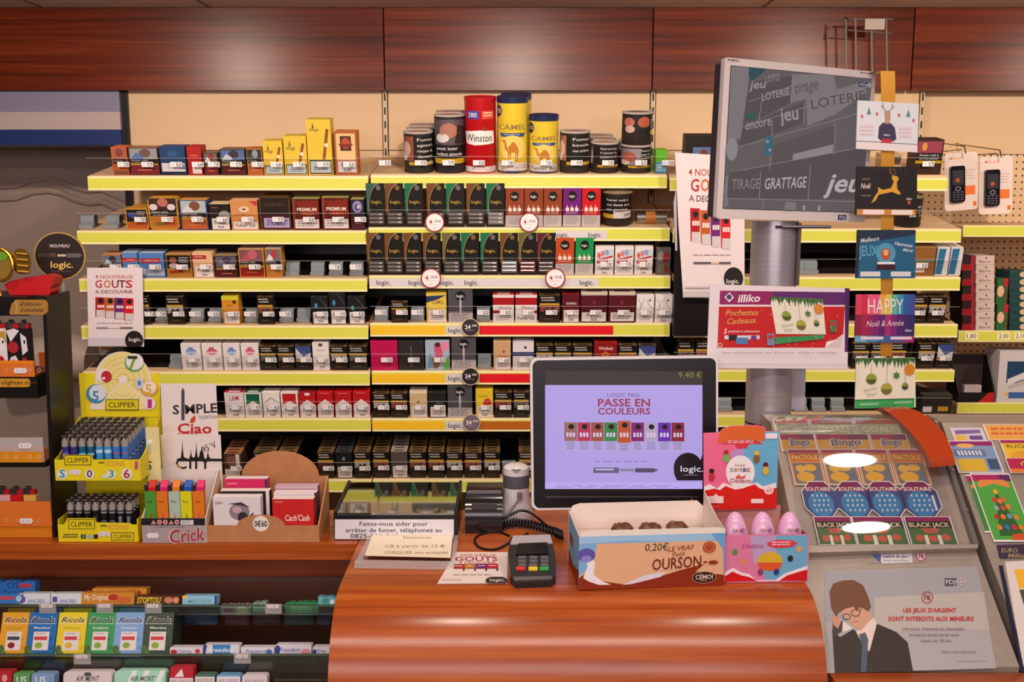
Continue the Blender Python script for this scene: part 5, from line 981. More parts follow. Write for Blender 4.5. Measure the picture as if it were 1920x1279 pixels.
mb = MB(); d = Dr(mb, lo, y=-.0016); d.poly([(132, 881), (149, 881), (152, 885.5), (149, 890), (132, 890), (129, 885.5)], '#e4dce0'); d.text('€ 1,80', 140.5, 885.5, 5, '#b8a8b8', 14); part('price_sticker', mb, up)
fb = [lo.M @ Vector((ux(123.5 + 15.9 * i), .0155, uz(864) - .0)) for i in range(8)]
lz = uz(858) - .01
for i, (c, art, nme) in enumerate(TOPL):
    fx = lo.M @ Vector((ux(124 + 15.9 * i, .012), .014, Z0 + .0028)); 
    # bodies raised on the tray's inner step
    fx.z += .004
    r = lighter_proto('P:' + c, art, f'{nme} lighter, {ORD[i]} in the front row of the upper tray', frame_at(fx), 'blue lighters in the upper tray')
    for k in range(1, 6): copy_tree(r, Matrix.Translation((.0035 * k * (1 if i < 8 else 0) * .0 + 0, .0178 * k, .0028 * k)) @ r.matrix_world, f'{nme} lighter, column {ORD[i]}, row {ORD[k]} of the upper tray', 'blue lighters in the rear rows')
# ---- lighter and pen display: city lighters
lc = cfr(342, 1018); 
def L_(fr): return (lambda px, y=0.0, py=950: fr.u(px, py, y)[0]), (lambda py, y=0.0, px=None: fr.u(px if px else fr.px, py, y)[1])
ax_, az_ = L_(lc)
root = thing('city_lighter_display', 'white and grey cardboard display of five coloured city lighters', 'display', lc)
mb = MB(); yb_ = .1
gz = az_(972); WH_ = '#e0d4d2'
mb.box(ax_(265), ax_(384), -.001, .001, 0, gz, '#a8989a'); mb.box(ax_(265), ax_(384), .001, yb_, 0, .002, WH_)
for X in (ax_(265), ax_(384)): mb.prismx([(0, 0), (0, gz), (yb_ - .01, az_(880, yb_)), (yb_, az_(880, yb_)), (yb_, 0)], X - .001, X + .001, '#dccdb8')
xb0, xb1 = ax_(300, yb_), ax_(419, yb_)
xb0 = ax_(265); 
mb.box(xb0, ax_(384) , yb_, yb_ + .0015, 0, az_(880, yb_), WH_)
part('tray', mb, root)
mb = MB(); mb.box(ax_(308, yb_), ax_(419, yb_), yb_ + .0015, yb_ + .003, .0, az_(816, yb_), WH_); d = Dr(mb, lc, y=yb_ + .0013); 
for x, hgt in ((342, 38), (358, 20), (368, 34), (378, 26)): d.poly([(x - 3.5, 862), (x - 1, 862 - hgt * .5), (x, 862 - hgt), (x + 1, 862 - hgt * .5), (x + 3.5, 862)], '#1a1616')
d.poly([(372, 862), (375, 848), (378, 842), (381, 848), (384, 862)], 'k'); d.poly([(387, 862), (390, 846), (393, 862)], 'k')
d.rect(332, 860, 418, 865, 'k'); 
for t, x, c in (('C', 340, 'k'), ('I', 357, 'k'), ('T', 368, 'k'), ('Y', 385, 'k')): d.text(t, x, 868, 22, c, None)
d.ring(342, 868, 11, 11, 2, '#d8b838', 16, 100, 170, ty=2); d.text('95´V', 392, 838, 12, '#2c2424', 28, 25, 0, 0)
d.fine(316, 882, 410, 915, 7, '#b8acb0', .3); part('city_card', mb, root)
mb = MB(); mb.box(ax_(315, yb_ + .01), ax_(417, yb_ + .01), yb_ + .0035, yb_ + .005, 0, az_(720, yb_), WH_); d = Dr(mb, lc, y=yb_ + .0033)
d.rect(340, 733, 346, 788, 'M:#8d8a90'); d.poly([(340, 733), (343, 727), (346, 733)], 'M:#8d8a90'); d.text('S', 330, 768, 17, '#28201f', 12, bold=2); d.text('MPLE', 377, 766, 17, '#28201f', 60, 3, 0, 2); d.text('TILISATION', 390, 782, 6, '#5a5054', 36, 2, 0, 0)
d.poly([(356, 792), (358, 785), (366, 778), (367, 787), (362, 794)], '#c84420'); d.text('Ciao', 365, 803, 18, '#b81c24', 64, 0, 0, 2); d.rect(333, 812, 372, 813.5, '#c04048'); d.fine(374, 812, 396, 814, 1, '#c07078'); part('pen_card', mb, root)
mb = MB(); d = Dr(mb, lc, y=-.0012); d.rect(265, 972, 384, 985, '#1c1618')
for x, t in ((288, 0), (299, 1), (310, 1), (321, 0), (332, 1)):
    if t: d.ell(x, 979, 4.5, 4.5, '#e0b0b4'); d.ell(x, 979, 2.5, 2.5, '#c04048')
    else: d.poly([(x - 5, 983), (x, 975), (x + 5, 983)], '#d88c90')
d.rect(339, 975, 363, 984, '#d8d4d8'); d.fine(341, 976, 358, 983, 3, '#8a8688'); d.fine(288, 987.5, 350, 989.5, 1, '#5a4c50')
d.text('Cricket', 366, 1005, 26, '#e8dcdc', 96, 6, 0, 2) if False else d.text('Crick', 351, 1003, 26, '#ead8da', 70, 6, .1, 2); d.text('Crick', 351, 1003, 25, '#b01c28', 66, 6, .1, 1)
d.poly([(278, 999), (296, 999), (299, 1004), (296, 1009), (278, 1009), (275, 1004)], '#e4dce0'); part('front_artwork', mb, root)
CL = [(281, '#4c9438', '#c82420', 'green lighter with red cap', '#c82020'), (303, '#dc7820', '#d8286c', 'orange lighter with pink cap, beside the green one', '#d84468'), (326, '#a8c0b0', '#e07830', 'pale grey green lighter with orange cap', '#e08030'), (348, '#d8d020', '#2454b4', 'yellow lighter with blue cap', '#889018'), (371, '#dc7820', '#d8286c', 'orange lighter with pink cap, beside the yellow one', '#d84488')]
for x, c1, c2, lk, c3 in CL:
    fr = frame_at(lc.M @ Vector((ax_(x, .008), .012, .03))); w_ = .0105; H = az_(922, .01) - .03
    r = thing('flat_lighter', lk, 'lighter', fr, 'city lighters')
    mb = MB(); mb.rbox(-w_, w_, 0, .012, 0, H, .002, 'P:' + c1); d = Dr(mb, WH=(w_ * 2, H)); d.poly([(.3, .95), (.5, .6), (.7, .95)], c3); d.text('Paris', .45, .3, .07, '#3c2c20', .45); part('body', mb, r)
    mb = MB(); mb.box(-w_, -w_ * .35, .001, .011, H, H + .011, 'M:#6a6468'); mb.tube([(-w_ * .9, .006, H + .012), (-w_ * .4, .006, H + .012)], .004, 'M:#8d888c', 8); part('metal_head', mb, r)
    mb = MB(); mb.prismx([(.001, H), (.001, H + .008), (.01, H + .017), (.015, H + .018), (.012, H)], -w_ * .3, w_, 'P:' + c2); part('push_button', mb, r)
# ---- kraft cardboard tray with boxes
kc = cfr(504, 1017); kx, kz = L_(kc); dk = .105
root = thing('kraft_display_tray', 'brown cardboard display tray with rounded back holding small boxes', 'display tray', kc)
mb = MB(); X0, X1 = kx(384), kx(597)
fz = kz(986)
ol = [(X0, 0), (X1, 0), (X1, fz), (kx(533), fz)] + [(kx(488) + (kx(533) - kx(488)) * math.cos(a), fz + (kz(966) - fz) * math.sin(a)) for a in [math.pi * k / 10 for k in range(1, 10)]] + [(kx(443), fz), (X0, fz)]
mb.prism(ol, 0, .003, KRAFT); part('front_wall', mb, root)
mb = MB(); zs = kz(893, dk); bx0, bx1 = X0, X1; cxk = kx(522, dk); rr_ = (kx(600, dk) - kx(445, dk)) / 2
cxk = (X0 + X1) / 2 + .012
ol = [(X0, 0), (X1, 0), (X1, zs), (cxk + rr_ * .93, zs)] + [(cxk + rr_ * math.cos(a) * .93, zs + (kz(846, dk) - zs) * math.sin(a)) for a in [math.pi * k / 16 for k in range(1, 16)]] + [(cxk - rr_ * .93, zs), (X0, zs)]
mb.prism(ol, dk, dk + .003, KRAFT); part('back_wall', mb, root)
for X in (X0, X1):
    mb = MB(); mb.prismx([(.003, 0), (.003, fz), (dk, zs), (dk, 0)], X - (.003 if X > 0 else 0), X + (0 if X > 0 else .003), KRAFT); part('side_wall', mb, root)
part('tray_floor', MB().box(X0 + .003, X1 - .003, .003, dk, 0, .003, KRAFT), root)
mb = MB(); mb.prism(ellpts(kx(488), kz(982), kx(503) - kx(488), kx(503) - kx(488), 24), -.0008, 0, '#e4dcd8'); d = Dr(mb, kc, y=-.0009); d.text('0€60', 489, 982, 11, '#1c1818', 24, 0, 0, 2); part('price_sticker', mb, root)
def kbox(x0, x1, y0, y1, yy, look, body, top, ops, dep=.02):
    fr = frame_at(kc.M @ Vector((kx((x0 + x1) / 2, yy, 960), yy, .0035))); W = kx(x1, yy) - kx(x0, yy); H = kz(y0, yy) - .0035
    mb = MB(); mb.box(-W / 2, W / 2, 0, dep, 0, H, body, top=top); d = Dr(mb, WH=(W, H))
    for op in ops: {'r': d.rect, 't': d.text, 'e': d.ell, 'p': d.poly, 'f': d.fine}[op[0]](*op[1:])
    solo('rolling_paper_box', mb, look, 'box', fr)
kbox(400, 489, 932, 0, .006, 'white box with black sketch of a camera and red leaves', '#dcd2d6', '#e8dede', [('t', 'ZEBRA', .12, .14, .06, '#4a4060', .16), ('e', .55, .35, .22, .2, '#8a7c84', 12), ('e', .5, .3, .1, .08, '#c8a0a4', 10), ('e', .62, .48, .11, .13, '#2c2830', 12), ('p', [(.32, .16), (.6, .12), (.78, .25), (.6, .2)], '#3a343c'), ('p', [(.15, .78), (.2, .9), (.28, .7), (.34, .95), (.4, .72), (.45, .95), (.2, .98)], '#a83440'), ('p', [(.7, .5), (.85, .35), (.82, .5)], '#3a343c')])
kbox(414, 506, 921, 0, .029, 'black box behind the white sketch box', '#1c181c', '#e8dcd4', [('r', .93, 0, 1, 1, '#e0d4d8'), ('e', .86, .45, .015, .03, '#d8d0d4', 8)])
kbox(424, 503, 898, 0, .052, 'pink box behind the black box in the kraft tray', '#c41c58', '#e8d4dc', [('f', .05, .08, .3, .12, 1, '#e8a0b8'), ('r', .94, 0, 1, 1, '#3a2c48')])
kbox(511, 588, 936, 0, .006, 'bright red box with white lettering in the kraft tray', '#c41c1c', '#e0d0d0', [('t', "Cach'Cash", .6, .46, .15, '#f0e4e0', .6, 0, .2), ('f', .06, .06, .28, .1, 1, '#e0a0a0')])
kbox(514, 594, 924, 0, .029, 'white edged box behind the bright red box', '#3a343c', '#e0d4d4', [('r', 0, 0, .95, .1, '#d8ccd0')])
kbox(517, 597, 912, 0, .052, 'mauve box at the back of the kraft tray', '#8a3458', '#c0a0b0', [('r', 0, 0, 1, .06, '#c8a8b4')])
# ---- small leaflet strip between the yellow display and the city lighters
fr = Fr(290, 1012, D=lc.o.y + .03); mb = MB(); d = Dr(mb, fr); 
mb.box(fr.u(268, 950)[0] * 0 + fr.u(276, 1000)[0], fr.u(301, 1000)[0], .02, .022, az_(912) + .0, fr.u(290, 806)[1], '#dccf94'); d.y = .0198
d.rect(278, 830, 284, 852, '#b8b8a8'); d.ell(281, 828, 5, 4, '#efe8e4'); d.text('5', 280, 873, 16, '#2c4c64', 9, bold=2)
solo('pale_yellow_leaflet', mb, 'pale yellow leaflet strip against the side of the yellow display', 'leaflet', fr)
# ================================================================ LIGHTER TOWER (far left)
tw = Fr(60, 1008, z=ZT + .0005); tX, tZ = L_(tw)
root = thing('lighter_tower', 'tall black lighter display tower with orange trays and gold plaques', 'display tower', tw)
xl = tX(-70); 
def trap(mb, pts, y0, y1, mat):
    ol = [tw.u(a, b, y0) for a, b in pts]; mb.prism(ol, y0, y1, mat)
mb = MB(); trap(mb, [(99, 1008), (105, 1008), (86, 556), (79, 556)], .0, .1, 'P:#14100f'); part('side_panel', mb, root)
mb = MB(); trap(mb, [(-77, 1008), (-71, 1008), (-70, 556), (-76, 556)], .0, .1, 'P:#14100f'); part('side_panel', mb, root)
part('top_panel', MB().box(xl, tX(79) - .0005, .0, .12, tZ(592), tZ(557), 'P:#14100f'), root)
part('base', MB().box(xl + .001, tX(100, 0, 1008) - .002, .0, .12, 0, tZ(986), 'P:#d07c1c'), root)
mb = MB(); ol = [tw.u(*p, -.001) for p in ((18, 586), (22, 570), (30, 562), (84, 562), (90, 568), (90, 584), (84, 590), (20, 590))]; mb.prism(ol, -.002, 0, 'P:#a87a38'); d = Dr(mb, tw, y=-.0022)
d.text('Édition', 57, 570, 7, '#4a2c14', 40, 0, .4, 1); d.text('Limitée', 60, 581, 7, '#4a2c14', 44, 0, .4, 1); d.line([(29, 563), (32, 574), (30, 588)], 1.2, '#d8b888'); part('gold_plaque', mb, root)
mb = MB(); mb.box(xl, tX(88), -.004, .11, tZ(746), tZ(707), 'P:#14100f'); mb.rbox(xl, tX(76), -.0052, -.004, tZ(725), tZ(709), .006, 'P:#c8902c'); d = Dr(mb, tw, y=-.0054); d.text('clighter.com', 36, 717, 8, '#4c2c10', 68); part('web_plate', mb, root)
for i, (ya, yb_) in enumerate(((676, 706), (820, 866), (940, 986))):
    mb = MB(); zb_, za = tZ(yb_), tZ(ya); xr = tX(84 + 6 * i)
    mb.box(xl, xr, -.003, .0, zb_, za, 'P:#d8742c' if i != 1 else ACRYL_EDGE); mb.box(xl, xr, 0, .1, zb_, zb_ + .003, 'P:#c86c28')
    mb.box(xr - .002, xr, 0, .1, zb_, za + .01, ACRYL)
    if i == 0: mb.box(xl, xr, -.0035, -.003, za - .006, za, 'P:#e8801c')
    if i == 1: mb.box(xl, xr - .003, -.0045, -.003, zb_, tZ(846), 'P:#d88c20'); mb.box(xl, xr + .002, -.001, .1, tZ(876), zb_ - .0005, 'P:#14100f')
    d = Dr(mb, tw, y=-.0047)
    yy = (694, 857, 976)[i]
    for x in (12, 30, 56, 73): d.ring(x, yy, 3.5, 3.5, .8, '#f0d0a0' if i == 1 else '#e8b890', 12, ty=.8)
    part('tray', mb, root)
    mb = MB(); d = Dr(mb, tw, y=-.0052); cx, cy = ((38, 695), (47, 836), (49, 977))[i]; d.poly([(cx - 10, cy - 5), (cx + 10, cy - 5), (cx + 13, cy), (cx + 10, cy + 5), (cx - 10, cy + 5), (cx - 13, cy)], '#e8e2e2'); d.text('€ 2,50', cx, cy, 5, '#a8a0a8', 16); part('price_sticker', mb, root)
def slab(x, yt, yb, body, art, look, hd, yy=.012, w=.0125):
    fr = frame_at(tw.M @ Vector((tX(x, yy), yy, tZ(yb) + .004))); H = tZ(yt, yy) - tZ(yb) - .004
    r = thing('flat_lighter', look, 'lighter', fr, 'lighters in the tower'); mb = MB(); mb.rbox(-w, w, 0, .012, 0, H, .003, 'P:' + body); d = Dr(mb, WH=(2 * w, H))
    for op in art: {'r': d.rect, 'e': d.ell, 'p': d.poly}[op[0]](*op[1:])
    part('body', mb, r); mb = MB(); mb.box(-w * .9, 0, .001, .011, H, H + .012, 'M:#8d888c'); mb.tube([(-w * .6, .006, H + .012), (w * .1, .006, H + .012)], .004, 'M:#6a6468', 8); mb.box(0.0005, w * .9, .001, .011, H, H + .009, 'P:' + hd); part('metal_head', mb, r)
RW = '#a81c28'
slab(-4, 616, 706, '#181418', [('p', [(.5, .1), (1, 0), (1, .4), (.6, .5)], '#dcd4d8')], 'black and white lighter at the end of the tower upper tray', RW)
slab(24, 616, 706, '#dcd4d8', [('e', .55, .35, .3, .18, '#e4dcdc', 14), ('p', [(.1, .1), (.9, .05), (.95, .35), (.7, .2), (.3, .22), (.15, .5)], '#b89030'), ('e', .7, .3, .07, .04, 'k', 8), ('e', .5, .75, .25, .14, RW, 12), ('p', [(.0, .5), (.2, .6), (.2, 1), (0, 1)], 'k')], 'lighter with comic blonde face drawing in the tower upper tray', RW)
slab(48, 616, 706, '#1a1418', [('p', [(0, .05), (.3, .3), (1, .05), (.6, 0)], '#dcd4d8'), ('e', .45, .42, .42, .13, RW, 14), ('p', [(.05, .95), (.2, .65), (.6, .6), (.9, .8), (.95, 1), (.1, 1)], '#dcd4d8'), ('e', .45, .72, .06, .03, 'k', 8)], 'lighter with red lips drawing in the tower upper tray', RW)
slab(70, 616, 706, '#1a1418', [('p', [(0, .1), (.6, .2), (.7, .5), (.1, .6)], '#dcd4d8'), ('e', .4, .3, .1, .05, 'k', 8), ('e', .3, .72, .3, .08, RW, 10), ('p', [(0, .8), (.5, .85), (.3, 1), (0, 1)], '#cfc4cc')], 'lighter with half face drawing beside the tower panel', RW, w=.009)
slab(8, 928, 986, '#d8a0a4', [('e', .3, .8, .2, .1, '#c87078', 8), ('e', .7, .6, .1, .05, '#e8c8c8', 8)], 'pink speckled lighter in the lowest tower tray', RW)
slab(33, 928, 986, '#c01c20', [('e', .5, .7, .2, .12, '#e8dcdc', 10), ('e', .4, .85, .25, .1, '#2c1c1c', 10)], 'red lighter with white flower print in the lowest tower tray', RW)
slab(56, 928, 986, '#d8a850', [('e', .5, .4, .25, .12, '#c87830', 8), ('e', .4, .7, .2, .1, '#e0c890', 8)], 'amber patterned lighter in the lowest tower tray', RW)
# red bowl, gold ring ornament, green figure on the tower top
tz0 = tZ(557) + .001
fr = frame_at(tw.M @ Vector((tX(72), .045, tz0))); mb = MB()
ol = [(-.036, 0), (.036, 0), (.04, .006), (.038, .012), (.045, .02), (.047, .033), (.03, .038), (.012, .034), (-.012, .032), (-.035, .026), (-.046, .02), (-.042, .01)]
mb.prism(ol, -.02, .02, 'P:#c41c24'); solo('red_bowl', mb, 'folded bright red bowl lying on top of the black lighter tower', 'bowl', fr)
fr = frame_at(tw.M @ Vector((tX(30), .01, tz0))); mb = MB()
c = (tX(31) - tX(30), tZ(497) - tz0); pts = [(c[0] + .022 * math.cos(a), 0, c[1] + .029 * math.sin(a)) for a in [math.tau * k / 24 for k in range(25)]]; mb.tube(pts, .0035, 'M:#d8b040', 8)
mb.prism(ellpts(c[0], c[1], .02, .027, 20), .001, .003, 'P:#8a6c28'); mb.prism(ellpts(c[0], c[1] + .016, .014, .009, 14), -.0005, .001, 'P:#6a9c28')
mb.tube([(-.028, 0, c[1] + .03), (-.022, 0, c[1] + .01), (-.012, 0, .03), (-.005, 0, .0)], .005, 'M:#e0b860', 8)
for k in range(4): mb.tube([(.03, .004, c[1] + .02 - .011 * k), (.05, .004, c[1] + .018 - .011 * k)], .003, 'M:#c8a040', 6)
mb.prism(ellpts(.035, c[1] + .005, .018, .024, 16), .006, .009, 'M:#b08a38')
solo('gold_medallion', mb, 'shiny gold ring ornament standing on the black lighter tower', 'ornament', fr)
fr = frame_at(tw.M @ Vector((tX(-12), .01, tz0))); solo('green_figure', MB().rbox(-.015, .016, 0, .03, 0, .055, .008, 'P:#5cb830'), 'bright green block ornament at the edge of the tower top', 'ornament', fr)
# round NOUVEAU sign on a clear rod
fr = Fr(112, 480, D=tw.o.y + .09); R = fr.u(160, 480)[0]
root = thing('round_sign', 'round black sign with gold rim above the lighter tower', 'sign', fr)
mb = MB(); mb.prism(ellpts(0, 0, R, R * .93, 40), 0, .003, 'P:#c8a050', 'P:#c8a050'); mb.prism(ellpts(0, 0, R * .95, R * .88, 40), -.0008, 0, '#2a1e1a'); d = Dr(mb, fr, y=-.001)
d.text('NOUVEAU', 112, 461, 6, '#efe4e0', 37); d.text('logic.', 116, 496, 12, '#e8c060', 42, 0, 0, 2); d.fine(95, 508, 138, 510, 1, '#6a5c54')
d.rect(72, 475, 104, 482, 'M:#b0a8ac'); d.rect(108, 477, 124, 481, '#d8c0a0'); d.poly([(126, 475), (148, 475), (155, 479), (148, 483), (126, 483)], 'M:#a8a0a4'); part('disc', mb, root)
mb = MB(); mb.tube([(0, .006, -R * .9), (0, .006, tw.o.z + tz0 - fr.o.z - .0)], .003, ACRYL_EDGE, 6); part('clear_rod', mb, root)
# roll with orange label on the wall
fr = Fr(150, 680, D=4.12); mb = MB(); mb.tube([(-.3, 0, -.01), (-.02, 0, .03), (.05, 0, .02)], [.1, .1, .075], '#d8c4b8', 20); solo('paper_roll', mb, 'pale thick roll with orange label hanging on the back wall', 'roll', fr)
mb = MB(); mb.box(-.12, -.045, -.106, -.1, -.04, .06, 'P:#d8641c'); o = _link('orange_label', mb, None, bpy.data.objects['paper_roll'])
fr = Fr(215, 655, D=4.12); mb = MB(); mb.tube([(-.07, .06, .02), (.1, .06, 0)], .03, '#b0683c', 12); mb.box(-.02, .02, .06, .178, -.01, .02, '#8a5030'); solo('brown_tube', mb, 'brown tube on the back wall behind the pale roll', 'tube', fr)

# ================================================================ POSTERS ON THE SHELVES
def gout_poster(d, X, Y, s, full=True):
    """X,Y: top-left of the sheet; s: pixels per unit, a sheet is 105 x 150 units"""
    t = lambda txt, x, y, h, c, w_, **k: d.text(txt, X + x * s, Y + y * s, h * s, c, w_ * s, **k)
    t('4 NOUVEAUX', 51, 17, 6.5, '#a83c34', 71); 
    for ch, x, c in (('G', 22, '#b03034'), ('O', 38, '#c4602c'), ('U', 53, '#8c1c30'), ('T', 66, '#6a1c4c'), ('S', 79, '#b02434')): d.text(ch, X + x * s, Y + 30.5 * s, 14 * s, c, 13 * s, bold=2)
    t('A DECOUVRIR', 51, 45, 6.5, '#7a2c48', 71)
    for k, c in enumerate(('#a8141c', '#b4581c', '#6c1c74', '#cc141c')):
        x0 = 16 + 18 * k; y0 = 55 + .5 * k; q = lambda a, b: (X + a * s, Y + b * s)
        d.poly([q(x0, y0), q(x0 + 17.5, y0 + 1), q(x0 + 17.5, y0 + 24 + 1.7 * k), q(x0 + 2, y0 + 24 + 1.7 * k), q(x0 + 2, y0 + 37 + 1.6 * k), q(x0, y0 + 37 + 1.6 * k)], c)
        d.poly([q(x0 + 2, y0 + 24 + 1.7 * k), q(x0 + 17, y0 + 24 + 1.7 * k), q(x0 + 17, y0 + 37 + 1.6 * k), q(x0 + 2, y0 + 37 + 1.6 * k)], '#c8c0c4')
        d.ell(X + (x0 + 10) * s, Y + (y0 + 7) * s, 5 * s, 5 * s, 'k', 14)
        for j in range(3): d.rect(X + (x0 + 4 + 4.5 * j) * s, Y + (y0 + 15) * s, X + (x0 + 7.5 + 4.5 * j) * s, Y + (y0 + 20) * s, '#e8d8d4')
    d.fine(X + 18 * s, Y + 103 * s, X + 88 * s, Y + 105 * s, 1, '#b08a94'); 
    d.rect(X + 18 * s, Y + 111 * s, X + 40 * s, Y + 114 * s, '#8d8890'); d.rect(X + 42 * s, Y + 111.6 * s, X + 60 * s, Y + 113.5 * s, '#d8c0b0'); d.rect(X + 62 * s, Y + 111 * s, X + 86 * s, Y + 114 * s, '#6a666c')
fr = Fr(216, 650, D=DF - .03); mb = MB(); ol = [fr.u(*p) for p in ((166, 650), (270, 650), (267, 502), (163, 502))]; mb.prism(ol, 0, .0008, '#dccfd6'); d = Dr(mb, fr)
gout_poster(d, 163, 502, 1.0); d.poly([(166, 632), (238, 634), (236, 649), (166, 649)], '#c4bcc8'); P_ = ellpts(252, 638, 17, 18, 24); d.poly([(min(x, 269), min(y, 650)) for x, y in P_], '#1a1618'); d.text('logic.', 254, 636, 7, 'w', 24)
solo('flavour_poster', mb, 'white poster with red headline clipped at the end of the first bay rails', 'poster', fr)
fr = Fr(1340, 560, D=DF - .075); mb = MB()
o_ = bpy.data.objects
pts = [(1281, 558), (1396, 560), (1396, 296), (1330, 290), (1266, 286), (1268, 330), (1272, 420)]
ol = [fr.u(*p) for p in pts]; mb.prism(ol, 0, .001, '#dccfd4'); d = Dr(mb, fr)
def g2(d):
    X, Y, s = 1268, 288, 1.32
    d.text('4 NOUVEAUX', 1291 + 46, 324, 13, '#a8342c', 92, -2); 
    for ch, x, c in (('G', 1303, '#a82c34'), ('O', 1322, '#c4602c'), ('U', 1341, '#8c2430'), ('T', 1359, '#6a1c4c'), ('S', 1375, '#b02434')): d.text(ch, x, 347, 23, c, 16, -3, 0, 2)
    d.text('A DECOUVRIR', 1336, 373, 12, '#6c2440', 88, -2)
    for k, c in enumerate(('#a8141c', '#b4581c', '#6c1c74', '#cc141c')):
        x0 = 1294 + 19 * k; y0 = 390 + 4 * k
        d.poly([(x0, y0), (x0 + 18, y0 + 1), (x0 + 18, y0 + 45), (x0 + 3, y0 + 45), (x0 + 3, y0 + 62), (x0 + 1, y0 + 62)], c); d.rect(x0 + 3, y0 + 45, x0 + 17, y0 + 65, '#c8c0c4'); d.ell(x0 + 10, y0 + 12, 5, 6, 'k', 14)
        for j in range(3): d.rect(x0 + 4 + 4.6 * j, y0 + 24, x0 + 7.6 + 4.6 * j, y0 + 33, '#e8d8d4')
    d.fine(1299, 477, 1370, 480, 1, '#b08a94'); d.rect(1300, 491, 1333, 495, '#5c585e'); d.rect(1335, 491, 1347, 495, '#d8b0a0'); d.rect(1348, 491, 1370, 495, '#5c585e')
    d.poly([(min(x, 1396), y) for x, y in ellpts(1375, 522, 18, 21, 24)], '#1a1618'); d.text('logic.', 1374, 527, 8, 'w', 24); d.rect(1284, 537, 1396, 541, '#b4acb0'); d.rect(1284, 545, 1396, 557, '#c0b6ba')
g2(d)
solo('flavour_poster', mb, 'larger white poster with red headline hanging behind the grey screen edge', 'poster', fr)
fr = Fr(1296, 630, D=DF - .05); mb = MB(); mb.box(fr.u(1262, 630)[0], fr.u(1330, 630)[0], 0, .025, fr.u(1296, 630)[1], fr.u(1296, 366)[1], 'P:#131012'); d = Dr(mb, fr); d.poly([(1263, 380), (1268, 350), (1270, 470), (1266, 470)], '#d0c8d8')
solo('backboard', mb, 'narrow black panel on the shelves behind the larger white poster', 'panel', fr)

# ================================================================ BLACK CABINET, PRINTER, STAND
fr = cfr(743, 1012); bX, bZ = L_(fr)
root = thing('glass_top_cabinet', 'low black cabinet with sloping smoked glass lid and white phone notice', 'cabinet', fr)
X0, X1 = bX(625), bX(858); zf_ = bZ(966); dk = .17; zb_ = bZ(908, dk)
mb = MB(); mb.box(X0, X1, 0, .003, 0, zf_, 'P:#121014'); mb.box(X0, X1, dk, dk + .003, 0, zb_, 'P:#121014'); mb.box(X0, X1, .003, dk, 0, .003, 'P:#121014')
for X in (X0, X1 - .006): mb.prismx([(.003, 0), (.003, zf_ + .006), (dk, zb_ + .008), (dk, 0)], X, X + .006, 'P:#121014')
part('body', mb, root)
mir = bpy.data.materials.new('smoked_mirror_glass'); mir.use_nodes = True; b_ = mir.node_tree.nodes['Principled BSDF']; b_.inputs['Base Color'].default_value = (.26, .27, .22, 1); b_.inputs['Metallic'].default_value = 1; b_.inputs['Roughness'].default_value = .03
mb = MB(); mb.prismx([(.001, zf_), (.001, zf_ + .004), (dk, zb_ + .004), (dk, zb_)], X0 + .0065, X1 - .0065, mir); part('glass_lid', mb, root)
mb = MB(); d = Dr(mb, fr, y=-.0005); d.rect(628, 974, 851, 1011, '#dcd8e0'); d.text('Faites-vous aider pour', 738, 982, 8, '#2c2a34', 128); d.text('arrêter de fumer, téléphonez au', 738, 994, 8, '#2c2a34', 180); d.text('0825-309-310', 702, 1005, 8, '#2c2a34', 90); part('notice', mb, root)
fr = cfr(905, 1000); mb = MB(); pX, pZ = L_(fr); 
prof = [(0, 0), (-.005, .02), (.0, .045), (.012, .062), (.03, .07), (.1, .072), (.105, .0)]
root = thing('receipt_printer', 'small glossy black printer between the cabinet and the white stand', 'printer', fr)
mb.prismx(prof, pX(872), pX(942), 'G:#18161a', True); part('body', mb, root)
mb = MB(); mb.rbox(pX(884), pX(932), -.0015, .004, .048, .058, .003, 'G:#3a363c'); part('paper_slot', mb, root); part('side_trim', MB().rbox(pX(874), pX(940), .03, .034, .068, .076, .003, 'G:#6a6468'), root)
# white stand with grey band
fr = Fr(968, 983, z=ZT); wX, wZ = L_(fr)
root = thing('white_scanner_stand', 'white curved stand with grey band and plugged cable beside the till screen', 'stand', fr)
mb = MB(); prf = [(.036, 0), (.036, .004), (.034, .02), (.027, .05), (.0265, wZ(922)), (.0265, wZ(897))]; mb.lathe(prf, 'G:#d8d0d4', 26, 0, .036); mb.lathe([(.0265, wZ(897)), (.0255, wZ(885)), (.018, wZ(880)), (0, wZ(879))], 'G:#d8d0d4', 26, 0, .036); part('body', mb, root)
mb = MB(); mb.lathe([(.0268, wZ(921)), (.0269, wZ(920)), (.0269, wZ(898)), (.0268, wZ(897))], 'P:#58545e', 26, 0, .036); part('grey_band', mb, root)
mb = MB(); mb.prism([(-.01, wZ(882)), (.01, wZ(882)), (0, wZ(890))], .008, .0095, 'P:#8a8a84'); part('notch', mb, root)
mb = MB(); mb.box(.002, .012, -.004, .009, wZ(936), wZ(925), 'P:#6a6266'); mb.tube([(.007, -.004, wZ(934)), (-.006, -.012, wZ(948)), (-.018, -.018, wZ(962)), (-.024, -.02, .003)], .0022, 'P:#6a6266', 6); part('cable_plug', mb, root)
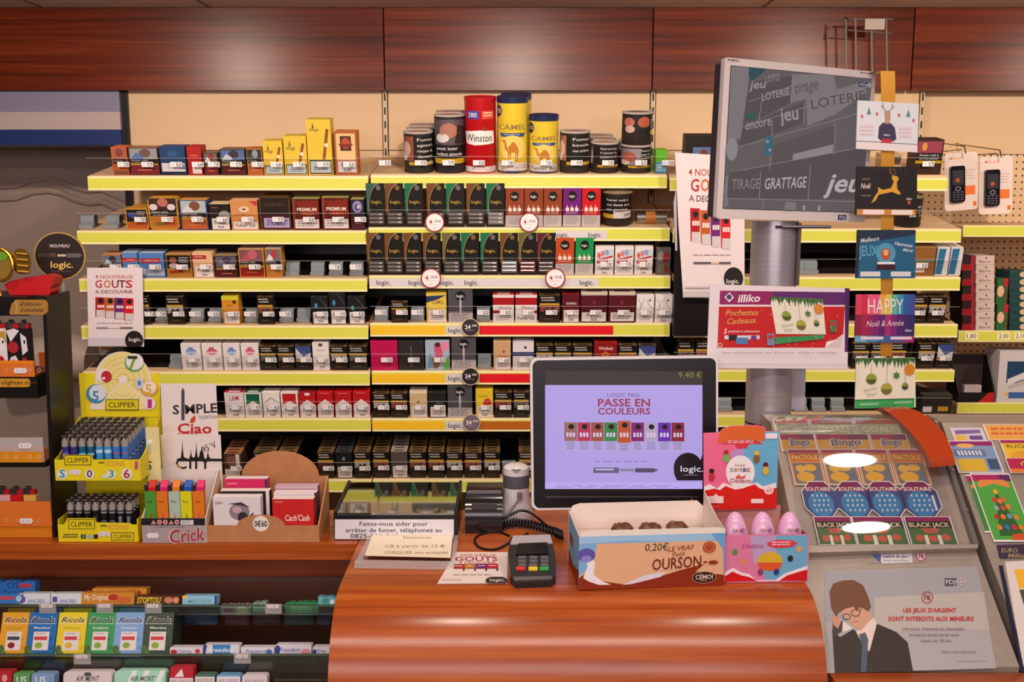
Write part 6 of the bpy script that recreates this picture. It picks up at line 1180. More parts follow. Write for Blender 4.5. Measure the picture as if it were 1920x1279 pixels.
# ---- till screen
D0 = 1.86; BLc, BRc = at_D(997, 957, D0), at_D(1347, 951, D0 + .01); TLc, TRc = at_D(989, 672, D0 + .03), at_D(1343, 667, D0 + .04)
fr = frame_axes(BLc, BRc - BLc, TLc - BLc)
root = thing('till_screen', 'white framed touch screen showing a violet advertisement on the cash desk', 'screen', fr)
c = [fr.u(*p) for p in ((997, 957), (1347, 951), (1343, 667), (989, 672))]
x0, x1, z1 = c[0][0], c[1][0], c[2][1]
part('casing', MB().rbox(x0, x1, 0, .03, 0, z1, .014, 'G:#dcd6da', n=8), root)
mb = MB(); mb.rbox(x0 + .0045, x1 - .0045, -.001, 0, .0045, z1 - .0045, .012, 'P:#120f11', n=8); d = Dr(mb, fr, y=-.001); d.rect(1024, 931, 1310, 932.5, '#5c565a'); d.ell(1297, 937, 2, 2, '#8a8488', 8); d.text('9,40 €', 1294, 703, 11, 'E:#8c8a3c', 43, 0, 0, 0); part('bezel', mb, root)
VI = 'E:#b6a3e8'; mb = MB(); d = Dr(mb, fr, y=-.0011)
d.rect(1022, 696, 1317, 722, '#3a3436'); d.rect(1022, 722, 1317, 917, VI); d.rect(1022, 905, 1317, 917, 'E:#c0aef4')
d.text('LOGIC PRO', 1169, 741, 7, 'E:#6a3a7c', 60, 0, 0, 0); d.text('PASSE EN', 1170, 755, 14, 'E:#a03050', 98, 0, 0, 2); d.text('COULEURS', 1170, 771, 12, 'E:#983050', 98, 0, 0, 2)
for k, c_ in enumerate(('#9c6a64', '#bc3454', '#a4503c', '#3a8444', '#c0542c', '#84206c', '#b4a4c4', '#6c2ca8', '#8c2434')):
    xa = 1058 + 25 * k; b_ = 3 if k == 4 else 0; d.rect(xa, 792 - b_, xa + 24, 827 + b_, 'E:' + c_); d.rect(xa + 2, 827 + b_, xa + 23, 846 + b_, 'E:#b8a8dc'); d.ell(xa + 13, 800 - b_, 5.5, 5, 'E:#181018', 12)
    for j in range(3): d.rect(xa + 4 + 6 * j, 811, xa + 8 + 6 * j, 819, 'E:#dcc8e8')
    d.fine(xa + 4, 829 + b_, xa + 21, 844 + b_, 4, 'E:#8c7cac')
d.fine(1112, 864, 1232, 867, 1, 'E:#8c74b4'); d.rect(1112, 876, 1160, 886, 'E:#68607c'); d.rect(1116, 878, 1150, 881, 'E:#c8bce4'); d.rect(1162, 878, 1188, 883, 'E:#8c84a4'); d.rect(1190, 877, 1226, 885, 'E:#564c68'); d.poly([(1226, 878), (1232, 879), (1232, 882), (1226, 884)], 'E:#68607c')
d.poly([(1317, 900)] + [(1317, 848)] + [(1289 + 27 * math.cos(a), 876 - 28 * math.sin(a)) for a in [rad(q) for q in range(0, 181, 15)]][2:] + [(1263, 888), (1268, 900)], 'E:#17121a'); d.text('logic.', 1296, 878, 11, 'E:#e0d8e8', 42); d.fine(1280, 889, 1312, 892, 1, 'E:#8c84a0')
d.fine(1036, 909, 1306, 915, 2, 'E:#8c7cb8', .3); part('display', mb, root)
mb = MB(); mb.box(.12, .24, .031, .06, ZT - BLc.z + .01, .12, 'G:#c8c2c6'); mb.box(.08, .28, .0, .1, ZT - BLc.z + .012, ZT - BLc.z + .02, 'G:#c8c2c6'); part('stand', mb, root)

# ================================================================ THINGS LYING ON THE CASH DESK
ZC = ZT + .0006
fz_ = frame_axes(at_z(760, 1065, ZC), (1, 0, 0), (0, 1, 0))
def flat(px, py, z=ZC): return frame_axes(at_z(px, py, z), (1, 0, 0), (0, 1, 0))
# flat frames: local y points down into the table, so artwork (y negative) lies on top
fr = flat(886, 1065); mb = MB(); ol = [fr.u(*p) for p in ((820, 1095), (951, 1094), (952, 1036), (855, 1036))]; mb.prism(ol, -.0008, 0, '#e8d8d0'); d = Dr(mb, fr, y=-.0009)
d.text('NOUVEAUX', 897, 1041, 5, '#a84450', 66); d.text('GOUTS', 893, 1048, 8, '#a02c50', 80, 0, 0, 2); d.text('A DECOUVRIR', 895, 1055, 4, '#a84450', 70)
for k, c_ in enumerate(('#a8242c', '#b4702c', '#6c1c6c', '#b41c2c')): d.rect(850 + 21 * k, 1058, 871 + 21 * k, 1067, c_); d.rect(868 + 21 * k, 1066, 871 + 21 * k, 1071, '#4a1c30'); d.fine(853 + 21 * k, 1061, 868 + 21 * k, 1064, 1, '#e8d0d0')
d.fine(848, 1078, 925, 1080, 1, '#a8949a'); d.fine(828, 1087, 870, 1090, 2, '#c8b8b8'); d.poly([(x, min(max(y, 1083), 1095)) for x, y in ellpts(931, 1090, 21, 8, 24)], '#3a2c2c'); d.text('logic.', 933, 1089, 5, 'w', 28)
solo('flavour_flyer', mb, 'white flyer with red headline lying flat between change tray and card terminal', 'flyer', fr)
# acrylic change tray
fr = flat(763, 1040, ZC); root = thing('change_tray', 'thick clear acrylic change tray holding a cream notice', 'tray', fr)
A = lambda pts: [fr.u(*p) for p in pts]
mb = MB(); mb.prism(A([(664, 1066), (852, 1069), (861, 997), (700, 996)]), -.009, -.0005, ACRYL); mb.prism(A([(664, 1066), (852, 1069), (852.5, 1062), (667, 1059)]), -.0095, -.0003, ACRYL_EDGE); mb.prism(A([(845, 1064), (853, 1064), (861, 997), (855, 997)]), -.0095, -.0003, ACRYL_EDGE); mb.prism(A([(667, 1061), (678, 1061), (707, 999), (700, 997)]), -.0095, -.0003, ACRYL_EDGE); part('acrylic_block', mb, root)
mb = MB(); mb.prism(A([(684, 1052), (845, 1056), (850, 1003), (703, 1001)]), -.0108, -.0097, '#efdfc8'); d = Dr(mb, fr, y=-.011); d.text('Paiements', 782, 1008, 4.5, '#a89878', 52); d.text('CB à partir de 15 €', 778, 1024, 5, '#a89878', 112); d.text('CHEQUES non acceptés', 780, 1036, 5, '#a89878', 120); part('notice', mb, root)
# card terminal
P0 = at_z(997, 1089, ZT + .012); fr = frame_axes(P0, (1, .0, 0), (0, math.cos(rad(16)), math.sin(rad(16))))
root = thing('card_terminal', 'black and grey card payment terminal with coloured keys on the cash desk', 'card terminal', fr)
A = lambda pts: [fr.u(*p) for p in pts]
mb = MB(); mb.prism(A([(966, 1093), (1034, 1090), (1042, 1078), (1041, 1040), (1033, 1006), (1024, 1002), (962, 1004), (955, 1010), (953, 1040), (957, 1078)]), 0, .016, 'P:#2c2a2c', 'P:#1c1a1c'); 
mb.prism(A([(957, 1022), (1036, 1020), (1031, 1004), (962, 1006)]), -.002, .0, 'G:#a8a0a4'); part('body', mb, root)
mb = MB(); mb.prism(A([(967, 1042), (1029, 1040), (1026, 1019), (972, 1021)]), -.0025, -.0021, 'G:#0c0a0c'); part('display', mb, root)
for r_i in range(3):
    for c_i in range(3):
        x = 972 + 21 * c_i; y = 1044 + 7 * r_i; part('key', MB().prism(A([(x, y + 5), (x + 14, y + 5), (x + 14, y), (x, y)]), -.002, 0, 'P:#5c585c'), root)
for x, c_, n in ((968, '#c82c30', 'red'), (991, '#d8c02c', 'yellow'), (1012, '#2c9c4c', 'green')): part('key', MB().prism(A([(x, 1071), (x + 17, 1071), (x + 17, 1065), (x, 1065)]), -.003, 0, 'P:' + c_), root, n + ' key')
mb = MB(); mb.prism(A([(964, 1090), (1034, 1087), (1036, 1081), (962, 1083)]), -.0015, 0, 'G:#5a565a'); part('front_edge', mb, root)
part('foot', MB().box(-.03, .03, .016, .02, .07, .09, 'k'), root)
# cables
def cab(pts, r, name, look, z=.004, mat='P:#17141a'):
    P = [at_z(x, y, ZT + r + h) for x, y, h in pts]
    Q = []
    for i in range(len(P) - 1):
        a = P[max(i - 1, 0)]; b = P[i]; c_ = P[i + 1]; e = P[min(i + 2, len(P) - 1)]
        for k in range(6):
            t = k / 6; Q.append(.5 * ((2 * b) + (-a + c_) * t + (2 * a - 5 * b + 4 * c_ - e) * t * t + (-a + 3 * b - 3 * c_ + e) * t ** 3))
    Q.append(P[-1]); mb = MB(); o = Q[0].copy(); mb.tube([q - o for q in Q], r, mat, 7); return mb, frame_at(o), Q
mb, fr, Q = cab([(990, 1000, 0), (960, 1015, 0), (930, 1030, 0), (900, 1027, 0), (890, 1012, 0), (905, 1001, 0), (935, 998, 0), (955, 1005, 0)], .0022, '', ''); solo('looped_cable', mb, 'thin black cable looped on the wooden desk behind the flyer', 'cable', fr)
mb, fr, Q = cab([(896, 990, .004), (915, 978, .008), (945, 972, .018), (975, 958, .03), (1000, 965, .022), (1030, 990, .008), (1056, 1005, .0)], .0026, '', ''); solo('arched_cable', mb, 'black cable arching in front of the white stand', 'cable', fr)
ax = [at_z(x, y, ZT + .012) for x, y in ((940, 983), (965, 979), (990, 981), (1015, 988), (1040, 996), (1056, 1003))]
Q = []
nt_ = 22; L = len(ax) - 1
for k in range(nt_ * 8):
    t = k / (nt_ * 8) * L; i = int(t); p = ax[i].lerp(ax[i + 1], t - i); a = math.tau * k / 8
    Q.append(p + Vector((.0, .008 * math.cos(a), .008 * math.sin(a) - .001)))
o = Q[0].copy(); mb = MB(); mb.tube([q - o for q in Q], .0021, 'P:#17141a', 6); solo('coiled_cable', mb, 'thick coiled black telephone cable between the stand and the chocolate box', 'cable', frame_at(o))

# ================================================================ CHOCOLATE BOX
fr = Fr(1085, 1106, z=ZT + .0005, yaw=4.5); cX, cZ = L_(fr); W = cX(1357, 0, 1098); H = fr.u(1221, 1003)[1]; DK = .135
root = thing('chocolate_box', 'open cardboard box of chocolate treats with brown and cream swirl artwork', 'box', fr)
mb = MB(); mb.box(0, W, 0, .0015, 0, H, '#e0b088'); mb.prism([(.002, H), (W, H), (W - .002, H + .007), (W - .01, H + .0095), (.014, H + .0095), (.004, H + .006)], 0, .0015, '#e8dfd4')
d = Dr(mb, WH=(W, H)); d.uf = lambda x, y: (x * W, (1 - y) * H)
d.rect(0, 0, 1, .14, '#7ab0dc'); d.poly([(.0, .14), (.35, .1), (.75, .15), (1, .1), (1, .0), (0, 0)], '#9cc4e4'); d.poly([(0, .14), (.12, .14), (.1, .5), (0, .75)], '#7ab0dc'); d.poly([(.9, .0), (1, 0), (1, .95), (.985, .3)], '#6aa4d8')
d.poly([(0, 1), (0, .78), (.03, .72), (.1, .82), (.3, .92), (.5, .84), (.7, .68), (.86, .58), (.8, .72), (1, .8), (1, 1)], '#8c2c10')
d.poly([(.03, .78), (.06, .55), (.02, .38), (.08, .36), (.11, .5), (.1, .72), (.16, .85), (.22, .92), (.14, .92), (.07, .85)], '#ece8ec'); d.ell(.05, .35, .06, .13, '#5c54a8', 20); d.ell(.05, .42, .035, .07, '#8c88c8', 16)
d.poly([(.3, .93), (.45, .76), (.6, .7), (.56, .8), (.36, .92)], '#dcd8e8'); d.poly([(.52, .66), (.6, .62), (.6, .66)], '#e8dcd4')
d.text('0,20€', .53, .23, .14, '#2a201c', .16, 0, .1, 0); d.text('LE VRAI!', .695, .26, .09, '#8c3420', .18, 5, .3, 1); d.text('Petit', .68, .37, .1, '#7a3420', .09, 6, .3, 0); d.text('OURSON', .67, .54, .21, '#6c1c14', .34, 3, .1, 1); d.ell(.89, .26, .045, .11, '#a84424', 24); d.ell(.89, .26, .036, .09, '#c87850', 24); d.ell(.89, .26, .028, .07, '#a84c28', 20)
d.ell(.92, .55, .035, .04, '#8c3418', 12); d.ell(.865, .54, .015, .02, '#8c3418', 10); d.ell(.86, .83, .085, .115, '#b89880', 28); d.ell(.86, .83, .08, .105, '#3c1810', 28); d.text('CÉMOI', .86, .82, .085, '#e8dcc8', .12); d.fine(.83, .88, .89, .91, 1, '#b89880')
part('front_panel', mb, root)
mb = MB(); zb2 = fr.u(1175, 942, DK)[1]; zs_ = H * 1.02
mb.prism([(0, 0), (W, 0), (W, zs_), (W - .012, zb2), (.02, zb2), (.008, zb2 - .004), (0, zb2 - .02)], DK, DK + .0015, '#e4d4cc'); part('back_flap', mb, root)
for nme, X, c_ in (('side_panel', 0, '#7ab0dc'), ('side_panel', W, '#e4d4cc')):
    mb = MB(); s_ = .0012 if X == 0 else -.0012; mb.prismx([(.0015, 0), (.0015, H + (.0 if X == 0 else .006)), (DK * .35, H * (1.0 if X == 0 else 1.1)), (DK - .0005, zs_ + (.0 if X == 0 else .03)), (DK - .0005, 0)], X, X + s_, '#e4d4cc')
    if X == 0: mb.face([(-.0003, .002, .0), (-.0003, .002, H), (-.0003, DK * .9, H), (-.0003, DK * .9, 0)], c_); mb.face([(-.0005, .002, .0), (-.0005, .002, H * .35), (-.0005, DK * .5, H * .2), (-.0005, DK * .9, .3 * H), (-.0005, DK * .9, 0)], '#8c2c10'); mb.face([(-.0005, DK * .5, H * .5), (-.0005, DK * .5, H * .7), (-.0005, DK * .8, H * .7), (-.0005, DK * .8, H * .5)], '#a83c30')
    part(nme, mb, root)
part('base', MB().box(.0015, W - .0015, .0015, DK, 0, .0015, '#e4d4cc'), root)
part('inner_tray', MB().box(.004, W - .004, .003, DK - .003, .002, H * .62, '#dcc8bc'), root)
CH = noisy('milk_chocolate', '#5c3420', '#744428', 60, .45)
for i, (px, w_) in enumerate(((1168, 23), (1221, 24), (1271, 24))):
    f2 = frame_at(fr.M @ Vector((cX(px, .05, 985), .055, H * .62 + .0005)), yaw=4.5); mb = MB(); n, m = 18, 9
    R = random.Random(i); vs, fs = [], []
    for a in range(m):
        for b in range(n):
            ph_ = math.pi / 2 * a / (m - 1); th = math.tau * b / n; ear = .004 * max(0, math.cos((th - rad(50)) * 1) ** 20 + math.cos(th - rad(130)) ** 20) if a > 3 else 0
            r0 = .0235 * (1 + R.uniform(-.07, .07)) * max(0, math.cos(ph_)) ** .42
            vs.append((r0 * math.cos(th), r0 * .8 * math.sin(th), (H * .36) * math.sin(ph_) ** .8 * (1 + R.uniform(-.05, .05)) + ear))
    for a in range(m - 1):
        for b in range(n): fs.append((a * n + b, a * n + (b + 1) % n, (a + 1) * n + (b + 1) % n, (a + 1) * n + b))
    mb.raw(vs, fs, CH, True); solo('chocolate_treat', mb, ('first', 'middle', 'last')[i] + ' milk chocolate treat poking out of the open box', 'chocolate', f2, 'chocolate treats')
# ================================================================ EGG DISPLAY
fr = Fr(1436, 1092, z=ZT + .0005, yaw=2); eX, eZ = L_(fr); X0, X1 = eX(1357, 0, 1092), eX(1514, 0, 1092); H = eZ(1003)
root = thing('egg_display', 'red, pink and blue display box of chocolate eggs with tall header card', 'display box', fr)
mb = MB(); mb.rbox(X0, X1, 0, .0018, 0, H, .006, '#d87ca4'); d = Dr(mb, uf=lambda x, y: (X0 + (X1 - X0) * x, (1 - y) * H))
d.poly([(.45, .02), (.98, .02), (.99, .95), (.5, .95), (.4, .5)], '#6cacd0'); d.poly([(.3, .02), (.6, .02), (.62, .6), (.35, .6)], '#b8a0c8')
d.poly([(.01, .78), (.1, .68), (.2, .78), (.3, .82), (.38, .95), (.62, .95), (.72, .82), (.85, .74), (.99, .66), (.99, .97), (.01, .97)], '#ece4ec'); d.poly([(.01, .86), (.1, .76), (.2, .84), (.3, .88), (.4, .97), (.01, .98)], '#cc1418'); d.poly([(.66, .97), (.75, .86), (.9, .78), (.99, .74), (.99, .98)], '#cc1418')
d.ell(.54, .56, .15, .2, '#d8b02c', 24); d.poly([(.39, .58), (.69, .58), (.66, .72), (.54, .76), (.42, .72)], '#d8582c'); d.text('Dedans', .33, .22, .1, '#b4508c', .26, 0, .2); d.poly([(.5, .16), (.62, .1), (.8, .12), (.86, .18), (.8, .26), (.6, .28), (.5, .22)], '#d83c50'); d.fine(.54, .14, .82, .24, 2, '#f0c8cc')
for x, y, c_ in ((.12, .35, '#5c8c4c'), (.22, .55, '#e08c60'), (.88, .3, '#d8a060'), (.78, .5, '#2c2c30'), (.43, .78, '#8c3c70'), (.62, .78, '#2c3c8c')): d.ell(x, y, .035, .07, c_, 10)
part('front_panel', mb, root)
EDK = .16
mb = MB(); 
for X in (X0, X1 - .0015): mb.prismx([(.002, 0), (.002, H * .97), (EDK, H * .8), (EDK, 0)], X, X + .0015, '#d8242c' if X == X0 else '#b45048')
mb.box(X0 + .0015, X1 - .0015, .002, EDK, 0, .002, '#d8b0a8'); mb.box(X0 + .0015, X1 - .0015, EDK - .002, EDK, .002, H, '#c8908c'); part('box_body', mb, root)
hy = .15; qf = lambda px, py: fr.u(px, py, hy)
mb = MB(); ol = [qf(1320, 958), qf(1455, 953), qf(1460, 808), qf(1436, 809), qf(1434, 801), qf(1420, 797), qf(1370, 799), qf(1354, 805), qf(1348, 811), qf(1319, 812)]; mb.prism(ol, hy, hy + .0015, '#e86a90'); d = Dr(mb, fr, y=hy - .0001)
d.poly([(1392, 830), (1410, 811), (1460, 809), (1457, 915), (1420, 920), (1385, 870)], '#68aed4'); d.poly([(1370, 850), (1392, 830), (1400, 900), (1380, 900)], '#b890c4')
d.poly([(1345, 833), (1350, 808), (1370, 800), (1420, 798), (1433, 803), (1434, 828), (1400, 824), (1365, 827)], '#d8642c'); d.poly([(1350, 833), (1375, 824), (1420, 826), (1432, 833), (1405, 833), (1400, 841), (1382, 842), (1378, 833)], '#d03844'); d.fine(1362, 826, 1422, 832, 2, '#f0c0c0')
d.poly([(1320, 912), (1330, 908), (1345, 916), (1356, 905), (1375, 912), (1420, 905), (1430, 912), (1455, 905), (1456, 953), (1320, 957)], '#ece4e8'); d.poly([(1320, 920), (1340, 916), (1350, 919), (1360, 911), (1378, 918), (1390, 916), (1415, 908), (1425, 916), (1440, 920), (1456, 914), (1456, 953), (1320, 957)], '#d41c14')
d.ell(1388, 885, 27, 31, '#ece6ea', 30); d.text('kinder', 1388, 872, 5, '#a84434', 20); 
for i, (ch, c_) in enumerate(zip('SURPRISE', ('#3a6cb0', '#3a8c4c', '#c83c2c', '#d8a02c', '#3a8c4c', '#8c3c8c', '#3a6cb0', '#d86c2c'))): d.text(ch, 1371 + 4.8 * i, 881, 7, c_, 4.4, bold=2)
d.text('Dedans', 1388, 901, 8, '#a83848', 40, 0, .2); d.poly([(1378, 895), (1385, 889), (1390, 894), (1398, 890), (1396, 897), (1380, 898)], '#d8604c')
d.ell(1441, 919, 9, 8, '#f0d0c8', 16); d.text('x1', 1441, 919, 7, '#c82c20', 9); d.rect(1323, 930, 1356, 943, '#f0d8d8'); d.poly([(1336, 931), (1342, 925), (1348, 931)], '#f0d8d8'); d.rect(1408, 935, 1431, 943, '#f0d8d8'); d.rect(1435, 812, 1457, 822, '#f0e0e8')
for x, y, c1, c2 in ((1334, 890, '#2a1c20', '#b83040'), (1361, 855, '#a83030', '#6cb45c'), (1418, 856, '#e0b850', '#8c5c20'), (1435, 878, '#5c2020', '#d8b03c')): d.ell(x, y - 7, 5, 5, c1, 10); d.ell(x, y + 4, 6, 8, c2, 10)
part('header_card', mb, root)
mb = MB(); mb.box(X0 + .002, X1 - .002, EDK - .004, EDK - .0025, H, eZ(950, hy), ACRYL); mb.box(X0 + .004, X0 + .0055, .01, EDK - .004, H * .97, H + .03, ACRYL); part('clear_shell', mb, root)
for i, px in enumerate((1379, 1430, 1481)):
    f2 = frame_at(fr.M @ Vector((eX(px, .03, 1000), .034, H * .45))); R = .0215; mb = MB(); prf = []
    zt_ = fr.u(px, 961, .03)[1] - H * .45
    for k in range(13): a = math.pi * k / 12; prf.append((R * math.sin(a) * (1 - .12 * (1 - math.cos(a)) / 2), zt_ * (1 - math.cos(a)) / 2))
    mb.lathe(prf, 'G:#dfa8d0', 24); 
    def uf_(x, y, R=R, zt_=zt_):
        a = math.acos(max(-1, min(1, 1 - 2 * (1 - y)))); r = R * math.sin(a) * (1 - .12 * (1 - math.cos(a)) / 2) + .0004; return (r * math.sin((x - .5) * math.pi), -r * math.cos((x - .5) * math.pi), zt_ * (1 - y))
    d = Dr(mb, uf=uf_, e=.00006); d.cyl = True; d.ell(.56, .5, .3, .36, 'G:#ece0ea', 26); 
    for j, (ch, c_) in enumerate(zip('SURPRISE', ('#3a6cb0', '#3a8c4c', '#c83c2c', '#d8a02c', '#3a8c4c', '#8c3c8c', '#3a6cb0', '#d86c2c'))): d.text(ch, .4 + .045 * j, .36, .08, c_, .04)
    d.text('Dedans', .54, .5, .07, '#c05048', .3)
    solo('chocolate_egg', mb, ('first', 'middle', 'last')[i] + ' pink foil chocolate egg standing in the red display box', 'egg', f2, 'chocolate eggs')
# ================================================================ STEEL POLE, GREY SCREEN, CARDS
PC = at_D(1439, 790, 2.02); zb = ZT; R = .0465
fr = frame_at((PC.x, PC.y, ZT)); h0 = PC.z - ZT
pole = thing('display_pole', 'thick brushed steel pole with dark collar standing behind the ticket console', 'pole', fr)
mb = MB(); mb.lathe([(R, h0 + .002), (R, at_D(1450, 414, 2.02).z - ZT), (0, at_D(1450, 414, 2.02).z - ZT + .0)], STEEL, 40); part('tube', mb, pole)
mb = MB(); mb.lathe([(R * .97, h0 - .002), (R * .99, h0 - .002), (R * .99, h0 + .002)], 'k', 40); part('dark_ring', mb, pole)
mb = MB(); mb.lathe([(R * 1.02, 0), (R * 1.02, h0 - .022), (R * 1.0, h0 - .02), (R * 1.0, h0 - .002), (R * .9, h0 - .002)], STEEL, 40); part('base_collar', mb, pole)
mb = MB(); xa = at_D(1485, 560, 2.0).x - PC.x; mb.box(xa, xa + .006, -.045, -.02, at_D(1490, 535, 1.98).z - ZT, at_D(1490, 418, 1.98).z - ZT, 'P:#5a4c44'); part('cable_channel', mb, pole)
# screen
TLc, TRc = at_D(1349, 106, 1.90), at_D(1643, 135, 2.04); BLc = at_D(1343, 410, 1.90)
fr = frame_axes(BLc, TRc - TLc, TLc - BLc)
root = thing('grey_monitor', 'silver framed monitor showing grey lottery artwork on top of the steel pole', 'monitor', fr)
A = lambda pts: [fr.u(*p) for p in pts]
W = fr.u(1643, 135)[0]; H = fr.u(1349, 106)[1]
mb = MB(); mb.rbox(0, W, 0, .012, 0, H, .006, 'G:#d8ccca'); part('frame', mb, root)
part('back_housing', MB().rbox(-.001, W - .01, .012, .03, .002, H - .004, .01, 'P:#3a3238'), root)
b0 = A([(1359, 390), (1364, 122)]); sx0, sz0, sz1 = b0[0][0], b0[0][1], b0[1][1]; sx1 = W - .012; sx0 = .014; sz0 = .02; sz1 = H - .015
mb = MB(); mb.box(sx0 - .001, sx1 + .001, -.0008, 0, sz0 - .001, sz1 + .001, '#2a2628'); SW_, SH_ = sx1 - sx0, sz1 - sz0
G1, G2, G3, G4 = 'E:#625a5c', 'E:#544c4e', 'E:#7c7476', 'E:#8c8486'
d = Dr(mb, uf=lambda x, y: (sx0 + x * SW_, sz1 - y * SH_), y=-.0009); 
d.rect(0, 0, 1, 1, G1); d.poly([(0, 0), (.13, 0), (.09, .5), (0, .52)], G3); d.poly([(.0, .78), (.03, .75), (.03, .98), (0, 1)], G3); d.poly([(.12, .0), (.24, 0), (.14, .1), (.12, .06)], 'E:#2c4c58')
def band(pts, c): d.poly(pts, c)
band([(.13, .1), (.42, -.0 + .03), (.42, .22), (.1, .42)], G2); band([(.42, .02), (.62, 0), (.72, .0), (.75, .12), (.42, .22)], G3); band([(.53, .18), (.95, .02), (.97, .1), (.75, .28), (.55, .38)], G3)
band([(.1, .42), (.52, .2), (.52, .36), (.08, .56)], G2); band([(.32, .53), (.75, .36), (.76, .58), (.32, .7)], 'E:#5a5052'); band([(.46, .59), (.75, .5), (.75, .6), (.46, .68)], G4)
band([(.02, .75), (1, .5), (1, .9), (.02, .93)], G2)
LN = 'E:#868082'
for a in ([(.1, .42), (1, .05)], [(.08, .56), (.95, .25)], [(.08, .73), (1, .5)], [(.02, .93), (1, .92)], [(.24, .73), (.24, .93)], [(.59, .66), (.59, .92)], [(.27, .93), (.27, 1)], [(.52, .2), (.52, .37)], [(.3, .36), (.3, .72)], [(.75, .35), (.76, .58)], [(.42, .02), (.42, .23)], [(.13, .24), (.42, .1)], [(.22, .2), (.2, .4)]): d.line(a, .005, LN)
TC = 'E:#938b8c'
d.text('jeu', .18, .11, .06, TC, .12, 8, .2, 2); d.text('LOTERIE', .31, .17, .05, TC, .2, 14, .1, 2); d.text('LOTO', .28, .06, .05, TC, .1, 12, 0, 0); d.text('tirage', .52, .09, .08, G1, .17, 14, .3, 2); d.text('LOTERIE', .76, .17, .07, 'E:#4c4446', .4, 12, 0, 0); d.text('encore', .2, .38, .07, TC, .18, 12, .3); d.text('jeu', .41, .3, .1, TC, .13, 10, .0, 2)
d.text('TIRAGE', .14, .82, .075, G4, .19, 4, .1, 0); d.text('GRATTAGE', .42, .8, .08, 'E:#b4acac', .3, 4, .2, 1); d.text('jeu', .84, .78, .14, 'E:#b4acac', .3, 2, .3, 2); d.rect(.25, .47, .31, .61, 'E:#3c6474')
d.ell(.27, .51, .012, .012, TC, 8); d.ell(.29, .57, .012, .012, TC, 8); d.ell(.03, .58, .04, .08, G4, 20); d.rect(.42, .94, .5, 1, G3); d.rect(.55, .96, .57, 1, TC); d.rect(.66, .96, .68, 1, TC); d.rect(.12, .32, .17, .36, 'E:#2c5c50')
d.rect(.9, .03, .97, .065, 'E:#2c2c40'); d.text('FDJ', .935, .048, .022, 'E:#b8b8c8', .05); d.poly([(.96, .048), (.98, .025), (1, .048), (.98, .07)], 'E:#8c8ca0')
part('screen', mb, root)
mb = MB(); d = Dr(mb, fr, y=-.0004); d.text('NEC', 1376, 113, 4, '#3a3034', 22, -5, 0, 2); d.text('MultiSync', 1624, 137, 3, '#5a5054', 22, -5); part('maker_lettering', mb, root)
mb = MB(); x_ = W - .07; mb.box(x_, x_ + .02, -.001, -.0002, .004, .014, '#2c2c5c'); mb.prism([(x_ + .02, .009), (x_ + .026, .015), (x_ + .032, .009), (x_ + .026, .003)], -.001, -.0002, '#c8c8d8'); d = Dr(mb, uf=lambda x, y: (x_ + x * .02, .014 - y * .01), y=-.0012); d.text('FDJ', .5, .5, .6, '#d8d8e8', .7); part('sticker', mb, root)
mb = MB(); q = fr.I @ Vector((PC.x, PC.y, fr.o.z + .1)); mb.box(q.x - .03, q.x + .03, .03, q.y - .03, .02, .1, 'k'); part('mount', mb, root)
fr = Fr(1500, 424, D=1.99); mb = MB(); mb.box(fr.u(1450, 424)[0], fr.u(1552, 424)[0], -.02, .01, -.004, .0015, 'P:#26222a'); mb.box(fr.u(1462, 424)[0], fr.u(1550, 424)[0], -.0215, -.019, -.001, .001, 'M:#c8c0c4'); solo('pen_holder', mb, 'slim dark tray with silver pen under the grey monitor', 'tray', fr)
# small white paper behind the pole
fr = Fr(1496, 768, D=2.08); mb = MB(); mb.prism([fr.u(*p) for p in ((1477, 768), (1509, 768), (1511, 690), (1475, 690))], 0, .0006, '#cfc8d4'); solo('paper_slip', mb, 'plain pale paper slip hanging behind the steel pole', 'paper', fr)
# lottery pockets card
D1 = 1.94; BLc, BRc, TLc = at_D(1325, 690, D1), at_D(1589, 692, D1), at_D(1331, 533, D1); fr = frame_axes(BLc, BRc - BLc, TLc - BLc)
mb = MB(); A = lambda pts: [fr.u(*p) for p in pts]; mb.prism(A([(1325, 690), (1589, 692), (1593, 541), (1331, 533)]), 0, .003, '#e0d4da', '#e0d4da'); d = Dr(mb, fr)
d.poly([(1350, 545), (1585, 548), (1584, 572), (1349, 571)], '#8c1c5c'); d.poly([(1450, 546.5), (1585, 548), (1584, 572), (1448, 571.5)], '#5c2468'); d.poly([(1348, 575), (1584, 575), (1581, 628), (1550, 652), (1345, 652)], '#c01c20'); d.poly([(1546, 652), (1581, 626), (1576, 652)], '#d8c0c4'); d.poly([(1547, 651), (1550, 641), (1570, 636)], '#efe8ea')
d.poly([(1584, 540), (1593, 541), (1590, 660), (1584, 660)], '#4c2058'); d.poly([(1358, 557), (1368, 548), (1376, 558), (1367, 567)], '#e0d4e0'); d.ell(1367, 557, 5, 5, '#3c3c6c', 12); d.text('illiko', 1404, 559, 14, '#f0e4e8', 42, 2, .2, 2)
d.text('Pochettes', 1391, 586, 11, '#d8a458', 62, 1, .3); d.text('Cadeaux', 1391, 601, 11, '#d8a458', 56, 3, .3); d.text('5', 1360, 621, 9, '#f0e0e0', 6, 0, .2, 2); d.text('pochettes à collectionner', 1395, 621, 4, '#f0e0e0', 60, 0, .2)
d.rect(1358, 629, 1424, 636, '#d8d0d8'); d.rect(1366, 628, 1382, 638, '#2a1c24'); d.rect(1380, 633, 1402, 645, '#4c7cb4'); d.ell(1413, 633, 6, 4, '#6c3c88', 12); d.ring(1350, 647, 4, 4, 1, '#f0d8d8', 14, ty=1)
